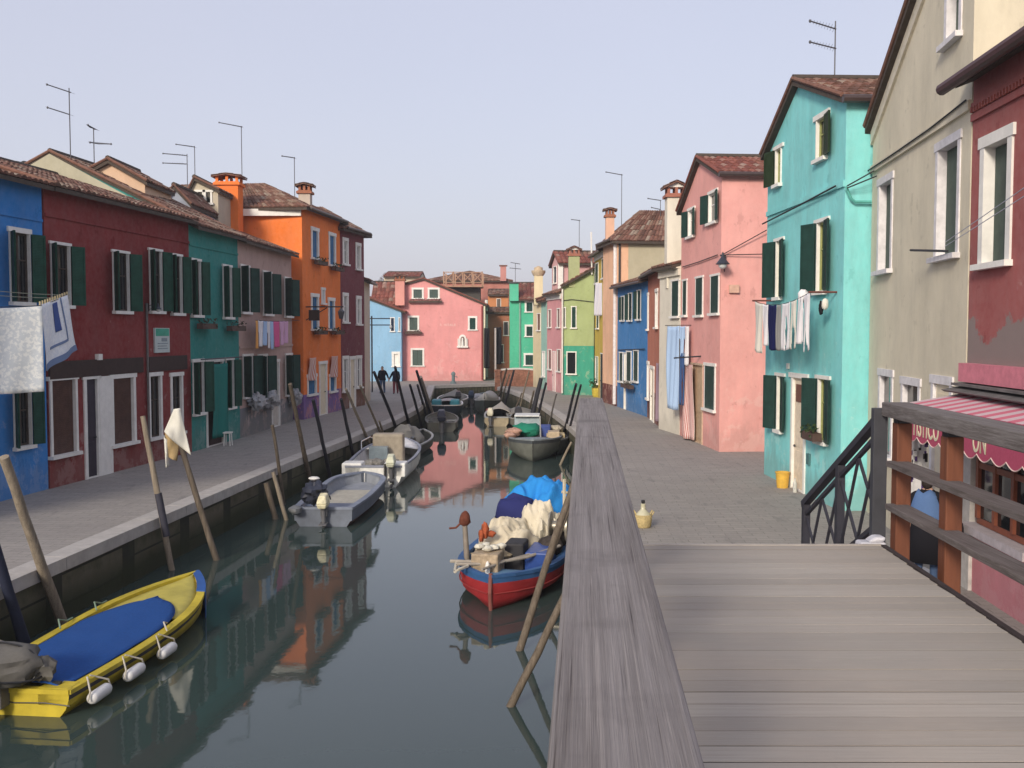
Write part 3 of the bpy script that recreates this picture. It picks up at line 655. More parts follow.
hb = back('dark flat-topped attic behind the blue and dark red roofs', 4, 48, 31, 0, zy(167, 31), plain('tarred_board', (0.03, 0.03, 0.035)), 0.2, 4, roof='eave', tile=plain('dark_felt', (0.03, 0.03, 0.035))); hb.finish(gutter=False)

# ================================================================ far end
e1 = House('pale blue house with dark blue shutters beside the pink end house', (-8.15, 73.4), (-11.6, 73.4), 'R', 6, 5.2, stucco((0.24, 0.46, 0.68), 0.2), roof='gable', rise=1.25, cw=.3, tile=TILER); e1.pk = 0.97
e1.op(391, 394, 318, 331, 'panel', mat=NAVYSH, fw=.05, dep=-.03); e1.op(399, 400.6, 318, 331, 'panel', mat=NAVYSH, fw=.04, dep=-.03)
e1.op(394, 398, 354, 366, 'dark', fw=.16, glass=WHITE)
e1.finish(gutter=False)
PNK = stucco((0.72, 0.30, 0.30), 0.35)
e2 = House('wide pink house closing the canal, with a small white wall shrine', (-2.15, 74.2), (-8.28, 74.2), 'R', 8, 5.75, PNK, roof='gable', rise=0.85, eaveB=7.1, cw=.3, tile=TILER); e2.pk = 0.72
for a in ((413.5, 422, 289.5, 298), (429.5, 438, 289.5, 298), (409.5, 417.5, 317.5, 330), (412.5, 422.5, 350, 365.5)): e2.op(*a, 'panel', mat=plain('grey_green_shutter', (0.06, 0.09, 0.08)), fw=.13, dep=.02)
e2.op(469.7, 475.5, 318, 329.5, 'panel', mat=GREEN2, fw=.13)
e2.finish(gutter=False)
chimney(e2.root, ((400.8 - 512) * 74 / F, 73.85), 0.68, 0.6, 5.6, zy(281, 74), stucco((0.68, 0.30, 0.26), 0), 'flat')
n = MB(); Y = 74.2; px = lambda x: (x - 512) * Y / F; pz = lambda y: zy(y, Y)
xc = px(462.7); pts = []
for i in range(13):
    th = math.pi * i / 12; pts.append((xc + .26 * math.cos(th), Y - .1, pz(338) + .26 * math.sin(th)))
pts += [(xc - .26, Y - .1, pz(346)), (xc + .26, Y - .1, pz(346))]
n.prism(pts, (0, .1, 0)); n.box(xc - .42, xc + .42, Y - .22, Y, pz(347.6), pz(346)); n.box(xc - .36, xc - .28, Y - .15, Y, pz(346), pz(338.5)); n.box(xc + .28, xc + .36, Y - .15, Y, pz(346), pz(338.5))
sh = n.build('wall_shrine', WHITE, e2.root)
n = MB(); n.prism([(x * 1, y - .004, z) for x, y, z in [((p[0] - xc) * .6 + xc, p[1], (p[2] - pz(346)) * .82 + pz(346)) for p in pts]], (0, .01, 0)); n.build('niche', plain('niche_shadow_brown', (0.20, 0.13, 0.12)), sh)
n = MB(); n.lathe((xc, Y - .14, pz(346)), [(.1, 0), (.09, .3), (.06, .45), (.08, .5), (.05, .6)], 8); n.build('statuette', WHITE, sh, smooth=True)
n = MB(); n.tube([(px(482.2), Y - .08, 0.1), (px(482.2), Y - .08, pz(306))], 0.06, 8); n.build('drainpipe', plain('red_pipe', (0.25, 0.05, 0.05)), e2.root)
n = MB(); n.tube([(px(484.6), Y - .02, 0.1), (px(484.6), Y - .02, pz(306))], 0.07, 8); n.build('drainpipe', CREAM, e2.root)
def text(s, size, mat, parent, loc, xdir, up=(0, 0, 1), name='lettering', sx=1.0, ext=0.004, extra=''):
    cu = bpy.data.curves.new('t', 'FONT'); cu.body = s; cu.size = size; cu.extrude = ext; cu.space_character = 1.05
    o = bpy.data.objects.new('t', cu); COL.objects.link(o); bpy.context.view_layer.update()
    me = bpy.data.meshes.new_from_object(o.evaluated_get(bpy.context.evaluated_depsgraph_get())); bpy.data.objects.remove(o)
    me.name = name; x = Vector(xdir).normalized(); z = Vector(up).normalized(); y = z; nn = x.cross(z)
    M = Matrix(((x.x * sx, y.x, nn.x, 0), (x.y * sx, y.y, nn.y, 0), (x.z * sx, y.z, nn.z, 0), (0, 0, 0, 1)))
    me.transform(M); off = Vector((0, 0, 0)); q = parent
    while q is not None: off += q.location; q = q.parent
    me.transform(Matrix.Translation(Vector(loc) - off)); me.materials.clear(); me.materials.append(mat)
    o = bpy.data.objects.new(name, me); COL.objects.link(o); o.parent = parent; return o
text('S  VITALE', 0.24, plain('faded_white_letters', (0.72, 0.52, 0.50)), e2.root, (px(440), Y - .012, pz(326)), (1, 0, 0), sx=1.15)
e1b = back('low house with a steep red tiled slope behind the pale blue house', 371, 397, 77.5, 0, zy(303, 77.5), stucco((0.5, 0.3, 0.25), 0), zy(282, 77.5) - zy(303, 77.5), 4, roof='eave', tile=TILER, cw=.3); e1b.finish(gutter=False)
hb = back('cream house far behind the pink end house', 384, 420, 90, 0, zy(277, 90), stucco((0.6, 0.52, 0.4), 0), 0.5, 6, roof='eave', tile=TILER, cw=.35); hb.finish(gutter=False)
e3 = back('broad brick red house with a hipped roof behind the wooden roof terrace', 427, 509, 86, 0, zy(281, 86), stucco((0.50, 0.20, 0.16), 0), zy(269, 86) - zy(280, 86), 9, roof='hip', cw=.35); e3.finish(gutter=False)
chimney(e3.root, ((503.3 - 512) * 85.5 / F, 85.7), 0.5, 0.5, 8, zy(266, 85.5), stucco((0.5, 0.22, 0.2), 0), 'plate')
e4 = back('brownish orange house with a dark eave in the alley behind the pink end house', 486.5, 509.5, 78, 0, zy(313, 78), stucco((0.42, 0.15, 0.08), .4), .35, 5, roof='eave', cw=.3)
e4.op(504, 508, 322, 335, 'dark', fw=.05); e4.op(499, 503, 345, 362, 'dark', fw=.06); e4.finish(gutter=False)
e4b = back('slim orange upper house rising behind the dark eave of the alley', 488, 508.5, 81, 0, zy(295, 81), stucco((0.56, 0.22, 0.08), 0), .4, 4, roof='eave', cw=.3); e4b.op(497, 500.5, 299, 309, 'dark', fw=.04, glass=plain('grey_shutter', (.12, .1, .09))); e4b.finish(gutter=False)
n = MB(); n.tube([(-2.0, 77.9, .1), (-2.0, 77.9, zy(300, 78))], .12, 8); n.build('drainpipe', WHITE, e4.root)
t = thing('roof_terrace', 'wooden roof terrace with crossed rails over the pink end house', 'roof terrace', ((462 - 512) * 81 / F, 81, 0))
Y = 81; px = lambda x: (x - 512) * Y / F; pz = lambda y: zy(y, Y); WD = plain('terrace_timber', (0.36, 0.22, 0.15), .8)
n = MB(); n.box(px(444), px(482.5), Y, Y + 3, pz(287), pz(285.6)); n.build('platform', WD, t)
n = MB(); xs = [444, 453.5, 463, 472.5, 482.3]
for x in xs:
    for yy in (Y, Y + 2.9): n = MB(); n.box(px(x) - .05, px(x) + .05, yy, yy + .1, pz(286), pz(271.5)); n.build('post', WD, t)
n = MB(); n.box(px(444), px(482.3), Y - .02, Y, pz(272.6), pz(271.8)); n.box(px(444), px(482.3), Y - .02, Y, pz(283), pz(282.3)); n.build('rail', WD, t)
n = MB()
for a, b_ in zip(xs, xs[1:]):
    n.beam((px(a), Y + .04, pz(282.5)), (px(b_), Y + .04, pz(272.5)), .05, .06); n.beam((px(a), Y + .1, pz(272.5)), (px(b_), Y + .1, pz(282.5)), .05, .06)
n.build('cross_brace', WD, t)
n = MB(); n.box(px(446), px(480), Y + 1, Y + 2.8, 5.2, pz(287.2)); n.build('dark_board_wall', plain('dark_boards', (0.07, 0.065, 0.06)), t)
e5 = House('bright green house beyond the brick parapet', (1.78, 73.2), (-0.18, 73.2), 'R', 6, 6.05, stucco((0.06, 0.48, 0.29), .3), rise=1.2, cw=.3, tile=TILER)
for a in ((526.5, 532.5, 302.5, 311.5), (526.5, 532.5, 326.5, 336), (525.5, 533, 355, 365)): e5.op(*a, 'panel', mat=GREEN2, fw=.13)
e5.finish(gutter=False)
n = MB(); n.tube([e5.P(1.2, -.06, .1), e5.P(1.2, -.06, 6)], .07, 8); n.build('drainpipe', plain('grey_green_pipe', (.2, .35, .28)), e5.root)
chimney(e5.root, ((514 - 512) * 73 / F, 73.1), .66, .6, 5.9, zy(283.5, 73), stucco((0.08, 0.50, 0.32), 0), 'plate', tile=plain('dark_cap', (0.06, .06, .07)))
# low brick bridge parapet
t = thing('brick_parapet', 'low curved brick bridge parapet with pale stone coping before the green house', 'parapet', (0.2, 67, 0))
BR = plain('brick_masonry', (0.27, 0.13, 0.09), .9, .1, .35, 9)
n = MB(); cp = MB(); prev = None
for i in range(13):
    s_ = i / 12; X = -0.75 + 2.45 * s_; Y = 66.6 - 0.5 * s_; zt = 0.92 + 0.22 * math.sin(math.pi * (0.2 + .6 * s_))
    if prev:
        X0, Y0, z0 = prev
        n.hexa([(X0, Y0, -.3), (X, Y, -.3), (X, Y + .3, -.3), (X0, Y0 + .3, -.3), (X0, Y0, z0), (X, Y, zt), (X, Y + .3, zt), (X0, Y0 + .3, z0)])
        cp.hexa([(X0, Y0 - .04, z0), (X, Y - .04, zt), (X, Y + .34, zt), (X0, Y0 + .34, z0), (X0, Y0 - .04, z0 + .1), (X, Y - .04, zt + .1), (X, Y + .34, zt + .1), (X0, Y0 + .34, z0 + .1)])
    prev = (X, Y, zt)
n.build('brick_wall', BR, t); cp.build('coping', STONE, t)
n = MB(); n.box(-1.15, -.78, 66.4, 66.8, -.3, 1.0); n.box(-1.2, -.73, 66.35, 66.85, 1.0, 1.12); n.build('end_pier', BR, t)

# ================================================================ right row (far to near)
e6 = House('narrow cream house with a fat cream chimney, at the far end of the right row', (1.87, 64.3), (1.4, 66.2), 'R', 5, 5.75, stucco((0.70, 0.60, 0.38), .3), rise=.9, cw=.3); e6.op(537.5, 540.5, 314, 330, 'dark', fw=.05, glass=plain('brown_shutter', (.16, .08, .05))); e6.finish(gutter=False)
chimney(e6.root, ((538.4 - 512) * 64.5 / F, 64.7), .56, .56, 5.4, zy(276, 64.5), stucco((0.72, 0.63, 0.42), 0), 'bell', tile=plain('pale_cap', (0.5, 0.4, .28)))
hh = House('slim pale green house between the cream and the pink house', (2.19, 62.65), (1.88, 64.25), 'R', 5, 5.6, stucco((0.30, 0.52, 0.45), .3), rise=.8, cw=.3); hh.op(542.7, 545, 352, 376, 'dark', fw=.06, glass=WHITE, floor=0); hh.finish(gutter=False)
r6 = House('small pink house with moulded white eaves beside the lime green house', (2.93, 59.2), (2.2, 62.6), 'R', 5, 5.95, stucco((0.62, 0.28, 0.30), .3), rise=.9, cw=.3)
for a in ((548.7, 551.2, 310, 327), (557.5, 560, 309, 327), (548.5, 551.5, 350, 369), (557.5, 560.5, 350, 371)): r6.op(*a, 'dark', fw=.05)
r6.op(553.3, 555.6, 352, 391, 'door', mat=plain('pale_pink_door', (.7, .5, .48)), fw=.05); r6.finish(gutter=False, eave_band=WHITE)
r5 = House('tall pale pink attic house rising behind the lime green house', (2.97, 61.9), (2.58, 64.6), 'R', 4.2, 8.0, stucco((0.66, 0.38, 0.38), 0), roof='gable', rise=.65, cw=.3, tile=TILER); r5.op(553.6, 556.6, 267, 283, 'panel', mat=NAVYSH, fw=.05); r5.finish(gutter=False)
n = MB(); n.obox((3.0, 61.82, 7.0), (.16, 0, 0), (0, .05, 0), (0, 0, .95)); n.build('quoin', WHITE, r5.root)
r4 = House('lime green house with a jade green ground floor', (4.68, 57.0), (2.88, 57.5), 'R', 4, 7.2, stucco((0.36, 0.44, 0.20), .3, lowcol=(0.06, 0.34, 0.24), lowz=2.83), rise=.25, eaveB=6.2, cw=.3)
for a in ((572, 575.8, 307, 327.5), (563.3, 565, 308, 327)): r4.op(*a, 'panel', mat=GREEN2, fw=.05, dep=-.02)
r4.op(567.5, 575.5, 352.5, 373.5, 'dark', fw=.06); r4.finish(gutter=False)
chimney(r4.root, ((573.8 - 512) * 57.4 / F, 57.6), .62, .6, 6.2, zy(256, 57.3), stucco((0.42, 0.46, 0.24), 0), 'gable')
n = MB(); n.tube([(4.55, 56.9, 6.9), (4.5, 56.9, 9.3)], .05, 6); n.build('flue_pipe', WHITE, r4.root)
n = MB(); n.tube([(2.9, 57.35, .1), (2.9, 57.35, 6.1)], .05, 6); n.build('drainpipe', WHITE, r4.root)
r3 = House('yellow house with a hanging white sheet, between the lime and the peach house', (4.9, 51.8), (4.72, 56.8), 'R', 5, 7.95, stucco((0.58, 0.42, 0.06), .3), rise=.9, cw=.3)
for a in ((595.5, 598.5, 264, 283), (602.3, 605, 259, 278), (597, 599, 313, 328)): r3.op(*a, 'panel', mat=GREEN2, fw=.05, dep=-.02)
r3.op(595.7, 598.2, 357, 383, 'dark', fw=.04); r3.op(601, 603.5, 354, 399, 'door', fw=.05, mat=plain('dark_door2', (.03, .03, .03))); r3.finish(eave_band=STONE)
PCH = stucco((0.80, 0.48, 0.31), .2, lowcol=(0.16, 0.05, 0.045), lowz=1.0)
r2b = House('tall peach house with a maroon foot and khaki side wall behind the blue house', (5.1, 48.5), (4.7, 51.6), 'R', 8, 8.2, PCH, roof='hip', rise=1.4, cw=.2); r2b.finish()
n = MB(); n.quad(r2b.P(-.02, .55, 1), r2b.P(-.02, 7.99, 1), r2b.P(-.02, 7.99, 8.15), r2b.P(-.02, .55, 8.15)); n.build('side_render', stucco((0.46, 0.42, 0.30), .1), r2b.root)
n = MB(); n.tube([r2b.P(0.1, -.07, .1), r2b.P(0.1, -.07, 8)], .09, 8); n.build('drainpipe', plain('white_drainpipe', (.72, .68, .68)), r2b.root)
n = MB(); n.tube([r2b.P(-.08, .1, .1), r2b.P(-.08, .1, 8)], .05, 8); n.build('drainpipe', IRON, r2b.root)
chimney(r2b.root, ((607.5 - 512) * 50.3 / F + .1, 50.5), .42, .42, 8.1, zy(217, 50.3), stucco((0.74, 0.45, 0.32), 0), 'flat')
r2 = House('bright blue house with dark green shutters in the right row', (5.76, 42.3), (5.12, 48.4), 'R', 6, 5.82, stucco((0.035, 0.20, 0.50), .3), rise=.9)
for a in ((622, 624.3, 297, 320), (629, 632, 294, 320), (637.7, 640.8, 291, 319)): r2.op(*a, fw=.05, an=25, af=10, mat=GREEN2)
for a in ((619.8, 623, 353, 381), (627, 631.3, 352, 381), (634, 638.3, 351, 381)): r2.op(*a, 'panel', fw=.05, mat=GREEN2, dep=-.02)
r2.op(624.5, 626, 353, 409, 'dark', floor=1, fw=.03, glass=WHITE); r2.finish()
r1c = House('brick orange house between the bright blue and the white house', (5.6, 37.2), (5.76, 42.3), 'R', 6, 6.0, stucco((0.48, 0.17, 0.11), .3, lowcol=(.16, .05, .04), lowz=1.2), rise=.9)
for a in ((647, 648.6, 296, 329), (656, 657.8, 292, 327)): r1c.op(*a, 'sash', fw=.12)
r1c.op(647, 649, 364, 398, 'dark', fw=.12, glass=WHITE); r1c.op(651, 654, 369, 418, 'door', fw=.12); r1c.finish()
WH = stucco((0.74, 0.70, 0.60), .25)
r1b = House('narrow white house with a tall white chimney beside the salmon pink house', (5.87, 34.85), (5.5, 37.18), 'R', 6, 5.95, WH, rise=.7)
r1b.op(672.5, 680, 281, 316, 'panel', fw=.06, mat=GREEN2, dep=-.03); r1b.finish(gutter=False, eave_band=WH)
chimney(r1b.root, (5.93, 36.45), .66, .6, 5.2, zy(198, 36.4), WH, 'gable')
SALM = stucco((0.78, 0.37, 0.34), .35)
r1 = House('salmon pink gabled house beside the turquoise house', (6.25, 29.9), (5.89, 34.8), 'R', 8, 8.35, SALM, roof='gable', rise=1.1, eaveB=7.85, tile=TILER, ov=.15)
for a in ((689, 694.5, 210, 236), (709.5, 717, 193, 222)): r1.op(*a, fw=.08, an=10, af=15, mat=GREEN2)
for a in ((696.5, 703, 278, 315), (711.5, 719, 276, 313)): r1.op(*a, 'panel', fw=.06, mat=GREEN2, dep=-.03)
r1.op(683.5, 687, 281, 315, 'panel', fw=.06, mat=GREEN2, dep=-.03)
r1.op(692, 702.5, 365, 439, 'door', fw=.06, mat=plain('tan_door', (.45, .33, .22)), trim=plain('tan_frame', (.5, .38, .28)))
r1.op(705.5, 715, 366, 409, 'panel', fw=.09, mat=GREEN2, dep=-.03)
r1.finish()
TURQ = stucco((0.23, 0.68, 0.69), .6, splat=.9)
tq = House('tall turquoise gabled house with dark green shutters', (6.62, 19.95), (6.42, 25.2), 'R', 8, 8.25, TURQ, roof='gable', rise=1.12, ov=.15, eaveB=8.1); tq.pk = .56
tq.fj = .03; tq.sash = plain('yellow_green_sash', (.30, .32, .12)); tq.lw = .46; tq.lx = .16
tq.op(776.5, 781.5, 149, 184, fw=.08, an=None, af=12, mat=GREENY); tq.op(817.5, 827, 118, 158, fw=.1, an=8, af=None, mat=GREENY)
for a in ((777, 782, 241, 297), (818, 826.5, 222, 291), (778, 783, 376, 430), (819, 827.5, 379, 441)): tq.op(*a, fw=.07, an=10, af=20, mat=GREEN2)
tq.op(793, 804.5, 378, 486, 'door', fw=.1, mat=plain('cream_door', (.72, .62, .48), .5))
tq.finish(band=(6.5, .12, .04))
BEI = stucco((0.68, 0.62, 0.48), .3, splat=.6)
bg_ = House('tall beige gabled house with white framed openings beside the turquoise house', (6.48, 14.2), (7.14, 19.9), 'R', 7, 8.9, BEI, roof='gable', rise=1.2, eaveB=7.65, ov=.2, trim=plain('white_lilac_frame', (.66, .64, .66))); bg_.pk = .3
for a in ((879.5, 891, 183, 270), (938, 957.5, 146, 255), (948, 960, -30, 38)): bg_.op(*a, 'panel', fw=.12, dep=.12, mat=plain('grey_green_shutter2', (0.07, 0.10, 0.08)), pr=.02)
for a in ((880, 891, 376, 455), (903, 918, 385, 450), (933, 949, 384, 500)): bg_.op(*a, 'dark', fw=.12, pr=.02, floor=a[0] > 920)
bg_.finish(band=(6.74, .14, .05), gutter=False)
n = MB(); zt = bg_.top(bg_.pk * bg_.L)
pk = bg_.pk * bg_.L
n.hexa([bg_.P(bg_.L, -.05, 7.3), bg_.P(bg_.L, .0, 7.3), bg_.P(pk, .0, zt - .35), bg_.P(pk, -.05, zt - .35), bg_.P(bg_.L, -.05, 7.62), bg_.P(bg_.L, .0, 7.62), bg_.P(pk, 0, zt), bg_.P(pk, -.05, zt)])
n.build('verge_band', plain('cream_verge', (.60, .55, .45)), bg_.root)
REDW = stucco((0.34, 0.095, 0.092), .3, patch=((0.22, 0.20, 0.19), -1.72, 0.60), splat=.7)
rr = House('weathered red shop house with a striped awning at the right edge', (6.10, 8.4), (6.475, 14.15), 'R', 6, 7.15, REDW, rise=1.2, ov=.25)
rr.op(985, 1008, 143, 262, 'panel', fw=.14, dep=.12, mat=plain('green_grey_shutter', (0.06, 0.085, 0.07)), pr=.03)
rr.finish(gutter=False, band=(6.55, .1, .04))
g = MB(); g.tube([rr.P(-.3, -.36, 7.08), rr.P(rr.L + .22, -.36, 7.06)], .085, 10); g.build('gutter', plain('copper_gutter', (.07, .028, .03), .5), rr.root)
n = MB()
for i in range(60): rr.bx(n, .05 + i * .095, .09 + i * .095, -.07, -.02, 6.66, 6.74)
rr.bx(n, .03, rr.L - .03, -.045, -.0, 6.735, 6.80)
n.build('dentil_band', plain('red_dentil', (.28, .08, .07)), rr.root)
# shop window of the red house
n = MB(); ua = rr.L - 2.3; ub = rr.L - .55
rr.bx(n, ua, ub, -.03, .02, .98, 1.06); rr.bx(n, ua, ub, -.05, .02, 1.75, 1.83)
for k in range(4): rr.bx(n, ua + k * (ub - ua - .08) / 3, ua + .08 + k * (ub - ua - .08) / 3, -.06, .02, 1.06, 2.2)
sw = n.build('shop_window', plain('red_brown_timber', (.22, .07, .04), .5), rr.root)
n = MB(); rr.bx(n, ua + .05, ub - .05, -.015, .0, 1.06, 2.2); n.build('pane', GLASS, sw)
n = MB(); rr.bx(n, ua - .1, ub + .15, -.22, .0, .86, .97); n.build('stone_ledge', plain('ledge_stone', (.42, .38, .40)), sw)
n = MB(); rr.bx(n, rr.L - .42, rr.L - .15, -.08, .0, 0, 2.3); n.build('white_pilaster', plain('grey_white', (.5, .48, .46)), rr.root)
n = MB(); rr.bx(n, 0, rr.L - .02, -.03, .0, 0, .86); n.build('pink_plinth', stucco((.56, .20, .24), .2), rr.root)
# ================================================================ footbridge under the camera
t = thing('footbridge', 'weathered timber footbridge in the foreground with grey handrails', 'footbridge', (1.4, 6.0, 0))
BR_ = t
def railmat():
    m = NM('weathered_grey_handrail', 0.85, 0.2); rt = (0, 0, math.atan(.0727))
    n = m.noise(1.0, 5, .65, vec=m.vec((26, .7, 20), rt)); a = m.noise(1.0, 4, .7, vec=m.vec((150, .8, 60), rt), dist=.15); b = m.noise(1.0, 3, .6, vec=m.vec((320, 3.5, 60), rt)); s = m.noise(3.0, 5, .6)
    c = m.mix(m.ramp(n, [(.3, 0), (.7, 1)]), (.15, .135, .13), (.255, .235, .232))
    c = m.mix(m.ramp(a, [(.54, 0), (.66, .55)]), c, (.34, .31, .295)); c = m.mix(m.ramp(a, [(.33, .85), (.42, 0)]), c, (.055, .046, .045))
    c = m.mix(m.ramp(b, [(.56, 0), (.72, .35)]), c, (.38, .345, .33)); c = m.mix(m.maprange(s, .55, .72, 0, .4), c, (.075, .065, .065))
    m.col(c); m.bump(m.mix(.35, a, b), .9, .006); return m.m
RAILW = railmat()
def deckmat():
    m = NM('weathered_deck_boards', 0.75, 0.25); r = m.attr('rnd')
    n = m.noise(1.0, 6, .65, vec=m.vec((1.6, 55, 20)), dist=.4); n2 = m.noise(.9, 5, .6); n3 = m.noise(1.0, 3, .5, vec=m.vec((6, 200, 60)))
    c = m.mix(r, (0.31, 0.285, 0.255), (0.41, 0.38, 0.34))
    c = m.mix(m.maprange(n, .4, .7, 0, .6), c, (0.29, 0.255, 0.22)); c = m.mix(m.maprange(n2, .42, .68, 0, .45), c, (0.42, 0.355, 0.295))
    c = m.mix(m.maprange(n3, .55, .75, 0, .35), c, (0.50, 0.45, .39))
    m.col(c); m.bump(m.mix(.5, n, n3), .35, .006); return m.m
DKM = deckmat()
REDP = plain('red_brown_post_timber', (0.15, 0.052, 0.026), .6, .35, .25, 3, stretch=(6, 6, .6))
MIDR = wood('grey_mid_rail', (0.085, 0.07, 0.065), (0.17, 0.15, 0.145), axis=1)
DKR = wood('dark_top_rail', (0.10, 0.085, 0.08), (0.20, 0.185, 0.18), axis=1)
def lx(Y): return 0.045 + 0.0727 * (Y - 1.256)      # left edge of the left handrail
def dr(Y): return 2.77 + 0.054 * (Y - 7.4)          # right edge of the deck
def rx(Y): return 2.93 + 0.055 * (Y - 7.8)
n = MB(); Y = -1.6; bw = .1455
while Y < 7.40:
    y1 = min(Y + bw - random.choice((.004, .005, .006, .009)), 7.41); dz = random.uniform(-.0015, .0005)
    a, b = lx(Y) + .03, dr(Y)
    n.box(a, b + random.uniform(-.006, .004), Y, y1, 1.955 + dz, 2.0002 + dz, random.random()); Y += bw
n.build('deck', DKM, t); n = MB(); n.hexa([(lx(-1.5) + .05, -1.5, 1.90), (dr(-1.5) - .03, -1.5, 1.90), (dr(7.38) - .03, 7.38, 1.90), (lx(7.38) + .05, 7.38, 1.90), (lx(-1.5) + .05, -1.5, 1.9982), (dr(-1.5) - .03, -1.5, 1.9982), (dr(7.38) - .03, 7.38, 1.9982), (lx(7.38) + .05, 7.38, 1.9982)]); n.build('gap_shade_sheet', plain('gap_shade_black', (.02, .018, .016)), t)  # dark sheet added close under the boards so sunlit gaps look shaded
n = MB(); n.box(lx(7.4), dr(7.4) + .02, 7.418, 7.455, 1.93, 2.004); n.build('nosing', plain('pale_nosing', (.42, .38, .34)), t)
n = MB(); n.box(2.64, 2.84, 7.46, 7.6, 1.9, 2.01); n.prism([(2.70, 7.46, 2.01), (2.82, 7.46, 2.01), (2.84, 7.46, 2.05), (2.76, 7.46, 2.055)], (0, .12, 0)); n.build('corner_stone', plain('bluish_stone', (.55, .55, .60)), t, bevel=.02)
for X in (.3, 1.0, 1.75, 2.5):
    n = MB(); n.beam((X + lx(-1.5), -1.5, 1.85), (X + lx(7.3) - .2, 7.3, 1.85), .14, .2); n.build('joist', plain('dark_joist', (.07, .05, .04)), t)
n = MB(); n.beam((dr(-1.5) + .02, -1.5, 1.9), (dr(7.4) + .02, 7.4, 1.9), .035, .22); n.build('fascia_board', plain('dark_fascia', (.045, .035, .035)), t)
for X, Y in ((.6, .3), (2.4, .3), (.9, 6.9), (2.6, 6.9)):
    n = MB(); n.tube([(X, Y, -2), (X, Y, 1.8)], .12, 10); n.build('pile', REDP, t)
# left handrail: broad plank
n = MB(); 
for i in range(24):
    ya = -1.2 + i * (8.35 + 1.2) / 24; yb = -1.2 + (i + 1) * (8.35 + 1.2) / 24
    w0 = .204; j = [.0] * 2
    n.hexa([(lx(ya), ya, 2.985), (lx(ya) + w0, ya, 2.985), (lx(yb) + w0, yb, 2.985), (lx(yb), yb, 2.985), (lx(ya), ya, 3.05), (lx(ya) + w0, ya, 3.05), (lx(yb) + w0, yb, 3.05), (lx(yb), yb, 3.05)])
bm = bmesh.new()
n = MB(); ya, yb = -1.2, 8.35; w0 = .204
n.hexa([(lx(ya), ya, 2.985), (lx(ya) + w0, ya, 2.985), (lx(yb) + w0, yb, 2.985), (lx(yb), yb, 2.985), (lx(ya), ya, 3.05), (lx(ya) + w0, ya, 3.05), (lx(yb) + w0, yb, 3.05), (lx(yb), yb, 3.05)])
n.build('handrail', RAILW, t, bevel=.012)
for Y in (-.6, 1.0, 2.6, 4.2, 5.8, 7.4, 8.2):
    n = MB(); X = lx(Y) + .1; n.box(X - .075, X + .075, Y - .075, Y + .075, 1.5 if Y < 8 else 1.2, 2.984); n.build('post', REDP, t, bevel=.006)
for z in (2.27, 2.62):
    n = MB(); n.beam((lx(-1.2) + .06, -1.2, z), (lx(8.2) + .06, 8.2, z), .05, .11); n.build('mid_rail', MIDR, t)
# right rail
n = MB(); n.beam((rx(-1.2) + .1, -1.2, 2.995), (rx(7.86) + .1, 7.86, 2.995), .21, .11); n.build('handrail', DKR, t, bevel=.008)
for Y in (7.68, 6.68, 5.3, 3.9, 2.5, 1.1, -.3):
    X = rx(Y) + .10; n = MB(); n.box(X - .058, X + .058, Y - .055, Y + .055, 1.45, 2.90); n.build('post', REDP, t, bevel=.008)
    n = MB(); n.box(X - .05, X + .05, Y - .045, Y + .045, 2.90, 2.942); n.build('post_bracket', IRON, t)
for z in (2.25, 2.585):
    n = MB(); n.beam((rx(-1.2) + .06, -1.2, z), (rx(7.68) + .06, 7.68, z), .16, .045); n.build('mid_rail', MIDR, t, bevel=.004)
n = MB(); n.box(rx(7.8) - .06, rx(7.8) + .05, 7.86, 7.93, 1.55, 3.0); n.build('newel_board', plain('dark_blue_grey_board', (.05, .052, .062), .6, .3, .2, 4), t, bevel=.004)
# steps down to the paving
STG = plain('step_stone', (0.30, .28, .26))
for i in range(12):
    n = MB(); n.box(.8, 2.8, 7.46 + i * .34, 7.46 + (i + 1) * .34 - .003, -.1, 1.83 - i * .165); n.build('step', STG, t)
# stair balustrade with crossed bars
DI = plain('dark_blue_grey_iron', (.028, .028, .038), .5, .4)
x0 = rx(7.85) + .0; A = Vector((x0, 7.9, 2.93)); B = Vector((3.02, 10.2, 1.83)); dn = B - A
n = MB(); n.beam(A, B, .07, .06); n.build('stair_handrail', DI, t)
n = MB(); n.beam(A - Vector((0, 0, .13)), B - Vector((0, 0, .13)), .035, .035); n.beam(A - Vector((0, 0, .86)), B - Vector((0, 0, .86)), .035, .04); n.build('stair_rail', DI, t)
for f in (0.46, .97):
    p = A + dn * f; n = MB(); n.box(p.x - .035, p.x + .035, p.y - .035, p.y + .035, p.z - 1.25, p.z - .02); n.build('stair_post', DI, t)
for k in range(4):
    f0, f1 = [(0, .23), (.23, .46), (.46, .715), (.715, .97)][k]; p, q = A + dn * f0, A + dn * f1; n = MB()
    n.beam(p - Vector((0, 0, .14)), q - Vector((0, 0, .85)), .022, .022); n.beam(p - Vector((0, 0, .85)), q - Vector((0, 0, .14)), .022, .022); n.build('cross_bars', DI, t)

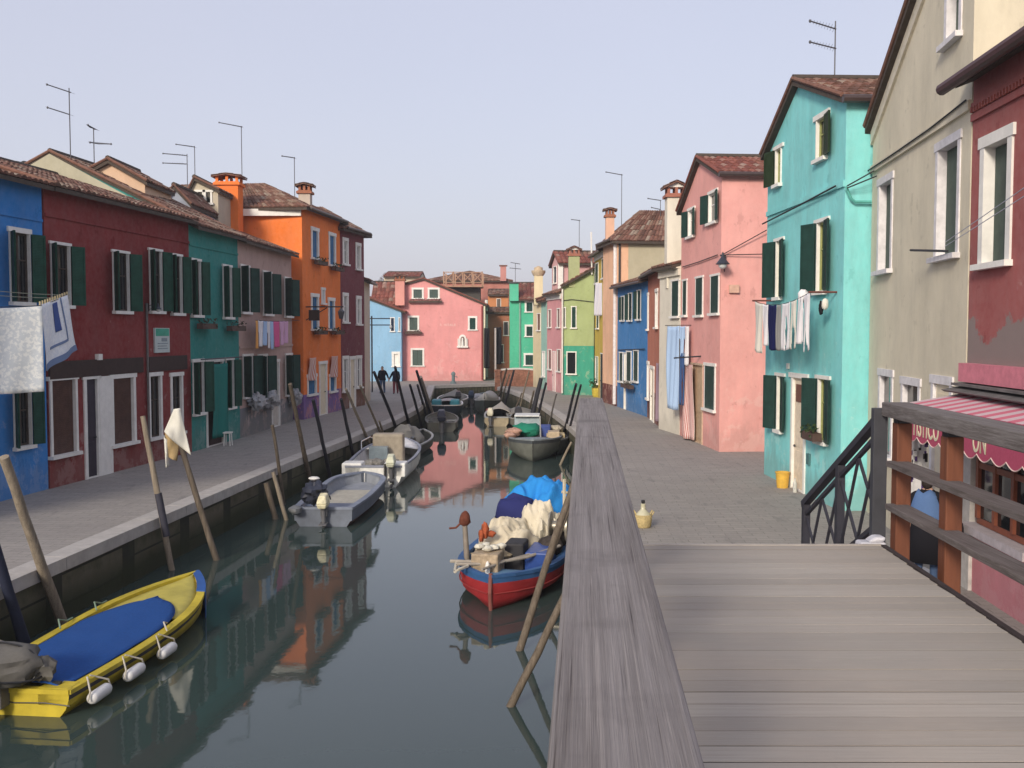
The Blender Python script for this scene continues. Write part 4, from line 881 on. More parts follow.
# ================================================================ demijohn in a basket
c = on_z(643, 527); c.z = 0
t = thing('demijohn', 'glass demijohn in a straw basket standing alone on the paving', 'demijohn', tuple(c))
n = MB(); n.lathe(c, [(.13, 0), (.15, .03), (.17, .2), (.165, .24), (.155, .24), (.14, .06), (.1, .05)], 16); b_ = n.build('basket', plain('straw', (.50, .40, .20), .9, .1, .3, 40), t, smooth=True)
for s_ in (-1, 1):
    n = MB(); n.tube([c + Vector((s_ * .16, 0, .22)), c + Vector((s_ * .2, 0, .28)), c + Vector((s_ * .17, 0, .31)), c + Vector((s_ * .13, 0, .24))], .015, 6); n.build('basket_handle', plain('straw', (.50, .40, .20), .9, .1, .3, 40), t)
n = MB(); n.lathe(c, [(.06, .06), (.145, .12), (.14, .24), (.07, .31), (.045, .34), (.045, .42), (.05, .43), (.035, .44)], 16); n.build('bottle', plain('milky_glass', (.52, .50, .36), .15, .5, .1), t, smooth=True)
n = MB(); n.lathe(c, [(.03, .44), (.036, .47), (.034, .5), (.01, .51)], 10); n.build('stopper', BLACK, t, smooth=True)

# ================================================================ mooring poles
PALE = wood('pale_weathered_pole', (0.15, 0.125, 0.095), (0.29, 0.245, 0.19), axis=2, coarse=.5)
BROWNP = wood('brown_weathered_pole', (0.075, 0.06, 0.045), (0.16, 0.13, 0.10), axis=2, coarse=.5)
DARKP = plain('tarred_pole', (0.018, 0.018, 0.026), .6, .3, .2)
def quay_x(line, y):
    for (x0, y0), (x1, y1) in zip(line, line[1:]):
        if y0 <= y <= y1: return x0 + (x1 - x0) * (y - y0) / (y1 - y0)
    return line[-1][0]
def pole(label, a, b, r, mat, dy=0.0, name='mooring_pole', low=None, group='wooden mooring poles along the canal', bend=0.03, knots=True):
    b = list(b); right = b[0] > 490 and dy == 0
    for _ in range(60):
        p = on_z(b[0], b[1], WATER); qx = quay_x(RQ if right else LQ, p.y)
        if (right and p.x < qx - r - .06) or (not right and p.x > qx + r + .06): break
        k_ = 1.5 / (b[1] - a[1]); b[0] += (b[0] - a[0]) * k_; b[1] += 1.5
    q = on_y(a[0], a[1], p.y + dy)
    if dy == 0:
        for i_ in range(26):   # lean along the quay just enough to stand clear of the kerb
            q = on_y(a[0], a[1], p.y - i_ * .15); f_ = (0.05 - p.z) / (q.z - p.z); e_ = p.lerp(q, min(max(f_, 0), 1)); qx = quay_x(RQ if right else LQ, e_.y)
            if (right and e_.x < qx - r - .05) or (not right and e_.x > qx + r + .05): break
    d = q - p; base = p - d * (1.3 / max(d.z, .5)); base.z = -2.3
    pts = []; rr_ = []; N = 9; rg = random.Random(int(a[0] * 13 + b[0])); sid = d.cross(Vector((0, 1, 0))).normalized()
    bo = rg.uniform(-1, 1) * bend
    for i in range(N + 1):
        f = i / N; pts.append(base.lerp(q, f) + sid * (math.sin(f * math.pi) * bo + rg.uniform(-.008, .008))); rr_.append(r * (1.08 - .28 * f) * rg.uniform(.94, 1.06))
    o = MB().tube(pts, rr_, 9)
    ob = o.build(name, mat, None, smooth=True); rebase(ob); tag(ob, label, 'mooring pole', group); return p, q
# left quay, near to far
pole('thick pale bare pole leaning by the left edge, behind the yellow boat', (4, 457), (62, 618), .085, PALE)
pole('dark blue painted post at the left edge beside the grey outboard cover', (-14, 520), (24, 642), .09, plain('navy_post', (.02, .025, .05)))
P3 = pole('pale grey pole with a dark band, left of the pole wearing the white cloth', (143, 416), (173, 570), .062, PALE)
P4 = pole('leaning brown pole wearing a white cloth over its top', (181, 445), (217, 560), .068, BROWNP)
pole('short stubby pole rotting against the quay wall left of the twin poles', (266, 483), (275, 519), .08, BROWNP)
pole('slim dark brown pole crossing the pale stub in front of the dusty pink house', (272.4, 425), (279, 476), .055, BROWNP)
pole('short pale stub at the foot of the slim dark brown pole', (273, 472), (285, 520), .06, PALE)
pole('long brown pole leaning before the orange corner, left of the grey dinghy', (290, 384), (311, 481), .07, BROWNP)
pole('black pole leaning in front of the lilac foot of the orange house', (313.4, 400), (329, 472), .065, DARKP)
pole('black pole leaning in front of the door of the maroon house', (341, 399), (353, 458), .065, DARKP)
pole('thin light brown pole touching the bow of the white motorboat', (346, 389), (368.5, 441), .055, PALE)
pole('thin pale pole right beyond the white motorboat pole', (360, 386), (383.5, 440), .05, PALE)
pole('short pale stub between the white motorboat and the grey cover', (379, 421), (386, 441), .05, PALE)
pole('black pole standing left of the walking couple', (374, 372), (401, 440), .07, DARKP)
pole('black pole standing right of the walking couple', (395, 367), (412, 434), .07, DARKP)
pole('shorter black pole, second to the right of the couple', (410, 385), (420, 420), .07, DARKP)
pole('black pole with the pale pole close behind it', (417.5, 385), (428, 420), .07, DARKP)
pole('tall black pole in front of the left corner of the pink end house', (416.5, 371), (432, 421), .08, DARKP)
pole('whitish pole beside the teal boat', (420.5, 377), (434, 419), .10, plain('whitish_pole', (.34, .29, .26)))
# right quay
G2 = 'wooden mooring poles along the right quay'
pole('outer thin black pole in front of the jade green ground floor', (576, 384), (562.5, 436), .06, DARKP, group=G2)
pole('inner thin black pole in front of the jade green ground floor', (581, 385), (567, 436), .05, DARKP, group=G2)
pole('thick black pole, the stoutest on the right quay', (541, 378), (530, 425), .13, DARKP, group=G2)
pole('black pole leaning just right of the stoutest pole', (546, 383), (535, 425), .07, DARKP, group=G2)
pole('pale grey thin pole in front of the small pink house', (556.5, 393), (550, 420), .045, plain('grey_pole', (.26, .24, .23)), group=G2)
pole('slanting brown pole left of the stoutest pole', (534, 391), (527, 418), .06, BROWNP, group=G2)
pole('leaning pale pole crossing the right end of the brick parapet', (529, 371), (519.5, 411), .05, PALE, group=G2)
pole('dark pole crossing the middle of the brick parapet', (514, 370), (505, 402), .08, DARKP, group=G2)
pole('dark pole at the left end of the brick parapet', (506.5, 369), (498, 400), .08, BROWNP, group=G2)
pole('brown pole between the two dark ones at the brick parapet', (509.5, 374), (501.5, 401), .05, PALE, group=G2)
pole('thin brown pole low on the quay wall, left of the slanting brown one', (522, 393), (514, 412), .05, BROWNP, group=G2)
pole('pale stick leaning low against the near right quay wall', (571.5, 442), (561, 465), .05, PALE, group=G2)
G3 = 'poles leaning against the footbridge'
pole('long brown pole leaning across the red boat to the bridge rail', (592, 430), (521, 650), .06, BROWNP, dy=1.2, group=G3)
pole('second long pole half hidden behind the one across the red boat', (596, 440), (536, 600), .05, BROWNP, dy=1.5, group=G3)
pole('lowest leaning pole in the bottom foreground against the bridge', (577, 572), (509, 706), .055, BROWNP, dy=.25, group=G3)
# white cloth over the pole top
def sheet(name, label, cat, fn, nu, nv, mat, thick=.006, group=None, smooth=True, keep=None):
    vs = [[Vector(fn(i / nu, j / nv)) for j in range(nv + 1)] for i in range(nu + 1)]; m = MB(); m.v = [v for r in vs for v in r]
    for i in range(nu):
        for j in range(nv):
            if keep and not keep((i + .5) / nu, (j + .5) / nv): continue
            a = i * (nv + 1) + j; m.f.append([a, a + nv + 1, a + nv + 2, a + 1]); m.r.append(.5); m.mi.append(0)
    o = m.build(name, mat, None, smooth=True, solid=thick); bm = bmesh.new(); bm.from_mesh(o.data)
    bmesh.ops.delete(bm, geom=[v for v in bm.verts if not v.link_faces], context='VERTS'); bm.to_mesh(o.data); bm.free(); rebase(o)
    tag(o, label, cat, group); return o
q = P4[1]
WCLOTH = fabric('off_white_cloth', (.62, .61, .55))
def dsheet(c4, amp, seed):
    def fn(u, v):
        p = c4[0].lerp(c4[1], u).lerp(c4[3].lerp(c4[2], u), v)
        return p + Vector((.3, -1, 0)) * (amp * (math.sin(u * 8 + v * 4 + seed) + .5 * math.sin(u * 3 - v * 9 + seed)) * (.25 + .75 * v)) + Vector((0, -.05 * math.sin(u * math.pi), 0))
    return fn
yq = q.y - .07
sheet('cloth', 'white cloth draped over the top of the leaning brown pole', 'cloth', dsheet([on_y(174, 409, yq), on_y(180, 408, yq), on_y(191, 455, yq), on_y(164, 432, yq)], .035, 1), 18, 18, WCLOTH)
sheet('rag', 'tan rag hanging under the white cloth on the leaning brown pole', 'rag', dsheet([on_y(165, 431, yq + .04), on_y(180, 440, yq + .04), on_y(177, 461, yq + .04), on_y(165, 455, yq + .04)], .03, 4), 14, 12, fabric('tan_rag', (.34, .25, .13)))
sheet('cloth_tail', 'narrow white tail of cloth hanging below the tan rag', 'cloth', dsheet([on_y(164, 436, yq + .02), on_y(168, 440, yq + .02), on_y(169, 466, yq + .02), on_y(166, 468, yq + .02)], .02, 7), 6, 14, WCLOTH)
n = MB(); q3 = P3[0].lerp(P3[1], .28); d3 = (P3[1] - P3[0]).normalized()
n.tube([P3[0].lerp(P3[1], .22), P3[0].lerp(P3[1], .5)], .07, 10); o = n.build('pole_sleeve', plain('dark_sleeve', (.035, .035, .05)), None, smooth=True); rebase(o); tag(o, 'dark tarred sleeve round the lower half of the pale grey pole', 'sleeve')

# ================================================================ boats
def boatmat(name, c, rough=.45): return plain(name, c, rough + .1, .35, .20, 3.3, bump=.08)
class Boat:
    def __init__(s, label, S, Bw, beam, fb, rise, hull, gun, inner=None, tr=.8, full=2.4, deck=None, cat='boat', name='moored_boat', draft=.22, floor=.12, strake=None, strake_h=.3, group=None, cap=.07, foot=None):
        s.S = Vector((S[0], S[1], WATER)); s.W = Vector((Bw[0], Bw[1], WATER)); s.L = (s.W - s.S).length; s.f = (s.W - s.S).normalized(); s.r = Vector((s.f.y, -s.f.x, 0))
        s.beam, s.fb, s.rise, s.tr, s.full = beam, fb, rise, tr, full
        s.root = thing(name, label, cat, tuple(s.S), group)
        NS = 22; ts = [i / NS for i in range(NS + 1)]
        def ring(t, off, zs):
            return [s.P(t, x, z) for x, z in zs]
        m = MB(); prof = []
        for t in ts:
            b = s.hb(t); g = s.sz(t); dd = draft * (1 - t ** 4)
            prof.append([(-b, g), (-b * .985, g - strake_h), (-b * .93, g * .30), (-b * .66 * (1 - .3 * t), -dd * .7 + .04 * t), (0, -dd), (b * .66 * (1 - .3 * t), -dd * .7 + .04 * t), (b * .93, g * .30), (b * .985, g - strake_h), (b, g)])
        K = 9; o = 0
        for t, pf in zip(ts, prof): m.v += [s.P(t + (0 if t < .9 else 0) - 0.0, x, z) for x, z in pf]
        for i in range(NS):
            for k in range(K - 1):
                a = i * K + k; m.f.append([a, a + 1, a + K + 1, a + K]); m.r.append(.5); m.mi.append(1 if (strake and k in (0, K - 2)) else (2 if (foot and k in (2, 3, 4, 5)) else 0))
        m.f.append(list(range(K))); m.r.append(.5); m.mi.append(0)
        mats = [hull, strake or hull, foot or hull]
        m.build('hull', mats, s.root, smooth=True)
        # inner shell
        m = MB(); K2 = 4; zf = floor
        for t in ts:
            t2 = min(max(t, .012), .985); b = max(s.hb(t2) - .06, .01); g = s.sz(t2); m.v += [s.P(t2, -b, g), s.P(t2, -b * .86, zf + .02 + max(0, t - .8) * .5), s.P(t2, b * .86, zf + .02 + max(0, t - .8) * .5), s.P(t2, b, g)]
        for i in range(NS):
            for k in range(3): a = i * 4 + k; m.f.append([a, a + 4, a + 5, a + 1]); m.r.append(.5); m.mi.append(0)
        m.f.append([0, 1, 2, 3]); m.r.append(.5); m.mi.append(0)
        m.build('inner_shell', inner or hull, s.root)
        # gunwale
        m = MB()
        for sg in (-1, 1):
            for t0, t1 in zip(ts, ts[1:]):
                a, b_ = s.hb(t0), s.hb(t1); z0, z1 = s.sz(t0), s.sz(t1); w_ = cap
                ia, ib = max(a - w_, 0.0), max(b_ - w_, 0.0)
                m.hexa([s.P(t0, sg * ia, z0 - .03), s.P(t0, sg * (a + .02), z0 - .03), s.P(t1, sg * (b_ + .02), z1 - .03), s.P(t1, sg * ib, z1 - .03), s.P(t0, sg * ia, z0 + .025), s.P(t0, sg * (a + .02), z0 + .025), s.P(t1, sg * (b_ + .02), z1 + .025), s.P(t1, sg * ib, z1 + .025)])
        b0 = s.hb(0); m.hexa([s.P(-.004, -b0, s.fb - .03), s.P(-.004, b0, s.fb - .03), s.P(.015, b0, s.fb - .03), s.P(.015, -b0, s.fb - .03), s.P(-.004, -b0, s.fb + .03), s.P(-.004, b0, s.fb + .03), s.P(.015, b0, s.fb + .03), s.P(.015, -b0, s.fb + .03)])
        m.build('gunwale', gun, s.root)
    def hb(s, t):
        h = s.beam / 2
        if t < .45: return h * (s.tr + (1 - s.tr) * math.sin(t / .45 * math.pi / 2))
        return max(h * (1 - ((t - .45) / .55) ** s.full), .012)
    def sz(s, t): return s.fb + s.rise * max(0, t - .25) ** 2 / .5625
    def P(s, t, x, z): return s.S + s.f * (t * s.L) + s.r * x + Vector((0, 0, z))
    def deck(s, t0, t1, mat, dz=.0, name='foredeck', crown=.04, inset=.03, belly=None):
        m = MB(); N = 12; K = 7
        for i in range(N + 1):
            t = t0 + (t1 - t0) * i / N; b = max(s.hb(min(t, .995)) - inset, .005)
            for k in range(K):
                f = -1 + 2 * k / (K - 1); zz = s.sz(t) + dz + crown * (1 - f * f) * (1 if belly is None else belly(i / N))
                m.v.append(s.P(t, b * f, zz))
        for i in range(N):
            for k in range(K - 1): a = i * K + k; m.f.append([a, a + K, a + K + 1, a + 1]); m.r.append(.5); m.mi.append(0)
        return m.build(name, mat, s.root, smooth=True, solid=.02)
    def thwart(s, t, mat, w=.22, z=None, name='thwart'):
        m = MB(); b = s.hb(t) - .05; z = z or s.sz(t) - .1; d = w / 2 / s.L
        m.hexa([s.P(t - d, -b, z - .03), s.P(t - d, b, z - .03), s.P(t + d, b, z - .03), s.P(t + d, -b, z - .03), s.P(t - d, -b, z), s.P(t - d, b, z), s.P(t + d, b, z), s.P(t + d, -b, z)]); return m.build(name, mat, s.root)
    def block(s, name, t0, t1, x0, x1, z0, z1, mat, bevel=.02, parent=None):
        m = MB(); m.hexa([s.P(t0, x0, z0), s.P(t0, x1, z0), s.P(t1, x1, z0), s.P(t1, x0, z0), s.P(t0, x0, z1), s.P(t0, x1, z1), s.P(t1, x1, z1), s.P(t1, x0, z1)]); return m.build(name, mat, parent or s.root, bevel=bevel)
    def outboard(s, cowl, leg=None, x=0, k=1.0, tilt=0.0, cover=False):
        leg = leg or plain('outboard_leg_grey', (.12, .12, .13), .5, .4)
        c = s.P(0, x, s.fb); bk = -s.f; up = Vector((0, 0, 1)); ca, sa = math.cos(tilt), math.sin(tilt); bk2 = bk * ca + up * sa; up2 = up * ca - bk * sa
        R = Matrix((s.r, bk2, up2)).transposed()
        m = MB(); m.obox(c + bk2 * .08 * k + up2 * -.05 * k, s.r * .09 * k, bk2 * .10 * k, up2 * .13 * k); o = m.build('outboard_motor', leg, s.root, bevel=.01)
        m = MB(); cc = c + bk2 * .20 * k + up2 * .08 * k; V = lambda a_, b_, z_: cc + s.r * a_ * k + bk2 * b_ * k + up2 * z_ * k
        m.hexa([V(-.12, -.18, 0), V(.12, -.18, 0), V(.10, .20, .0), V(-.10, .20, .0), V(-.15, -.22, .14), V(.15, -.22, .14), V(.14, .24, .14), V(-.14, .24, .14)]); m.hexa([V(-.15, -.22, .145), V(.15, -.22, .145), V(.14, .24, .145), V(-.14, .24, .145), V(-.10, -.17, .36), V(.10, -.17, .36), V(.09, .12, .33), V(-.09, .12, .33)]); m.build('cowl', cowl, o, bevel=.035 * k)
        m = MB(); m.tube([c + bk2 * .2 * k + up2 * .05 * k, c + bk2 * .22 * k - up2 * .45 * k], [.07 * k, .05 * k], 8); m.obox(c + bk2 * .26 * k - up2 * .35 * k, s.r * .10 * k, bk2 * .14 * k, up2 * .012); m.ell(c + bk2 * .26 * k - up2 * .55 * k, .05 * k, .16 * k, .05 * k, 8, 6, R=R); m.build('drive_leg', leg, o, smooth=True)
        m = MB(); m.tube([c + bk2 * .05 * k + up2 * .15 * k, c - bk2 * .3 * k + up2 * .22 * k], .02, 6); m.build('tiller', BLACK, o)
        return o
    def clutter(s, name, pts, mat, parent=None):
        m = MB()
        for (t, x, z, rx_, ry_, rz_) in pts: m.ell(s.P(t, x, z), rx_, ry_, rz_, 10, 7, lump=.35, seed=t * 9 + x)
        return m.build(name, mat, parent or s.root, smooth=True)
    def rope(s, pts, r=.012, mat=None, name='rope'):
        m = MB(); m.tube([s.P(*p) for p in pts], r, 6); return m.build(name, mat or ROPE, s.root, smooth=True)
YEL = boatmat('yellow_hull_paint', (.47, .37, .03), .5); YELD = boatmat('cream_yellow_deck', (.43, .37, .075), .5); BLUP = boatmat('blue_boat_paint', (.02, .085, .30), .5)
by = Boat('yellow open boat with a blue tarpaulin cover and white fenders, nearest on the left', (-5.98, 11.75), (-5.42, 16.95), 1.62, .31, .17, YEL, YEL, YELD, tr=.86, full=2.6, draft=.2, strake=plain('dark_rub_band', (.05, .05, .06)), strake_h=.10, cap=.11)
by.deck(.58, .992, YELD, dz=-.03, crown=.05, inset=.1)
TARP = fabric('blue_tarpaulin', (.02, .07, .24), var=.2)
m = MB(); N = 26; K = 15
for i in range(N + 1):
    f = i / N; t = .02 + .70 * f; end = 1 - max(0, (f - .62) / .38) ** 2.4
    b = max((by.hb(t) - .14) * (end ** .5 if end > 0 else 0), .0)
    for k in range(K):
        u = -1 + 2 * k / (K - 1); m.v.append(by.P(t, b * u, by.sz(t) + .025 + .05 * (1 - u * u) + .018 * mnoise.noise(Vector((t * 14, u * 2.2, 0))) + .012 * mnoise.noise(Vector((t * 5, u * 9, 4)))))
for i in range(N):
    for k in range(K - 1): a = i * K + k; m.f.append([a, a + K, a + K + 1, a + 1]); m.r.append(.5); m.mi.append(0)
m.build('tarpaulin', TARP, by.root, smooth=True, solid=.012)
m = MB()
for sg in (1,):
    for i in range(6):
        t0, t1 = .80 + .195 * i / 6, .80 + .195 * (i + 1) / 6
        m.hexa([by.P(t0, sg * (by.hb(t0) - .12 if by.hb(t0) > .13 else 0), by.sz(t0) + .026), by.P(t0, sg * (by.hb(t0) + .03), by.sz(t0) + .026), by.P(t1, sg * (by.hb(t1) + .03), by.sz(t1) + .026), by.P(t1, sg * (max(by.hb(t1) - .12, 0)), by.sz(t1) + .026),
                by.P(t0, sg * (by.hb(t0) - .12 if by.hb(t0) > .13 else 0), by.sz(t0) + .045), by.P(t0, sg * (by.hb(t0) + .03), by.sz(t0) + .045), by.P(t1, sg * (by.hb(t1) + .03), by.sz(t1) + .045), by.P(t1, sg * (max(by.hb(t1) - .12, 0)), by.sz(t1) + .045)])
        m.hexa([by.P(t0, sg * (by.hb(t0) + .02), -.1), by.P(t0, sg * (by.hb(t0) + .035), -.1), by.P(t1, sg * (by.hb(t1) + .035), -.1), by.P(t1, sg * (by.hb(t1) + .02), -.1),
                by.P(t0, sg * (by.hb(t0) + .02), by.sz(t0) + .02), by.P(t0, sg * (by.hb(t0) + .035), by.sz(t0) + .02), by.P(t1, sg * (by.hb(t1) + .035), by.sz(t1) + .02), by.P(t1, sg * (by.hb(t1) + .02), by.sz(t1) + .02)])
m.build('blue_bow_panel', BLUP, by.root)
by.block('stern_seat', 0.0, .055, .28, .68, .12, .345, YEL)
m = MB(); c = by.P(.03, .45, .355); m.obox(c, by.r * .05, by.f * .03, (0, 0, .02)); m.build('deck_fitting', BLACK, by.root)
FEND = plain('white_fender_vinyl', (.66, .66, .66), .45, .4, .06)
for t, zz in ((.08, .15), (.23, .15), (.40, .15)):
    c = by.P(t, by.hb(t) + .12, zz); m = MB(); R = Matrix((by.f, by.r, (0, 0, 1))).transposed()
    m.lathe(c - by.f * .22, [(.02, 0), (.06, .02), (.075, .06), (.075, .38), (.06, .42), (.02, .44)], 14, ax=by.r, ay=(0, 0, 1), az=by.f); o = m.build('fender', FEND, by.root, smooth=True)
    m = MB()
    for e_ in (-.27, .27): m.tube([c + by.f * e_, c + by.f * e_ * .8 + Vector((0, 0, .10)), by.P(t + e_ * .12 / by.L, by.hb(t) - .02, by.sz(t) + .05)], .012, 6)
    m.build('fender_rope', ROPE, o)
by.rope([(.45, by.hb(.45), .34), (.47, by.hb(.47) - .1, .44), (.5, by.hb(.5) - .12, .38)]); 
for t_ in (.42, .60): by.rope([(t_, -by.hb(t_) + .1, .38), (t_ + .03, -by.hb(t_) - .02, .46), (t_ + .06, -by.hb(t_) + .02, .40), (t_ + .1, -by.hb(t_) - .02, .38)], .012, plain('green_rope', (.2, .28, .2)))
by.rope([(.01, -.5, .2), (-.003, 0, .16), (-.006, .4, .18), (.0, .7, .14)], .008, BLACK)
gcv = fabric('grey_canvas', (.13, .125, .115), var=.15)
o = by.outboard(gcv, x=-.15, k=1.0)
m = MB(); c = by.P(.0, -.22, .60)
m.ell(c, .52, .36, .27, 22, 14, lump=.22, seed=4); m.ell(c + Vector((.50, .12, -.08)), .15, .14, .15, 12, 8, lump=.5, seed=9); m.build('canvas_cover', gcv, o, smooth=True)
m = MB()
for k_ in range(2):
    pts = []
    for i in range(19):
        th = 2 * math.pi * i / 18; v = Vector((math.cos(th) * .53, 0, math.sin(th) * .285)) if k_ else Vector((math.cos(th) * .53, math.sin(th) * .375, -.06 - .08 * math.cos(th)))
        pts.append(c + v * 1.0)
    m.tube(pts, .014, 5, cap=False)
m.build('strap', BLACK, o)

GRYB = boatmat('grey_blue_hull', (.13, .15, .19), .5)
bd = Boat('grey blue open dinghy with a taped outboard motor, moored astern of the white motorboat', (-4.48, 23.4), (-4.28, 28.7), 1.62, .44, .12, GRYB, boatmat('grey_blue_gunwale', (.20, .23, .30)), boatmat('pale_grey_inside', (.25, .27, .31)), tr=.86, full=7, floor=.16, cap=.13, foot=boatmat('dull_red_bottom', (.22, .09, .07)))
bd.block('floor_board', .2, .78, -.55, .55, .17, .22, plain('beige_floor', (.42, .40, .34)), .005); bd.thwart(.16, boatmat('grey_blue_gunwale', (.20, .23, .30)), .9, .34, 'stern_bench')
bd.outboard(plain('taped_cream_cowl', (.62, .58, .40), .5, .3, .35, 9), x=.05, k=.9, tilt=-.1)
m = MB(); m.ell(bd.P(.03, -.22, .78), .30, .36, .26, 24, 14, lump=.55, seed=2); m.build('dark_cover', plain('dark_blue_bag', (.03, .035, .055), .5), bd.root, smooth=True)
m = MB(); m.ell(bd.P(.06, -.28, 1.1), .14, .12, .05, 10, 6, lump=.3, seed=7); m.build('white_rag', WHITE, bd.root, smooth=True)
m = MB(); m.ell(bd.P(-.03, -.62, .42), .16, .2, .10, 10, 6, lump=.4, seed=3); m.build('grey_rag', plain('grey_rag', (.2, .21, .22)), bd.root, smooth=True)

WB = boatmat('white_gelcoat', (.80, .80, .77), .35)
bw_ = Boat('white fibreglass motorboat with a tan seat cover, beyond the grey blue dinghy', (-4.12, 29.4), (-4.02, 35.8), 2.0, .62, .22, WB, boatmat('grey_rub_rail', (.25, .27, .33)), boatmat('pale_inside', (.62, .62, .62)), tr=.84, full=3.2, floor=.2)
bw_.deck(.62, .99, WB, crown=.10, inset=.05)
bw_.block('tan_seat_cover', .42, .50, -.45, .55, .25, 1.32, plain('tan_vinyl', (.36, .31, .24), .6), .08)
bw_.block('console', .36, .40, -.5, .1, .3, .95, plain('smoked_screen', (.22, .27, .30), .3)); bw_.block('stern_locker', .0, .10, -.95, -.35, .3, .72, WB, .04); bw_.block('stern_locker', .0, .10, .30, .95, .3, .72, WB, .04)
bw_.outboard(plain('pale_green_cowl', (.55, .56, .44)), x=.55, k=.95, tilt=-.15)
bw_.clutter('coiled_gear', [(.2, -.2, .5, .35, .3, .2), (.25, .3, .5, .3, .3, .18), (.16, .0, .6, .2, .2, .12)], plain('mixed_gear', (.25, .24, .22), .8, .2, .5, 12))
m = MB(); m.tube([bw_.P(.55, -.95, .7), bw_.P(.6, -1.0, .95), bw_.P(.75, -.85, 1.0), bw_.P(.8, -.6, .85)], .025, 8); m.build('grab_rail', plain('chrome', (.6, .6, .6), .2, .6, metal=1), bw_.root)
m = MB()
for x in (.35, .6): m.tube([bw_.P(-.01, x, .72), bw_.P(-.02, x, .1)], .03, 6)
m.build('mooring_line', BLACK, bw_.root)

DKB = boatmat('dark_grey_hull', (.06, .065, .065)); OLV = boatmat('olive_grey_hull', (.11, .11, .095)); LG = boatmat('light_grey_paint', (.32, .33, .33)); CANV = fabric('grey_canvas_cover', (.22, .215, .20), var=.2)
b4 = Boat('small dark boat with a humped grey cover ahead of the white motorboat', (-4.0, 36.6), (-3.7, 41.4), 1.4, .42, .15, DKB, LG, DKB, full=2.6)
m = MB(); m.ell(b4.P(.22, -.1, .55), .62, .75, .52, 18, 11, lump=.25, seed=5); m.build('canvas_hump', CANV, b4.root, smooth=True); b4.outboard(BLACK, x=.35, k=.8)
b5 = Boat('grey open boat with a big black outboard, below the black poles', (-3.25, 45.8), (-3.6, 51), 1.6, .42, .15, OLV, OLV, boatmat('mid_grey_inside', (.16, .16, .15)), full=2.6)
b5.outboard(plain('blue_black_cowl', (.02, .022, .04), .4), x=.0, k=1.5); b5.clutter('gear', [(.3, -.2, .35, .5, .6, .2)], plain('dull_gear', (.12, .12, .11), .8, .2, .4, 8)); b5.thwart(.5, LG)
b6 = Boat('dark hulled boat with a white rim and a teal cockpit', (-3.65, 57.5), (-3.6, 52.6), 1.75, .62, .12, boatmat('navy_hull', (.02, .03, .05)), WHITE, boatmat('teal_inside', (.04, .22, .27)), tr=.85, full=5, floor=.35)
TEAL = boatmat('teal_canopy', (.04, .24, .30)); b6.block('teal_seat', .55, .78, -.75, -.25, .5, .95, TEAL, .08); b6.block('teal_seat', .55, .78, .25, .75, .5, .95, TEAL, .08); b6.deck(.0, .5, LG, crown=.2, name='cabin_cover')
b7 = Boat('pale covered boat furthest away by the left corner', (-3.7, 59.6), (-3.6, 64.0), 1.9, .55, .2, LG, WHITE, LG, full=2.4); b7.deck(.0, .98, CANV, crown=.25, name='canvas_cover'); b7.outboard(BLACK, x=.5, k=1.3)
b8 = Boat('low dark boat moored under the pink end house, right of the covered one', (-2.2, 61.5), (-1.9, 66), 1.6, .45, .15, DKB, boatmat('blue_grey_rim', (.25, .32, .38)), DKB, full=2.4); b8.outboard(plain('navy_cowl', (.03, .05, .09)), x=-.3, k=1.3); b8.clutter('gear', [(.4, 0, .45, .5, .8, .25)], plain('light_gear', (.35, .36, .38), .8, .2, .4, 8))
b9 = Boat('dark boat with a peaked grey canvas cover in the middle of the canal bend', (-1.35, 60.5), (-1.55, 55.3), 1.45, .66, .2, boatmat('dark_green_hull', (.035, .045, .04)), LG, DKB, full=2.0); b9.deck(.02, .97, fabric('pale_grey_canvas', (.34, .34, .34)), crown=.42, name='peaked_canvas'); b9.clutter('fender', [(1.0, -.2, .2, .12, .12, .2)], plain('dull_red_fender', (.2, .06, .06)))
b10 = Boat('beige open boat with a cream outboard, left of the grey motor skiff', (-.75, 48.6), (-.55, 54), 1.45, .45, .15, boatmat('beige_hull', (.36, .30, .20)), LG, OLV, full=2.4); b10.outboard(plain('cream_cowl', (.66, .62, .48)), x=-.3, k=1.1); b10.deck(.35, .98, fabric('beige_canvas', (.36, .34, .31)), crown=.3, name='canvas_cover')
b11 = Boat('grey skiff with a black and white outboard beside the right quay', (.55, 48.0), (.35, 53.5), 1.5, .45, .15, OLV, boatmat('mid_grey', (.22, .22, .21)), boatmat('olive_yellow_inside', (.26, .22, .09)), full=2.4); b11.outboard(plain('black_white_cowl', (.03, .03, .035)), x=-.25, k=1.35); b11.deck(.4, .98, plain('grey_brown_deck', (.2, .19, .17)), crown=.1)
b12 = Boat('bulky grey workboat loaded with a green tarpaulin, crates and a windscreen', (1.05, 41.8), (.74, 35.2), 2.1, .62, .16, boatmat('grey_green_hull', (.16, .17, .15)), boatmat('blue_grey_rail', (.22, .25, .27)), boatmat('brown_inside', (.12, .08, .05)), full=3.4, floor=.3, strake=boatmat('dark_strake', (.07, .08, .09)), strake_h=.14)
b12.deck(.80, .985, boatmat('worn_blue_deck', (.20, .235, .26)), crown=.05)
m = MB(); m.ell(b12.P(.56, .35, .86), .55, .55, .26, 16, 9, lump=.35, seed=8); m.build('green_tarpaulin', fabric('green_tarp', (.02, .20, .13), var=.2), b12.root, smooth=True)
b12.block('windscreen', .30, .33, -.2, .85, .7, 1.25, plain('pale_screen', (.35, .42, .46), .2), .03); b12.block('cabin_roof', .18, .36, -.15, .85, 1.25, 1.31, plain('white_roof', (.6, .62, .62)), .02)
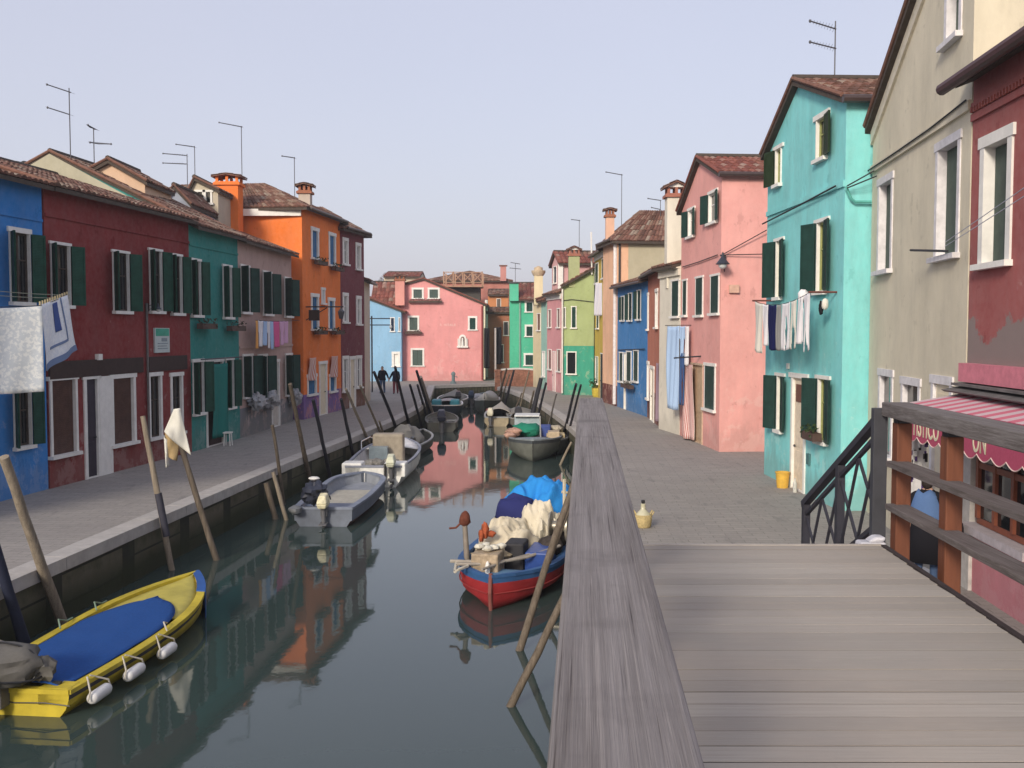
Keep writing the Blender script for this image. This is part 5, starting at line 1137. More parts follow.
b12.block('blue_crate', .42, .52, -.6, -.15, .45, 1.0, plain('blue_plastic', (.04, .07, .25)), .03); b12.block('dark_locker', .58, .78, -.55, .75, .35, .62, plain('dark_brown_locker', (.06, .04, .03)), .02); b12.block('pale_crate', .55, .66, -.95, -.5, .5, .85, plain('pale_wood_crate', (.45, .36, .25)), .02)
b12.clutter('pinkish_nets', [(.66, .75, .85, .3, .25, .16), (.72, .9, .75, .22, .2, .12), (.6, .95, .8, .2, .3, .1)], plain('pinkish_net', (.42, .26, .20), .9, .1, .4, 14))
m = MB(); m.tube([b12.P(.75, -.25, .6), b12.P(.74, -.22, 1.5)], .03, 8); m.build('mast', LG, b12.root)
b13 = Boat('small boat of cream crates tucked between the workboat and the right quay', (1.75, 41), (1.65, 37), 1.0, .5, .1, DKB, LG, DKB, full=3)
b13.block('cream_crate', .6, .78, -.35, .35, .3, .72, plain('cream_crate', (.52, .42, .25)), .02); b13.block('cream_crate', .3, .5, -.3, .35, .3, .8, plain('cream_crate', (.52, .42, .25)), .02); b13.clutter('rope_heap', [(.52, 0, .85, .3, .3, .12), (.2, 0, .6, .3, .3, .2)], plain('rope_mix', (.4, .36, .28), .9, .1, .4, 12))

REDH = boatmat('red_hull_paint', (.30, .022, .026), .6); BLG = boatmat('blue_rail_paint', (.03, .095, .24), .6)
rb = Boat('red and blue fishing boat heaped with cream and blue tarpaulins', (.98, 22.8), (-.36, 16.25), 1.95, .47, .10, REDH, BLG, boatmat('blue_inside', (.04, .12, .26)), tr=.72, full=5.2, floor=.18, strake=BLG, strake_h=.12, cap=.10, draft=.25)
rb.deck(.86, .985, boatmat('worn_blue_foredeck', (.10, .20, .33), .6), crown=.03, dz=-.08)
m = MB(); m.tube([rb.P(.995, 0, .62), rb.P(1.004, 0, .3), rb.P(.995, 0, 0)], .035, 8); m.build('stem_post', boatmat('brown_red_stem', (.20, .07, .06)), rb.root)
m = MB()
for sg in (-1, 1):
    m.tube([rb.P(.35 + .645 * i / 14, sg * (rb.hb(.35 + .645 * i / 14) * .965 + .015), rb.sz(.35 + .645 * i / 14) * .48 + .0) for i in range(15)], .014, 6)
m.build('rubbing_strip', boatmat('dark_red_strip', (.25, .03, .03)), rb.root)
def tarp(b, name, c, rad, hgt, mat, seed, amp=.12, n=40, floor_=.25, stretch=1.0):
    m = MB(); R_ = n
    m_ = 30; n = R_ = 72
    for i in range(m_ + 1):
        f = i / m_
        for k in range(R_):
            th = 2 * math.pi * k / R_; ct, st_ = math.cos(th), math.sin(th)
            fold = f * amp * (mnoise.noise(Vector((ct * 2.2 + seed, st_ * 2.2, f * 2.2))) + .45 * mnoise.noise(Vector((ct * 5 + seed, st_ * 5, f * 5))))
            r = (f ** .75) * (1 + fold * 1.6 * f); cr = -.13 * hgt * abs(mnoise.noise(Vector((ct * f * 1.7 + seed * 2, st_ * f * 2.3, 7)))) * 2 - .022 * hgt * abs(mnoise.noise(Vector((ct * f * 6 + seed * 2, st_ * f * 6, 3)))) * 2; z = cr + hgt * (math.cos(f * math.pi / 2) ** .6 if f < 1 else 0) * (1 + fold * .7) + amp * 1.1 * hgt * (mnoise.noise(Vector((ct * f * 2.6 + seed, st_ * f * 2.6, 2))) + .35 * mnoise.noise(Vector((ct * f * 8 + seed, st_ * f * 8, 5))))
            p = c + b.r * (ct * rad[0] * r) + b.f * (st_ * rad[1] * r) + Vector((0, 0, z)); m.v.append(p)
    for i in range(m_):
        for k in range(R_):
            k2 = (k + 1) % R_; m.f.append([i * R_ + k, i * R_ + k2, (i + 1) * R_ + k2, (i + 1) * R_ + k]); m.r.append(.5); m.mi.append(0)
    return m.build(name, mat, b.root, smooth=True, solid=.012)
tarp(rb, 'blue_tarpaulin', rb.P(.22, .05, .5), (.85, 1.5), .95, fabric('bright_blue_tarp', (.03, .24, .62), var=.12), 3.3, .22)
m = MB(); m.ell(rb.P(.44, .30, .95), .42, .32, .36, 18, 12, lump=.25, seed=3); m.build('navy_bundle', fabric('navy_cloth', (.025, .03, .12)), rb.root, smooth=True)
tarp(rb, 'cream_tarpaulin', rb.P(.58, .28, .42), (.58, .80), .62, fabric('cream_tarp', (.56, .50, .38), var=.08), 8.1, .24)
tarp(rb, 'cream_tarpaulin', rb.P(.46, -.22, .5), (.50, .60), .72, fabric('cream_tarp2', (.58, .53, .42), var=.08), 1.7, .26)
rb.block('engine_box', .83, .91, .0, .48, .42, .80, plain('rusty_cream_box', (.34, .27, .19), .7, .2, .4, 10), .03)
m = MB()
for i in range(5): m.ell(rb.P(.84 + .02 * (i % 3), .05 + .09 * i, .86), .09, .08, .05, 8, 5, lump=.4, seed=i)
m.build('white_rope_coil', plain('white_rope', (.6, .58, .5), .9, .1, .2, 20), rb.root, smooth=True)
m = MB(); m.ell(rb.P(.925, .16, .56), .045, .045, .15, 8, 8); m.build('white_bottle', WHITE, rb.root, smooth=True)
rb.block('dark_bucket', .72, .80, -.30, .05, .3, .85, plain('dark_tub', (.03, .03, .035)), .04); rb.block('blue_fish_box', .66, .80, -.75, -.32, .3, .70, plain('royal_blue_plastic', (.02, .06, .25), .4), .03)
RUST = plain('rusty_iron', (.13, .045, .03), .9, .1, .3, 10)
m = MB(); m.tube([rb.P(.80, .72, .3), rb.P(.795, .78, 1.15)], [.055, .045], 8); o = m.build('winch_post', plain('grey_wood_post', (.22, .19, .16)), rb.root, smooth=True)
m = MB(); c = rb.P(.795, .78, 1.25); m.ell(c, .10, .09, .14, 10, 8, lump=.3, seed=2); m.tube([c, c + Vector((-.16, 0, -.16)), c + Vector((-.28, 0, -.17))], .02, 6); m.build('winch_head', RUST, o, smooth=True)
rb.clutter('orange_winch', [(.72, .52, .95, .07, .07, .16), (.71, .42, .88, .09, .05, .06), (.73, .58, .86, .05, .06, .12)], plain('orange_rust', (.36, .09, .04), .8, .2, .3, 12))
m = MB(); m.lathe(rb.P(.60, -.55, .95) - Vector((.0, .1, 0)), [(.02, 0), (.26, .0), (.28, .03), (.10, .05), (.10, .30), (.28, .32), (.28, .36), (.03, .36)], 18, ax=(0, 0, 1), ay=tuple(rb.f), az=tuple(-rb.r)); m.build('net_drum', plain('dull_metal_drum', (.35, .32, .26), .4, .5, .3, 8, metal=.5), rb.root, smooth=True)
m = MB(); c = rb.P(.52, -.75, .8); m.tube([c, c + Vector((0, 0, .95))], .035, 6); m.tube([c + Vector((-.05, 0, .7)), c + Vector((.45, .1, .6))], .03, 6); m.tube([c + Vector((.3, .1, .1)), c + Vector((.3, .1, .8))], .03, 6); m.build('pale_frame', plain('pale_timber', (.50, .45, .34)), rb.root)
m = MB(); m.tube([rb.P(.93, .7, .64), rb.P(.90, .2, .62), rb.P(.83, -.4, .66), rb.P(.7, -.85, .7)], .028, 7); m.tube([rb.P(.96, .2, .62), rb.P(.86, -.1, .64), rb.P(.76, -.6, .68)], .022, 7); m.tube([rb.P(.9, .86, .64), rb.P(.905, .3, .66)], .03, 7); m.build('spar', plain('grey_spar', (.30, .27, .23)), rb.root, smooth=True)
m = MB(); m.tube([rb.P(.90, .75, .62), rb.P(.955, .68, .55), rb.P(.96, .6, .60), rb.P(.93, .5, .62)], .03, 6); m.build('rope', ROPE, rb.root, smooth=True)
rb.clutter('dark_gear', [(.66, -.62, .62, .25, .4, .2), (.50, -.72, .7, .25, .35, .25), (.36, .6, .75, .3, .4, .25)], plain('dark_nets', (.06, .05, .045), .9, .1, .5, 14))
rb.clutter('rope_heap', [(.80, .25, .62, .35, .3, .14), (.75, .1, .6, .3, .3, .12)], plain('tan_ropes', (.38, .31, .2), .9, .1, .45, 16))
rb.clutter('orange_floats', [(.10, -.55, .98, .13, .13, .12), (.14, -.7, .9, .12, .12, .11), (.08, -.3, 1.1, .10, .10, .09)], plain('orange_float', (.55, .13, .05)))

# ================================================================ washing
def garment(label, P0, rdir, w, h, kind, mat, grp, name=None, cat=None, sw=.02, out=None):
    rdir = Vector(rdir).normalized(); nn = rdir.cross(Vector((0, 0, 1))).normalized(); seed = P0[0] * 3 + P0[1] * 1.7 + w
    P0 = Vector(P0)
    def fn(u, v):
        wv = sw * (math.sin(u * 7 + seed + v * 2) + .7 * math.sin(u * 15 + v * 4 + seed)) * (.3 + v); sag = .02 * math.sin(math.pi * u)
        x = u * w
        if kind == 'trousers': x = u * w * (1 - .06 * v) + .03 * w * v
        return P0 + rdir * x + nn * wv + Vector((0, 0, -v * h - sag))
    keep = None
    if kind == 'trousers': keep = lambda u, v: not (abs(u - .5) < .02 + .16 * (v - .28) and v > .3)
    if kind == 'shirt': keep = lambda u, v: (v < .42) or (.2 < u < .8)
    if kind == 'vest': keep = lambda u, v: not (v < .3 and (u < .18 or u > .82 or .4 < u < .6)) 
    return sheet(name or {'trousers': 'trousers', 'shirt': 'shirt', 'vest': 'vest'}.get(kind, 'cloth'), label, cat or {'trousers': 'trousers', 'shirt': 'shirt', 'vest': 'vest'}.get(kind, 'laundry'), fn, 22, 18, mat, .008, grp, keep=keep)
def line(label, pts, r=.006, mat=None, name='clothesline', cat='clothesline', group=None):
    m = MB(); m.tube(pts, r, 5); o = m.build(name, mat or CABLE, None); rebase(o); return tag(o, label, cat, group)
def sagline(a, b, sag, n=10):
    a, b = Vector(a), Vector(b); return [a.lerp(b, i / n) - Vector((0, 0, sag * 4 * (i / n) * (1 - i / n))) for i in range(n + 1)]
FWH = fabric('white_cotton', (.68, .67, .70)); FW2 = fabric('cream_cotton', (.64, .62, .56)); FNV = fabric('navy_cotton', (.012, .015, .07)); FGR = fabric('grey_cotton', (.26, .26, .25)); FBL = fabric('pale_blue_cotton', (.36, .50, .72)); FORG = fabric('orange_cotton', (.70, .36, .12)); FPK = fabric('pink_cotton', (.62, .12, .28)); FLP = fabric('lilac_pink_cotton', (.60, .36, .52)); FJE = fabric('denim', (.05, .10, .24)); FBK = fabric('black_cloth', (.015, .015, .018))
# turquoise house: two wall brackets and a sagging line
a = Vector((5.93, 24.5, 4.38)); b = Vector((6.06, 20.3, 4.42))
for (p, wx, lb) in ((a, 6.44, 'rusty bracket bar holding the far end of the turquoise house washing line'), (b, 6.62, 'dark bracket bar holding the near end of the turquoise house washing line')):
    line(lb, [p + Vector((-.03, 0, 0)), Vector((wx, p.y, p.z))], .022, plain('rusty_bar', (.14, .05, .04)), 'line_bracket', 'bracket')
LN = sagline(a, b, .17, 24); line('sagging washing line in front of the turquoise house', LN, .008)
def at_line(LNp, f):
    i = f * (len(LNp) - 1); k = min(int(i), len(LNp) - 2); return LNp[k].lerp(LNp[k + 1], i - k)
def fpx(LNp, px):
    best = min(range(201), key=lambda i: abs(512 + F * at_line(LNp, i / 200).x / at_line(LNp, i / 200).y - px)); return best / 200
G = 'washing on the turquoise house line'
for px0, px1, yb, kind, mat, lb in ((755, 762, 350, 'towel', FW2, 'long cream towel at the far end of the turquoise house line'), (763, 768, 344, 'towel', FWH, 'white towel between the cream towel and the navy trousers'), (768.5, 776, 349, 'towel', FNV, 'dark navy trousers folded over the turquoise house line'),
        (776.5, 781.5, 350, 'towel', FGR, 'grey cloth right of the navy trousers'), (782, 790, 350, 'trousers', FWH, 'short pair of white trousers right of the grey cloth'), (790.5, 796, 349, 'trousers', FW2, 'cream trousers in the middle of the turquoise house line'), (796.5, 803, 344, 'vest', FWH, 'white vest hanging between two pairs of white trousers'),
        (803.5, 813.5, 352, 'trousers', FWH, 'widest and lowest hanging pair of white trousers'), (813.8, 816, 338, 'towel', FGR, 'narrow grey strip of washing at the near end')):
    f0, f1 = fpx(LN, px0), fpx(LN, px1); p, q_ = at_line(LN, f0), at_line(LN, f1); hgt = p.z - (H + (HY - yb) * p.y / F)
    garment(lb, p + Vector((-.005, 0, 0)), q_ - p, (q_ - p).length, hgt, kind, mat, G)
def bundle(label, c, r, mat, name, cat, group=None, lump=.3, seed=1):
    m = MB(); m.ell(c, r[0], r[1], r[2], 12, 8, lump=lump, seed=seed); o = m.build(name, mat, None, smooth=True); rebase(o); return tag(o, label, cat, group)
bundle('white cloth bunched on the near bracket of the turquoise house', on_y(803.5, 296, 21.0), (.12, .12, .14), FWH, 'bunched_cloth', 'laundry', G)
bundle('small cream bag hanging right of the bunched cloth', on_y(825, 304, 20.25), (.07, .07, .12), FW2, 'peg_bag', 'bag', G, seed=4)
bundle('dark bag hanging behind the small cream bag', on_y(821, 308, 20.5), (.05, .05, .14), FBK, 'peg_bag', 'bag', G, seed=6)
# dusty pink house washing
a = l4.P(l4.uz(240, 318)[0], -.35, 4.05); b = l4.P(l4.uz(293, 318)[0], -.35, 4.12); 
a = l4.P(.5, -.42, 4.02); b = l4.P(6.2, -.42, 4.1); LN = sagline(a, b, .04, 24); line('washing line under the windows of the dusty pink house', LN, .01)
G = 'washing on the dusty pink house line'
for px0, px1, yb, kind, mat, lb in ((252, 258, 348, 'towel', FORG, 'orange towel at the near end of the dusty pink house line'), (258.5, 263, 346, 'shirt', FWH, 'white shirt beside the orange towel'), (263.5, 267.5, 345, 'towel', FBL, 'pale blue cloth beside the white shirt'), (267.8, 270.5, 348, 'shirt', FWH, 'second white shirt, between two pale blue cloths'),
        (270.8, 273.8, 349, 'towel', FBL, 'longer pale blue cloth left of the crimson one'), (274, 279.5, 347, 'towel', FPK, 'crimson pink cloth in the middle of the line'), (280, 284, 345, 'shirt', FLP, 'lilac pink shirt right of the crimson cloth'), (284.3, 288.3, 343, 'towel', FLP, 'lilac pink towel at the far end of the line')):
    f0, f1 = fpx(LN, px0), fpx(LN, px1); p, q_ = at_line(LN, f0), at_line(LN, f1); garment(lb, p, q_ - p, (q_ - p).length, p.z - (H + (HY - yb) * p.y / F), kind, mat, G)
# bed covers at the left edge, on a rack of the blue house
G = 'bed covers drying at the left edge'
p = on_y(-34, 308, 19.4); q_ = on_y(42, 306, 19.6)
garment('big white flecked bedspread hanging at the left edge', p, q_ - p, (q_ - p).length, 1.68, 'towel', fabric('flecked_bedspread', (.46, .50, .54), (.60, .62, .62)), G, 'bedspread', 'bedspread', sw=.035)
line('washing line carrying the flecked bedspread', sagline(p + Vector((-.4, 0, .02)), q_ + Vector((0, 0, .01)), .02), .008)
QL = fabric('white_quilt', (.68, .71, .76), (.76, .78, .80))
m = MB(); p0 = on_y(40, 305, 19.75); p1 = on_y(67, 295, 21.2); p2 = on_y(77.5, 350, 21.3); p3 = on_y(46, 371, 19.75)
def quad_sheet(label, c4, mat, name, cat, inset=(0, 0, 1, 1), off=0.0, group=None, root=None):
    def fn(u, v):
        u = inset[0] + (inset[2] - inset[0]) * u; v = inset[1] + (inset[3] - inset[1]) * v
        p = c4[0].lerp(c4[1], u).lerp(c4[3].lerp(c4[2], u), v); return p + Vector((1, -.3, 0)) * (.035 * math.sin(u * 9 + v * 3) * (.3 + v) + off)
    return sheet(name, label, cat, fn, 20, 16, mat, .008, group)
qa = quad_sheet('white quilt with blue borders pegged beside the flecked bedspread', [p0, p1, p2, p3], QL, 'quilt', 'quilt', group=G)
def attach(child, par):
    child.location = child.location - par.location; child.parent = par
    for k in ('label', 'category', 'group'):
        if k in child: del child[k]
    return child
QB = fabric('quilt_blue', (.06, .10, .28)); QB2 = fabric('quilt_mid_blue', (.16, .22, .36))
for ins, mm, nm in (((.0, .90, 1.0, 1.0), QB2, 'blue_hem'), ((.20, .70, .72, .74), QB2, 'blue_border'), ((.70, .0, .73, .72), QB2, 'blue_border'), ((.42, .05, .58, .52), QB, 'blue_stripe')):
    attach(quad_sheet('x y z w', [p0, p1, p2, p3], mm, nm, 'x', ins, .014), qa)
line('washing line carrying the white quilt', sagline(p0, p1 + Vector((0, 0, .02)), .03), .008)
for k_, dz in enumerate((.22, .34)):
    line(('lower' if k_ == 0 else 'upper') + ' thin cord of the drying rack above the bed covers', sagline(on_y(-30, 288 + k_ * 5, 19.5), on_y(70, 295 + k_ * 3, 21.4), .03), .006, plain('cream_cord', (.35, .36, .28)), 'cord', 'cord')
pk = MB()
for i in range(14):
    f = i / 13; c_ = p0.lerp(p1, f) + Vector((0, 0, .02)); pk.obox(c_, (.01, 0, 0), (0, .012, 0), (0, 0, .045))
PEG = plain('wooden_peg', (.5, .42, .25))
for i in range(12):
    f = i / 11; c_ = p0.lerp(p1, f) + Vector((0, 0, .02)); m = MB(); m.obox(c_, (.012, 0, 0), (0, .014, 0), (0, 0, .05)); o = m.build('clothes_peg', PEG, None); rebase(o); tag(o, 'wooden clothes peg holding the top of the white quilt', 'clothes peg', 'pegs on the white quilt')
# blue sheets and jeans by the white house
a = Vector((5.0, 34.3, 3.62)); P_ = on_y(668, 326, 34.6); Q_ = on_y(687, 326, 33.2)
line('short washing line across the white house corner', [P_ + Vector((-.1, 0, .02)), Q_ + Vector((.25, 0, .03))], .012)
G = 'washing by the white house'
garment('long pale blue sheet hanging before the white house', P_, Q_ - P_, (Q_ - P_).length * .62, 2.85, 'towel', FBL, G, 'sheet', 'sheet', sw=.05)
garment('shorter pale blue shirt beside the long sheet', P_ + (Q_ - P_) * .62, Q_ - P_, (Q_ - P_).length * .3, 1.0, 'shirt', FBL, G)
garment('navy jeans hanging below the pale blue shirt', P_ + (Q_ - P_) * .66 + Vector((0, 0, -.9)), Q_ - P_, (Q_ - P_).length * .24, 1.75, 'trousers', FJE, G)
garment('white slip at the right end of the white house line', P_ + (Q_ - P_) * .93, Q_ - P_, (Q_ - P_).length * .18, 1.3, 'towel', FWH, G)
q = r1.uz(704, 357); yy = 3.6 - 25 * .0325
line('dark pole on brackets over the door of the salmon house', [on_y(674, 358, 32.6), on_y(705, 356, 32.0)], .025, IRON, 'curtain_pole', 'pole')
STRP = fabric('striped_pink_curtain', (.74, .62, .58), (.50, .17, .16), 4, axis=1)
garment('pink striped curtain drawn aside at the salmon house door', r1.P(r1.uz(697, 400)[0], -.14, 2.55), r1.d, r1.uz(686, 400)[0] - r1.uz(697, 400)[0], 2.48, 'towel', STRP, None, 'door_curtain', 'curtain', sw=.05)
garment('mauve curtain over the far window of the brick orange house', r1c.P(.15, -.10, 2.45), r1c.d, .8, 2.2, 'towel', fabric('mauve', (.30, .22, .27)), None, 'door_curtain', 'curtain', sw=.03)
garment('white sheet hanging from the upper window of the yellow house', on_y(595, 283, 54), (1, -1.2, 0), .62, 1.75, 'towel', fabric('grey_white_sheet', (.55, .55, .62)), None, 'sheet', 'sheet', sw=.05)
u0 = l3.uz(223, 400)[0]; u1 = l3.uz(207.5, 400)[0]
garment('teal curtain covering the door of the teal house', l3.P(u1, -.16, 2.62), l3.d, u0 - u1, 2.35, 'towel', fabric('teal_curtain', (.025, .17, .15)), None, 'door_curtain', 'curtain', sw=.045)
line('dark curtain rod over the teal house door', [l3.P(u1 - .9, -.2, 2.78), l3.P(u0 + 1.2, -.2, 2.78)], .022, IRON, 'curtain_rod', 'rod')
for px0, px1, lb in ((307, 314, 'left striped awning blind of the orange house'), (329, 336, 'right striped awning blind of the orange house')):
    u0, u1 = l5.uz(px0, 366)[0], l5.uz(px1, 366)[0]; z1 = l5.uz(310, 357.5)[1]
    garment(lb, l5.P(u0, -.10, z1), l5.d, u1 - u0, .95, 'towel', fabric('red_white_stripe', (.6, .52, .48), (.5, .2, .15), 3.5, axis=1), 'striped blinds of the orange house', 'window_blind', 'blind', sw=.05)
u = (l3.uz(208, 425)[0] + l3.uz(220, 425)[0]) / 2; c = l3.P(u, -.45, 0)
t = thing('wooden_stool', 'small white stool in front of the teal curtain', 'stool', tuple(c))
m = MB(); m.obox(c + Vector((0, 0, .42)), (.12, 0, 0), (0, .15, 0), (0, 0, .02)); m.build('seat', WHITE, t)
for sx in (-1, 1):
    for sy in (-1, 1): m = MB(); m.tube([c + Vector((sx * .10, sy * .12, 0)), c + Vector((sx * .08, sy * .10, .4))], .02, 6); m.build('leg', WHITE, t)

# ================================================================ window boxes
for h, x0, x1, y, lb, lf, dn in ((l3, 193, 208, 329, 'dark planter of withered plants under the near upper window of the teal house', LEAFD, 50), (l3, 223, 237, 331, 'dark planter of withered plants under the far upper window of the teal house', LEAFD, 50),
        (l5, 311.5, 321, 265, 'green window box under the top left window of the orange house', LEAF, 70), (l5, 329, 338, 271, 'green window box under the top right window of the orange house', LEAF, 70),
        (l5, 311.5, 321, 334.5, 'green window box under the middle left window of the orange house', LEAF, 70), (l5, 329, 338, 334.5, 'green window box under the middle right window of the orange house', LEAF, 70),
        (r2, 627, 636.5, 388, 'dark window box on the ground floor of the bright blue house', LEAFD, 60),
        (tq, 816, 827.5, 440, 'window box with pale flowers on the ground floor sill of the turquoise house', LEAF, 40)):
    a_, b_ = sorted((h.uz(x0, y)[0], h.uz(x1, y)[0])); flowerbox(h, max(a_, .05), min(b_, h.L - .05), h.uz((x0 + x1) / 2, y)[1], lb, leaf=lf, dens=dn)
flowerbox(e2, e2.uz(422, 333)[0], e2.uz(405, 333)[0], e2.uz(410, 334)[1], 'window box of dark plants on the middle left window of the pink end house', leaf=LEAFD, dens=60)
flowerbox(e2, e2.uz(442, 303)[0], e2.uz(409, 303)[0], e2.uz(425, 302.8)[1], 'long window box of red brown plants under the attic windows of the pink end house', leaf=plain('red_brown_leaf', (.14, .06, .05), .8, .1, .4, 20), dens=140)
PLAST = plain('grey_plastic_film', (.30, .31, .33), .5, .4, .35, 6, bump=.5)
for k_, (x0, x1, y, lb) in enumerate(((246, 256, 402, 'first grey plastic wrapped plant bundle on the dusty pink house, nearest the teal house'), (258, 271, 400, 'second grey plastic wrapped plant bundle on the dusty pink house, left of its door'), (287, 299, 396, 'plastic wrapped plant bundle right of the dusty pink house door'))):
    u0, u1 = l4.uz(x0, y)[0], min(l4.uz(x1, y)[0], 6.5); c = l4.P((u0 + u1) / 2, -.22, l4.uz((x0 + x1) / 2, y)[1]); m = MB(); R = Matrix((l4.bk, l4.d, (0, 0, 1))).transposed()
    m.ell(c, .24, abs(u1 - u0) / 2, .27, 26, 16, R=R, lump=.6, seed=k_ * 3); o = m.build('wrapped_plants', PLAST, None, smooth=True); rebase(o); tag(o, lb, 'wrapped plants', 'plastic wrapped plants on the dusty pink house')
# yellow pot with a bush by the yellow house
c = on_z(597.5, 397); c.z = 0; t = thing('potted_shrub', 'leafy shrub in a yellow pot beside the peach house', 'potted plant', tuple(c))
m = MB(); m.lathe(c, [(.25, 0), (.3, .1), (.33, .5), (.36, .52), (.30, .52), (.27, .4)], 14); m.build('pot', plain('yellow_pot', (.50, .40, .06)), t, smooth=True)
m = MB(); rg = random.Random(4)
for i in range(260):
    d_ = Vector((rg.gauss(0, 1), rg.gauss(0, 1), rg.gauss(0, .8))).normalized() * rg.uniform(.15, .5); p = c + Vector((0, 0, .75)) + Vector((d_.x * 1.1, d_.y, d_.z * .7)); a_ = Vector((rg.uniform(-1, 1), rg.uniform(-1, 1), rg.uniform(-1, 1))).normalized() * .07; b_ = a_.cross(Vector((0.3, .2, 1))).normalized() * .04
    m.quad(p - a_, p - b_, p + a_, p + b_, rg.random())
m.build('foliage', plain('shrub_green', (.06, .11, .03), .7, .2, .5, 12), t)
m = MB(); m.tube([c + Vector((0, 0, .4)), c + Vector((.05, 0, .8))], .02, 6); m.tube([c + Vector((0, 0, .5)), c + Vector((-.15, .05, .85))], .015, 6); m.build('stem', BROWNP, t)
# yellow bucket, bottle and wall things on the turquoise house
c = tq.P(tq.uz(792, 474)[0], -.22, 0); t = thing('bucket', 'yellow bucket on the doorstep of the turquoise house', 'bucket', tuple(c))
m = MB(); m.lathe(c, [(.13, 0), (.16, .34), (.175, .35), (.175, .37), (.15, .37), (.12, .03)], 16); m.build('pail', plain('yellow_plastic', (.62, .38, .06), .5), t, smooth=True)
m = MB(); m.tube([c + Vector((.17 * math.cos(th), 0, .37 - .1 * math.sin(th))) for th in [math.pi * i / 8 for i in range(9)]], .006, 5); m.build('bail', IRON, t)
c = tq.P(tq.uz(801.5, 487)[0], -.15, 0); m = MB(); m.lathe(c, [(.045, 0), (.05, .2), (.02, .28), (.02, .32)], 10); o = m.build('bottle', plain('pale_plastic_bottle', (.5, .5, .46), .3), None, smooth=True); rebase(o); tag(o, 'pale plastic bottle next to the yellow bucket', 'bottle')
c = tq.P(tq.uz(799, 389)[0], -.02, 2.0); m = MB(); tq.bx(m, tq.uz(804, 389)[0], tq.uz(796, 389)[0], -.0, .06, 2.02, 2.42); o = m.build('door_plaque', plain('brown_plaque', (.16, .07, .05)), None); rebase(o); tag(o, 'brown framed panel at the top of the turquoise house door', 'panel')
for px_, py_, lb in ((809.5, 459, 'small dark meter box by the door of the turquoise house'), (789, 366, 'small house number plate above the turquoise house door')):
    u_, z_ = tq.uz(px_, py_); m = MB(); k_ = .09 if py_ > 400 else .05; tq.bx(m, u_ - k_, u_ + k_, -.05, 0.0, z_ - k_ * 1.3, z_ + k_ * 1.3); o = m.build('meter_box' if py_ > 400 else 'number_plate', plain('box_dark_teal', (.06, .16, .17)) if py_ > 400 else WHITE, None); rebase(o); tag(o, lb, 'meter box' if py_ > 400 else 'plate')
# wall lamp of the salmon house
def walllamp(label, base, arm, glassmat, k=1.0):
    base = Vector(base); t = thing('wall_lamp', label, 'wall lamp', tuple(base)); arm = Vector(arm); e_ = base + arm; m = MB()
    m.tube([base, base + arm * .5 + Vector((0, 0, .1 * k)), e_ + Vector((0, 0, .12 * k))], .018 * k, 6); m.tube([base - Vector((0, 0, .3 * k)), base + arm * .4 - Vector((0, 0, .1 * k)), e_ * 1 + Vector((0, 0, .1 * k))], .014 * k, 6); m.obox(base, (.03, 0, 0), (0, .05, 0), (0, 0, .2 * k)); m.build('bracket', IRON, t)
    m = MB(); m.lathe(e_ - Vector((0, 0, .02 * k)), [(.03 * k, .12 * k), (.05 * k, 0), (.17 * k, -.16 * k), (.21 * k, -.2 * k), (.20 * k, -.21 * k), (.1 * k, -.12 * k)], 14); m.build('lamp_shade', plain('dark_blue_shade', (.03, .035, .05), .4), t, smooth=True)
    m = MB(); m.ell(e_ - Vector((0, 0, .24 * k)), .13 * k, .13 * k, .13 * k, 12, 8); m.build('lamp_glass', glassmat, t, smooth=True); return t
MILK = plain('milky_lamp_glass', (.60, .62, .62), .2, .5, .05)
p = r1.uz(722, 262); walllamp('dark bell shaped street lamp on the corner of the salmon house', (6.35, 29.87, H + (HY - 262) * 29.9 / F), (-.14, -.40, .12), MILK, 1.0)
m = MB(); cx_ = (733 - 512) * 29.9 / F; m.box(cx_ - .15, cx_ + .15, 29.82, 29.895, H + 39.5 * 29.85 / F, H + 47.5 * 29.85 / F); o = m.build('junction_box', plain('pinkish_box', (.58, .36, .28)), None); rebase(o); tag(o, 'pale pink junction box on the side wall of the salmon house', 'junction box')
c = l2.P(l2.uz(147, 300)[0], 0, 4.3); walllamp('lamp with a white globe over the pipe of the dark red house', c, (.3, 0, .05), MILK, .5)
m = MB(); u = l2.uz(146, 380)[0]; m.tube([l2.P(u, -.06, .3), l2.P(u, -.06, 4.4)], .035, 8); m.build('drainpipe', plain('grey_iron_pipe', (.14, .13, .13)), l2.root)
m = MB(); l2.bx(m, l2.uz(153.5, 340)[0], l2.uz(168, 340)[0], -.05, 0.0, l2.uz(161, 352.5)[1], l2.uz(161, 328)[1]); o = m.build('notice_board', plain('pale_notice', (.48, .55, .55), .5, .3, .05), None); rebase(o); tag(o, 'green topped notice board on the dark red house', 'notice board')
m = MB(); l2.bx(m, l2.uz(154.2, 340)[0], l2.uz(167.3, 340)[0], -.056, -.05, l2.uz(161, 336)[1], l2.uz(161, 328.6)[1]); g_ = m.build('green_header', plain('notice_green', (.06, .34, .24)), None); g_.location = -o.location; g_.parent = o
for (ya, yb_, xa, xb) in ((338, 341.5, 160, 165.5), (343, 344, 156, 166), (345.5, 346.5, 156, 165), (348, 349, 156, 166)):
    m = MB(); l2.bx(m, l2.uz(xa, 345)[0], l2.uz(xb, 345)[0], -.056, -.05, l2.uz(161, yb_)[1], l2.uz(161, ya)[1]); g_ = m.build('printed_line', plain('notice_grey', (.25, .30, .33)), None); g_.location = -o.location; g_.parent = o
m = MB(); l2.bx(m, l2.uz(95, 357)[0], l2.uz(99, 357)[0], -.1, 0.0, l2.uz(97, 360)[1], l2.uz(97, 354)[1]); o = m.build('alarm_box', WHITE, None); rebase(o); tag(o, 'small white alarm box above the doors of the dark red house', 'alarm box')
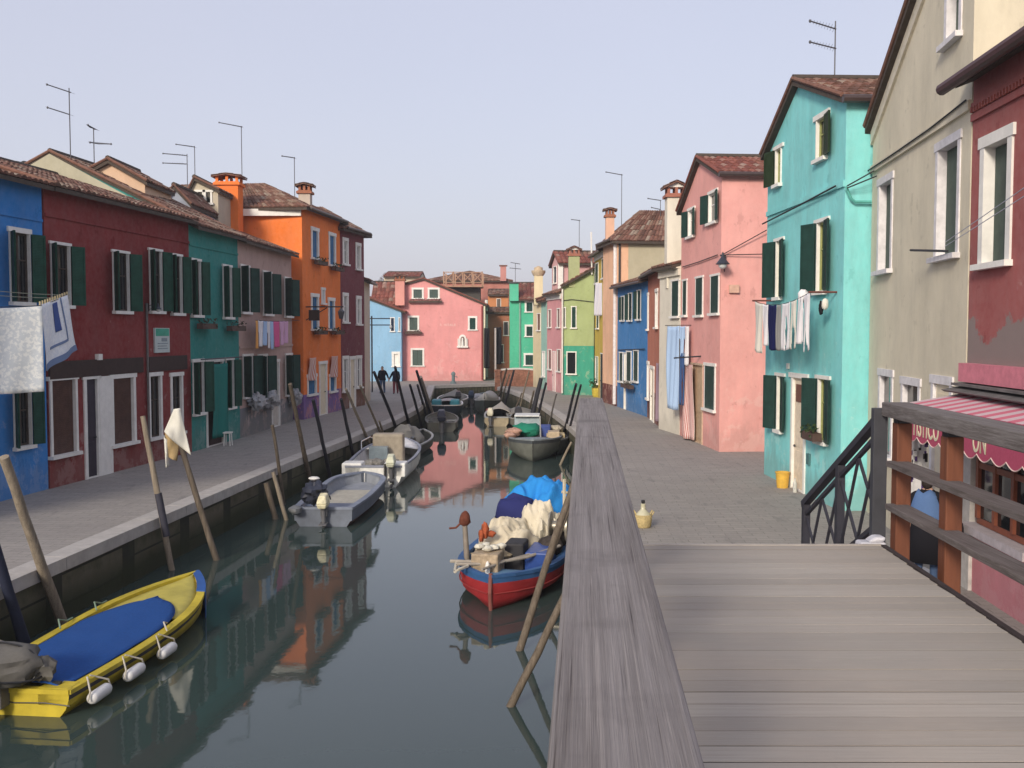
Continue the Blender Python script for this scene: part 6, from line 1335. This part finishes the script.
# wrought bracket signs
t = thing('wall_bracket', 'wrought iron bracket with a square lantern on the orange house', 'bracket', tuple(l5.P(.1, 0, 4.9))); z_ = l5.uz(308, 307)[1]
m = MB(); m.tube([l5.P(.4, 0, z_), l5.P(.4, -1.6, z_)], .03, 6); m.tube([l5.P(.4, 0, z_ - .55), l5.P(.4, -.9, z_ - .04)], .02, 6); m.build('arm', IRON, t)
m = MB(); m.obox(l5.P(.4, -.35, z_ - .35), l5.bk * .22, l5.d * .05, (0, 0, .22)); m.build('panel', plain('dark_openwork', (.05, .035, .03)), t)
m = MB(); m.lathe(l5.P(.4, -1.5, z_ - .5), [(.08, 0), (.14, .3), (.04, .42), (.01, .48)], 6); m.build('lantern', plain('dark_lantern', (.06, .06, .07), .3), t)
Y = 72.8; t = thing('wall_bracket', 'double arm bracket sticking out in front of the pale blue house', 'bracket', ((369 - 512) * Y / F, Y, 5))
for y_ in (318.5, 325): m = MB(); m.tube([((369 - 512) * 60 / F, 60, zy(y_, 60)), ((390.5 - 512) * 60 / F, 60, zy(y_, 60))], .035, 6); m.build('arm', IRON, t)
m = MB(); Y = 60; m.tube([((372 - 512) * Y / F, Y, -.0), ((372 - 512) * Y / F, Y, zy(316, Y))], .05, 6); m.build('post', IRON, t)
m = MB(); m.ell(((391 - 512) * Y / F, Y, zy(327, Y)), .09, .09, .12, 8, 6); m.build('lamp', MILK, t, smooth=True)

# ================================================================ cables
def fc(h, pts, label, r=.018, w=-.05): 
    P_ = []
    for x, y in pts: u, z = h.uz(x, y); P_.append(h.P(u, w, z))
    line(label, P_, r, CABLE, 'wall_cable', 'cable', 'cables along the house fronts')
fc(r1, [(684, 267), (700, 262), (719, 255)], 'cable along the front of the salmon house')
Ys = 29.82; line('cable sloping up across the side wall of the salmon house', [((719 - 512) * Ys / F, Ys, zy(256, Ys)), ((765 - 512) * Ys / F, Ys, zy(230, Ys))], .015, CABLE, 'wall_cable', 'cable', 'cables along the house fronts')
line('straight cable across the side wall of the salmon house', [((719 - 512) * Ys / F, Ys, zy(255, Ys)), ((768 - 512) * Ys / F, Ys, zy(254, Ys))], .015, CABLE, 'wall_cable', 'cable', 'cables along the house fronts')
fc(tq, [(766, 224), (800, 207), (840, 186)], 'thick cable along the string course of the turquoise house', .02, -.09)
Ys = 19.88; X_ = lambda x: (x - 512) * Ys / F
line('cable turning across the side wall of the turquoise house', [(X_(841.8), Ys - .05, zy(187, Ys)), (X_(843), Ys - .05, zy(189, Ys)), (X_(848), Ys - .02, zy(199, Ys)), (X_(852), Ys - .02, zy(202, Ys)), (X_(868), Ys - .02, zy(202, Ys))], .03, plain('turquoise_pipe', (.10, .38, .34)), 'wall_cable', 'cable', 'cables along the house fronts')
line('cable spanning from the turquoise corner to the beige house', [(X_(842), Ys - .12, zy(187, Ys)), (X_(869), Ys - .35, zy(171, Ys))], .014, CABLE, 'wall_cable', 'cable', 'cables along the house fronts')
line('lower cable spanning from the turquoise corner to the beige house', [(X_(842), Ys - .12, zy(189, Ys)), (X_(869), Ys - .35, zy(178, Ys))], .014, CABLE, 'wall_cable', 'cable', 'cables along the house fronts')
fc(bg_, [(871, 171), (900, 152), (935, 128), (971, 100)], 'cable above the string course of the beige house', .014, -.07)
line('dark bar on the beige house sill', [bg_.P(bg_.uz(956, 250)[0], -.12, bg_.uz(956, 251)[1]), bg_.P(bg_.uz(930, 251)[0], -.30, bg_.uz(930, 250)[1])], .02, IRON, 'line_bracket', 'bracket')
for k_ in range(2): line(('upper' if k_ else 'lower') + ' thin cord from the beige house sill to the red house', [bg_.P(.4 , -.2, bg_.uz(960, 246 - 4 * k_)[1]), rr.P(rr.L - 2.6, -.35, 5.2 + .1 * k_)], .006, plain('pale_cord', (.4, .42, .5)), 'cord', 'cord')
fc(r2, [(619, 350), (630, 349.5), (646, 349)], 'cable above the ground floor windows of the bright blue house', .02, -.06)
fc(r4, [(560, 301), (572, 299.5), (594, 302)], 'cable across the front of the lime green house', .02, -.06)

# ================================================================ television aerials
def aerial(label, Y, mx, yb, yt, arms):
    X = on_y(mx, yt, Y).x; zb, zt = zy(yb, Y) - .3, zy(yt, Y); t = thing('tv_aerial', label, 'tv aerial', (X, Y, zb), 'television aerials on the roofs')
    m = MB(); m.tube([(X, Y, zb), (X, Y, zt)], .012 + Y * .00012, 6); m.build('mast', ANT, t)
    for (x0, y0, x1, y1) in arms:
        a_ = on_y(x0, y0, Y - .4); b_ = on_y(x1, y1, Y); m = MB(); m.tube([a_, b_], .011 + Y * .0002, 6)
        for i in range(9):
            c_ = a_.lerp(b_, (i + .3) / 9); dv = Vector((.2, 1, 0)).normalized() * (.12 + .02 * i); m.tube([c_ - dv, c_ + dv], .004, 4)
        m.ell(a_, .03, .03, .04, 6, 5); m.build('antenna_boom', ANT, t)
aerial('tall aerial with two tilted booms, leftmost on the left roofs', 31, 69, 168, 88, [(47, 84.5, 71, 92.5), (47.5, 107.5, 69.5, 114.5)])
aerial('short aerial with a flat boom below the tall leftmost one', 31.5, 74.2, 170, 157, [(58, 156.5, 75, 158)])
aerial('aerial with two small crossing arms above the peach gable', 34, 93.5, 172, 128, [(88, 125, 95, 129.5), (90, 142.5, 96, 143.2), (111, 144, 94, 143)])
aerial('aerial with two level booms behind the pale blue gable', 44, 187, 206, 154, [(163, 153.5, 187, 155.5), (163, 163, 187, 164)])
aerial('aerial with a single boom over the cream attic', 46, 194.5, 182, 146, [(176, 144.3, 195, 147)])
aerial('very tall aerial beside the orange chimney', 44, 241.3, 215, 126, [(219, 122.5, 242.5, 127)])
aerial('slim aerial left of the grey chimney on the orange house', 45, 294.3, 212, 157, [(282, 156, 295, 158)])
aerial('aerial with two tilted booms on the turquoise house', 23, 835.5, 84, 21, [(810, 21, 836, 29), (810, 42, 836, 48.5)])
aerial('thin aerial over the peach house', 52, 621.8, 240, 174, [(606, 172, 622.5, 175)])
aerial('small aerial half hidden by the white chimney', 50, 660.5, 222, 200, [(648, 198.5, 661, 200.5), (651.5, 207.5, 660.5, 209.5)])
aerial('thin aerial above the pale pink attic house', 63, 579.3, 255, 220, [(571.5, 219.5, 580, 220.5)])
aerial('faint aerial between the red chimney and the green house', 77, 515.3, 300, 263, [(511, 262.5, 520, 264), (510, 268, 521, 269)])
# bare tree beyond the pale blue house
t = thing('bare_tree', 'bare twiggy treetop showing above the red roofs', 'tree', ((398 - 512) * 95 / F, 95, 0)); c = Vector(((398 - 512) * 95 / F, 95, 0)); rg = random.Random(3)
m = MB(); m.tube([c, c + Vector((0, 0, 7.6))], [.2, .12], 8); m.build('trunk', BROWNP, t)
m = MB()
def br(p, d_, l, r, n_):
    q_ = p + d_ * l; m.tube([p, q_], [r, r * .6], 4, cap=False)
    if n_:
        for _ in range(3): br(q_, (d_ + Vector((rg.uniform(-.8, .8), rg.uniform(-.6, .6), rg.uniform(-.3, .45)))).normalized(), l * .75, r * .6, n_ - 1)
for _ in range(4): br(c + Vector((0, 0, 7.4)), Vector((rg.uniform(-.9, .9), rg.uniform(-.5, .5), .8)).normalized(), .75, .05, 4)
m.build('crown', plain('twigs', (.12, .10, .09)), t)
# hanging dark cloths in the alley by the pink end house
for x0, x1, y0, y1, lb in ((484, 489.5, 328, 368, 'dark cloth hanging at the left of the alley'), (494, 501.5, 327, 364, 'black cloth hanging in the middle of the alley')):
    Y = 72.5; garment(lb, ((x0 - 512) * Y / F, Y, zy(y0, Y)), (1, 0, 0), (x1 - x0) * Y / F, (y1 - y0) * Y / F, 'towel', FBK, 'dark cloths in the alley', sw=.06)
m = MB(); m.tube([((495.5 - 512) * 72.2 / F, 72.2, 0), ((495.5 - 512) * 72.2 / F, 72.2, zy(328, 72.2))], .07, 8); o = m.build('clothes_post', plain('pale_post', (.42, .38, .36)), None); rebase(o); tag(o, 'pale post standing between the dark cloths of the alley', 'post')
c = Vector(((453.5 - 512) * 70.5 / F, 70.2, 0)); t = thing('hand_pump', 'small grey iron hand pump on the far quay before the pink house', 'pump', tuple(c))
m = MB(); m.lathe(c, [(.22, 0), (.2, .1), (.12, .15), (.11, .6), (.16, .62), (.14, .75), (.03, .85)], 10); m.build('body', plain('grey_green_iron', (.14, .19, .2)), t, smooth=True); m = MB(); m.tube([c + Vector((.1, 0, .5)), c + Vector((.25, 0, .5)), c + Vector((.27, 0, .38))], .03, 6); m.build('spout', plain('grey_green_iron', (.14, .19, .2)), t)

# ================================================================ striped awning of the red shop
u0 = 0.4; u1 = rr.L - .03
wp = lambda u, z: rr.P(u, -.02, z)
PWF = lambda u: .62 + .20 * u / rr.L
t = thing('shop_awning', 'pink and white striped shop awning with a lettered scalloped valance', 'awning', tuple(rr.P(rr.L, 0, 2.6)))
PW_ = .92; SW = MB(); 
STR_A = fabric('awning_pink', (.55, .16, .22)); STR_B = fabric('awning_pale', (.56, .44, .47)); VAL = fabric('valance_crimson', (.38, .075, .13), var=.15)
ns = 30; m = MB()
for i in range(ns):
    a_, b_ = u0 + (u1 - u0) * i / ns, u0 + (u1 - u0) * (i + 1) / ns; m.cur = i % 2
    m.quad(rr.P(a_, -.05, 2.74), rr.P(b_, -.05, 2.74), rr.P(b_, -PWF(b_), 2.60), rr.P(a_, -PWF(a_), 2.60))
m.build('striped_canopy', [STR_A, STR_B], t, solid=.008)
m = MB(); sc_w = .38; nn_ = int((u1 - u0) / sc_w); sc_w = (u1 - u0) / nn_
for i in range(nn_):
    a_ = u0 + sc_w * i; pts = [rr.P(a_, -PWF(a_), 2.60)]; pts += [rr.P(a_ + sc_w * k_ / 8, -PWF(a_ + sc_w * k_ / 8), 2.14 - .075 * math.sin(math.pi * k_ / 8)) for k_ in range(9)]; pts += [rr.P(a_ + sc_w, -PWF(a_ + sc_w), 2.60)]; m.poly(pts)
m.build('valance', VAL, t, solid=.006)
m = MB(); pts = []
for i in range(nn_):
    a_ = u0 + sc_w * i
    for k_ in range(8): pts.append(rr.P(a_ + sc_w * k_ / 8, -PWF(a_ + sc_w * k_ / 8) - .008, 2.142 - .075 * math.sin(math.pi * k_ / 8)))
m.tube(pts, .008, 4); m.build('valance_piping', plain('pale_piping', (.6, .45, .42)), t)
m = MB(); m.poly([rr.P(u1, -.05, 2.73), rr.P(u1, -PWF(u1), 2.59), rr.P(u1, -PWF(u1), 2.45), rr.P(u1, -.05, 2.6)]); m.build('side_flap', VAL, t, solid=.006)
m = MB(); rr.bx(m, u0, rr.L + .0, -.22, 0.0, 2.855, 2.89); 
m.hexa([rr.P(u0, -.30, 2.76), rr.P(rr.L + .02, -.30, 2.76), rr.P(rr.L + .02, -.02, 2.78), rr.P(u0, -.02, 2.78), rr.P(u0, -.34, 2.785), rr.P(rr.L + .05, -.34, 2.785), rr.P(rr.L + .05, -.02, 2.85), rr.P(u0, -.02, 2.85)]); m.build('cover_boards', plain('grey_cover_board', (.13, .12, .12), .8, .2, .3, 5), t)
m = MB(); rr.bx(m, u0, rr.L - .05, -.14, 0.0, 2.91, 3.17); m.build('pink_cassette', plain('pink_board', (.56, .19, .24), .6), t)
CRL = plain('cream_letters', (.62, .58, .42), .8)
xd = -rr.d; ul = lambda px_: rr.uz(px_, 440, -.76)[0]
xd = (rr.P(0, -PWF(0), 0) - rr.P(rr.L, -PWF(rr.L), 0)).normalized(); PWT = lambda u: -PWF(u) - .012
text('ARTISTICO', .42, CRL, t, rr.P(ul(909), PWT(ul(909)), 2.165), xd, sx=.58, name='lettering')
text('BU', .42, CRL, t, rr.P(ul(946.5), PWT(ul(946.5)), 2.165), xd, sx=.56, name='lettering')
text('ON', .42, CRL, t, rr.P(ul(972), PWT(ul(972)), 2.165), xd, sx=.56, name='lettering')
# souvenir rack outside the shop
c = rr.P(rr.L + .55, -.55, 0); t = thing('souvenir_rack', 'rack of dark trinkets and postcards beside the shop corner', 'display rack', tuple(c))
m = MB(); m.box(c.x - .02, c.x + .02, c.y - .02, c.y + .02, 0, 2.1); m.box(c.x - .3, c.x + .3, c.y - .2, c.y + .2, 0, .05); m.box(c.x - .25, c.x + .22, c.y + .03, c.y + .05, .5, 2.1); m.build('stand', plain('white_rack', (.6, .6, .62)), t)
rg = random.Random(11); PUR = plain('purple_trinket', (.08, .04, .16), .5); YLT = plain('white_card', (.6, .6, .6), .5)
for k_, mm in enumerate((PUR, BLACK, YLT)):
    m = MB()
    for i in range(16):
        x = c.x + rg.uniform(-.22, .2); z = rg.uniform(.7, 2.0); m.obox((x, c.y - .02 - .02 * k_, z), (rg.uniform(.015, .03), 0, 0), (0, .006, 0), (0, 0, rg.uniform(.03, .07)))
    tag(m.build('trinkets', mm, t))

# ================================================================ people
def body(name, parent, J, edges, R, colf, mats, root='pelvis', sub=2):
    names = list(J); me = bpy.data.meshes.new(name); me.from_pydata([J[k] for k in names], [(names.index(a), names.index(b)) for a, b in edges], [])
    o = bpy.data.objects.new(name, me); COL.objects.link(o); md = o.modifiers.new('skin', 'SKIN'); md.use_smooth_shade = True
    for i, k in enumerate(names):
        r = R[k]; r = (r, r) if not hasattr(r, '__len__') else r; me.skin_vertices[0].data[i].radius = r; me.skin_vertices[0].data[i].use_root = (k == root)
    s_ = o.modifiers.new('sub', 'SUBSURF'); s_.levels = sub; s_.render_levels = sub
    bpy.context.view_layer.update(); m2 = bpy.data.meshes.new_from_object(o.evaluated_get(bpy.context.evaluated_depsgraph_get())); bpy.data.objects.remove(o)
    m2.name = name; m2.materials.clear()
    for mm in mats: m2.materials.append(mm)
    for p in m2.polygons: p.material_index = colf(p.center); p.use_smooth = True
    o = bpy.data.objects.new(name, m2); COL.objects.link(o); o.parent = parent; return o
def person(label, pos, face, h, top, legs, hair, arms, stride=.22, coat=None, sub=2, bag=None):
    """face: heading angle (0 = looks along +Y). arms: per side (elbow, wrist) in body space"""
    k = h / 1.72; root = thing('person', label, 'person', tuple(pos), None)
    ca, sa = math.cos(face), math.sin(face)
    def T(x, y, z): return Vector((x * ca + y * sa, -x * sa + y * ca, z)) * k
    J = dict(pelvis=T(0, 0, .95), waist=T(0, .01, 1.08), chest=T(0, .02, 1.28), neckb=T(0, .0, 1.44), neck=T(0, .015, 1.51), head=T(0, .03, 1.60), headt=T(0, .03, 1.70))
    E = [('pelvis', 'waist'), ('waist', 'chest'), ('chest', 'neckb'), ('neckb', 'neck'), ('neck', 'head'), ('head', 'headt')]
    R = dict(pelvis=(.15, .11), waist=(.145, .105), chest=(.16, .115), neckb=(.085, .075), neck=(.05, .055), head=(.075, .09), headt=(.055, .07))
    for sd_, s_ in (('l', -1), ('r', 1)):
        st = stride * s_
        J.update({'hip' + sd_: T(.09 * s_, 0, .88), 'knee' + sd_: T(.095 * s_, st * .55 + .04, .49), 'ank' + sd_: T(.095 * s_, st - (.1 if s_ < 0 else 0), .09), 'toe' + sd_: T(.105 * s_, st + .13 - (.1 if s_ < 0 else 0), .04)})
        J['sh' + sd_] = T(.185 * s_, .0, 1.40); el, wr = arms[0 if s_ < 0 else 1]; J['el' + sd_] = T(*el); J['wr' + sd_] = T(*wr)
        E += [('pelvis', 'hip' + sd_), ('hip' + sd_, 'knee' + sd_), ('knee' + sd_, 'ank' + sd_), ('ank' + sd_, 'toe' + sd_), ('neckb', 'sh' + sd_), ('sh' + sd_, 'el' + sd_), ('el' + sd_, 'wr' + sd_)]
        R.update({'hip' + sd_: (.10, .095), 'knee' + sd_: (.065, .065), 'ank' + sd_: (.048, .048), 'toe' + sd_: (.045, .035), 'sh' + sd_: (.07, .065), 'el' + sd_: (.05, .05), 'wr' + sd_: (.035, .035)})
        w_ = Vector(wr); d_ = (w_ - Vector(el)).normalized(); J['pa' + sd_] = T(*(w_ + d_ * .07)); E.append(('wr' + sd_, 'pa' + sd_)); R['pa' + sd_] = (.038, .02)
    fat = 1.3 if sub == 1 else 1.0
    R = {a: (b[0] * k * fat, b[1] * k * fat) for a, b in R.items()}
    hz = {s_: J['wr' + s_] for s_ in 'lr'}
    def colf(c):
        if c.z > 1.50 * k: return 2
        for s_ in 'lr':
            if (c - hz[s_]).length < .05 * k or (c - J['pa' + s_]).length < .06 * k: return 2
        if c.z < .075 * k: return 3
        return 1 if c.z < .90 * k else 0
    body('body', root, J, E, R, colf, [top, legs, SKIN, plain('dark_shoe', (.02, .018, .017))], sub=sub)
    off = Vector(pos)
    # fingers and thumb, face, hair
    for s_, sg in (('l', -1), ('r', 1)):
        p = J['pa' + s_]; d_ = (J['pa' + s_] - J['wr' + s_]).normalized(); sid = d_.cross(T(0, 1, 0).normalized()); 
        if sid.length < .2: sid = d_.cross(Vector((0, 0, 1)))
        sid.normalize(); m = MB()
        for i, ln in enumerate((.062, .075, .07, .055)):
            a_ = p + off + sid * (i - 1.5) * .019 * k; b_ = a_ + d_ * ln * k * .55; cvv = T(0, 1, 0).normalized(); m.tube([a_, b_, b_ + (d_ * .8 + cvv * .5) * ln * .5 * k], [.010 * k, .009 * k, .007 * k], 6)
        a_ = J['wr' + s_].lerp(p, .4) + off; m.tube([a_, a_ + (sid * -.9 + d_ * .6) * .04 * k, a_ + (sid * -.9 + d_ * 1.6) * .055 * k], [.012 * k, .010 * k, .008 * k], 6)
        m.build('fingers', SKIN, root, smooth=True)
    m = MB(); hc = off + T(0, .04, 1.615); Rm = Matrix((T(1, 0, 0).normalized(), T(0, 1, 0).normalized(), (0, 0, 1))).transposed()
    m.ell(hc, .075 * k, .092 * k, .115 * k, 16, 12, R=Rm); m.ell(off + T(0, .135, 1.60), .014 * k, .02 * k, .025 * k, 8, 6, R=Rm); m.ell(off + T(0, .12, 1.555), .025 * k, .012 * k, .007 * k, 8, 5, R=Rm)
    for sg in (-1, 1): m.ell(off + T(.077 * sg, .03, 1.60), .012 * k, .022 * k, .032 * k, 8, 6, R=Rm)
    hd = m.build('head', SKIN, root, smooth=True)
    m = MB()
    for sg in (-1, 1): m.ell(off + T(.03 * sg, .122, 1.625), .012 * k, .008 * k, .008 * k, 8, 5, R=Rm)
    m.build('eyes', BLACK, hd, smooth=True)
    m = MB(); m.ell(off + T(0, .015, 1.655), .088 * k, .105 * k, .095 * k, 16, 10, R=Rm, lump=.1); m.ell(off + T(0, -.03, 1.60), .082 * k, .07 * k, .10 * k, 14, 9, R=Rm, lump=.1); m.build('hair', hair, hd, smooth=True)
    if coat is not None:
        m = MB(); pr = coat[1]
        vs = [[]]; N = 20; rows = [(.205, .125, 1.40), (.215, .15, 1.28), (.20, .145, 1.08), (.225, .165, .92), (pr * 1.0, pr * .72, coat[2])]
        for rx_, ry_, z in rows:
            for i in range(N):
                th = 2 * math.pi * i / N; w_ = 1 + (.05 * math.sin(th * 5) if z < 1 else 0); m.v.append(off + T(math.cos(th) * rx_ * w_, .01 + math.sin(th) * ry_ * w_, z))
        for r_ in range(len(rows) - 1):
            for i in range(N): j = (i + 1) % N; m.f.append([r_ * N + i, r_ * N + j, (r_ + 1) * N + j, (r_ + 1) * N + i]); m.r.append(.5); m.mi.append(0)
        m.build('coat', coat[0], root, smooth=True, solid=.012 * k)
    return root, T, off
BLKC = fabric('black_coat', (.014, .014, .018)); JEAN = fabric('blue_jeans', (.06, .10, .19)); REDT = fabric('dark_red_trousers', (.16, .035, .045)); NAVYJ = fabric('navy_jacket', (.02, .022, .04)); DHAIR = plain('dark_hair', (.025, .018, .014), .6); BHAIR = plain('brown_hair', (.09, .055, .035), .6)
cp1 = on_z(382.5, 393.2); cp2 = on_z(395.8, 393.8); cp1.z = cp2.z = 0
gap = cp2.x - cp1.x; hx = gap / 2 / (1.56 / 1.72)
person('man in black jacket and blue jeans, left of the couple holding hands', cp1, math.pi, 1.58, BLKC, JEAN, BHAIR, (((-(hx * .55 + .08), .0, 1.12), (-hx + .07, .06, .93)), ((.255, .0, 1.14), (.25, .08, .90))), sub=1, coat=(BLKC, .235, .84))
person('woman in navy jacket and dark red trousers, right of the couple holding hands', cp2, math.pi, 1.54, NAVYJ, REDT, DHAIR, (((-.25, .0, 1.12), (-.235, .08, .90)), ((hx * .55 + .08, .0, 1.12), (hx - .05, .06, .93))), sub=1, coat=(NAVYJ, .24, .82))
sp = Vector((5.72, 13.6, 0))
rt_, T, off = person('shopper in long black coat and denim shawl between the bridge railing posts', sp, .55, 1.66, BLKC, JEAN, DHAIR, (((-.30, .02, 1.14), (-.26, .16, .96)), ((.30, .04, 1.14), (.24, .22, 1.02))), stride=.05, coat=(BLKC, .30, .46))
m = MB()
for i in range(12):
    for j in range(6):
        th = math.radians(150 + 240 * i / 11 - 30); f = j / 5; rx_, ry_ = .13 + .13 * f ** .6, .10 + .09 * f ** .6; m.v.append(off + T(math.cos(th) * rx_, .0 + math.sin(th) * ry_, 1.48 - .42 * f + .03 * math.sin(th * 4)))
for i in range(11):
    for j in range(5): a_ = i * 6 + j; m.f.append([a_, a_ + 1, a_ + 7, a_ + 6]); m.r.append(.5); m.mi.append(0)
m.build('denim_shawl', fabric('denim_light', (.085, .15, .30)), rt_, smooth=True, solid=.015)
c = off + T(.36, .12, .95); m = MB(); m.ell(c, .09, .17, .17, 14, 9, lump=.15, seed=2); o = m.build('handbag', FBK, None, smooth=True); 
m = MB(); m.tube([c + Vector((0, -.12, .12)), off + T(.2, .02, 1.44), c + Vector((0, .12, .12))], .012, 6); q_ = m.build('strap', FBK, None, smooth=True); rebase(o); q_.location = -o.location; q_.parent = o
tag(o, 'black handbag hanging at the right side of the shopper in the long coat', 'handbag')
# ================================================================ thin haze over the canal
hz = MB(); hz.box(-143, 143, -63, 173, -4.2, 18.0)
hm = bpy.data.materials.new('haze_air'); hm.use_nodes = True; hn = hm.node_tree
for n_ in list(hn.nodes):
    if n_.type != 'OUTPUT_MATERIAL': hn.nodes.remove(n_)
pv = hn.nodes.new('ShaderNodeVolumePrincipled'); pv.inputs['Color'].default_value = (.86, .88, .95, 1); pv.inputs['Density'].default_value = 0.0008; pv.inputs['Anisotropy'].default_value = 0.2
hn.links.new(pv.outputs[0], [n_ for n_ in hn.nodes if n_.type == 'OUTPUT_MATERIAL'][0].inputs['Volume'])
tag(hz.build('haze', hm, None), kind='stuff')
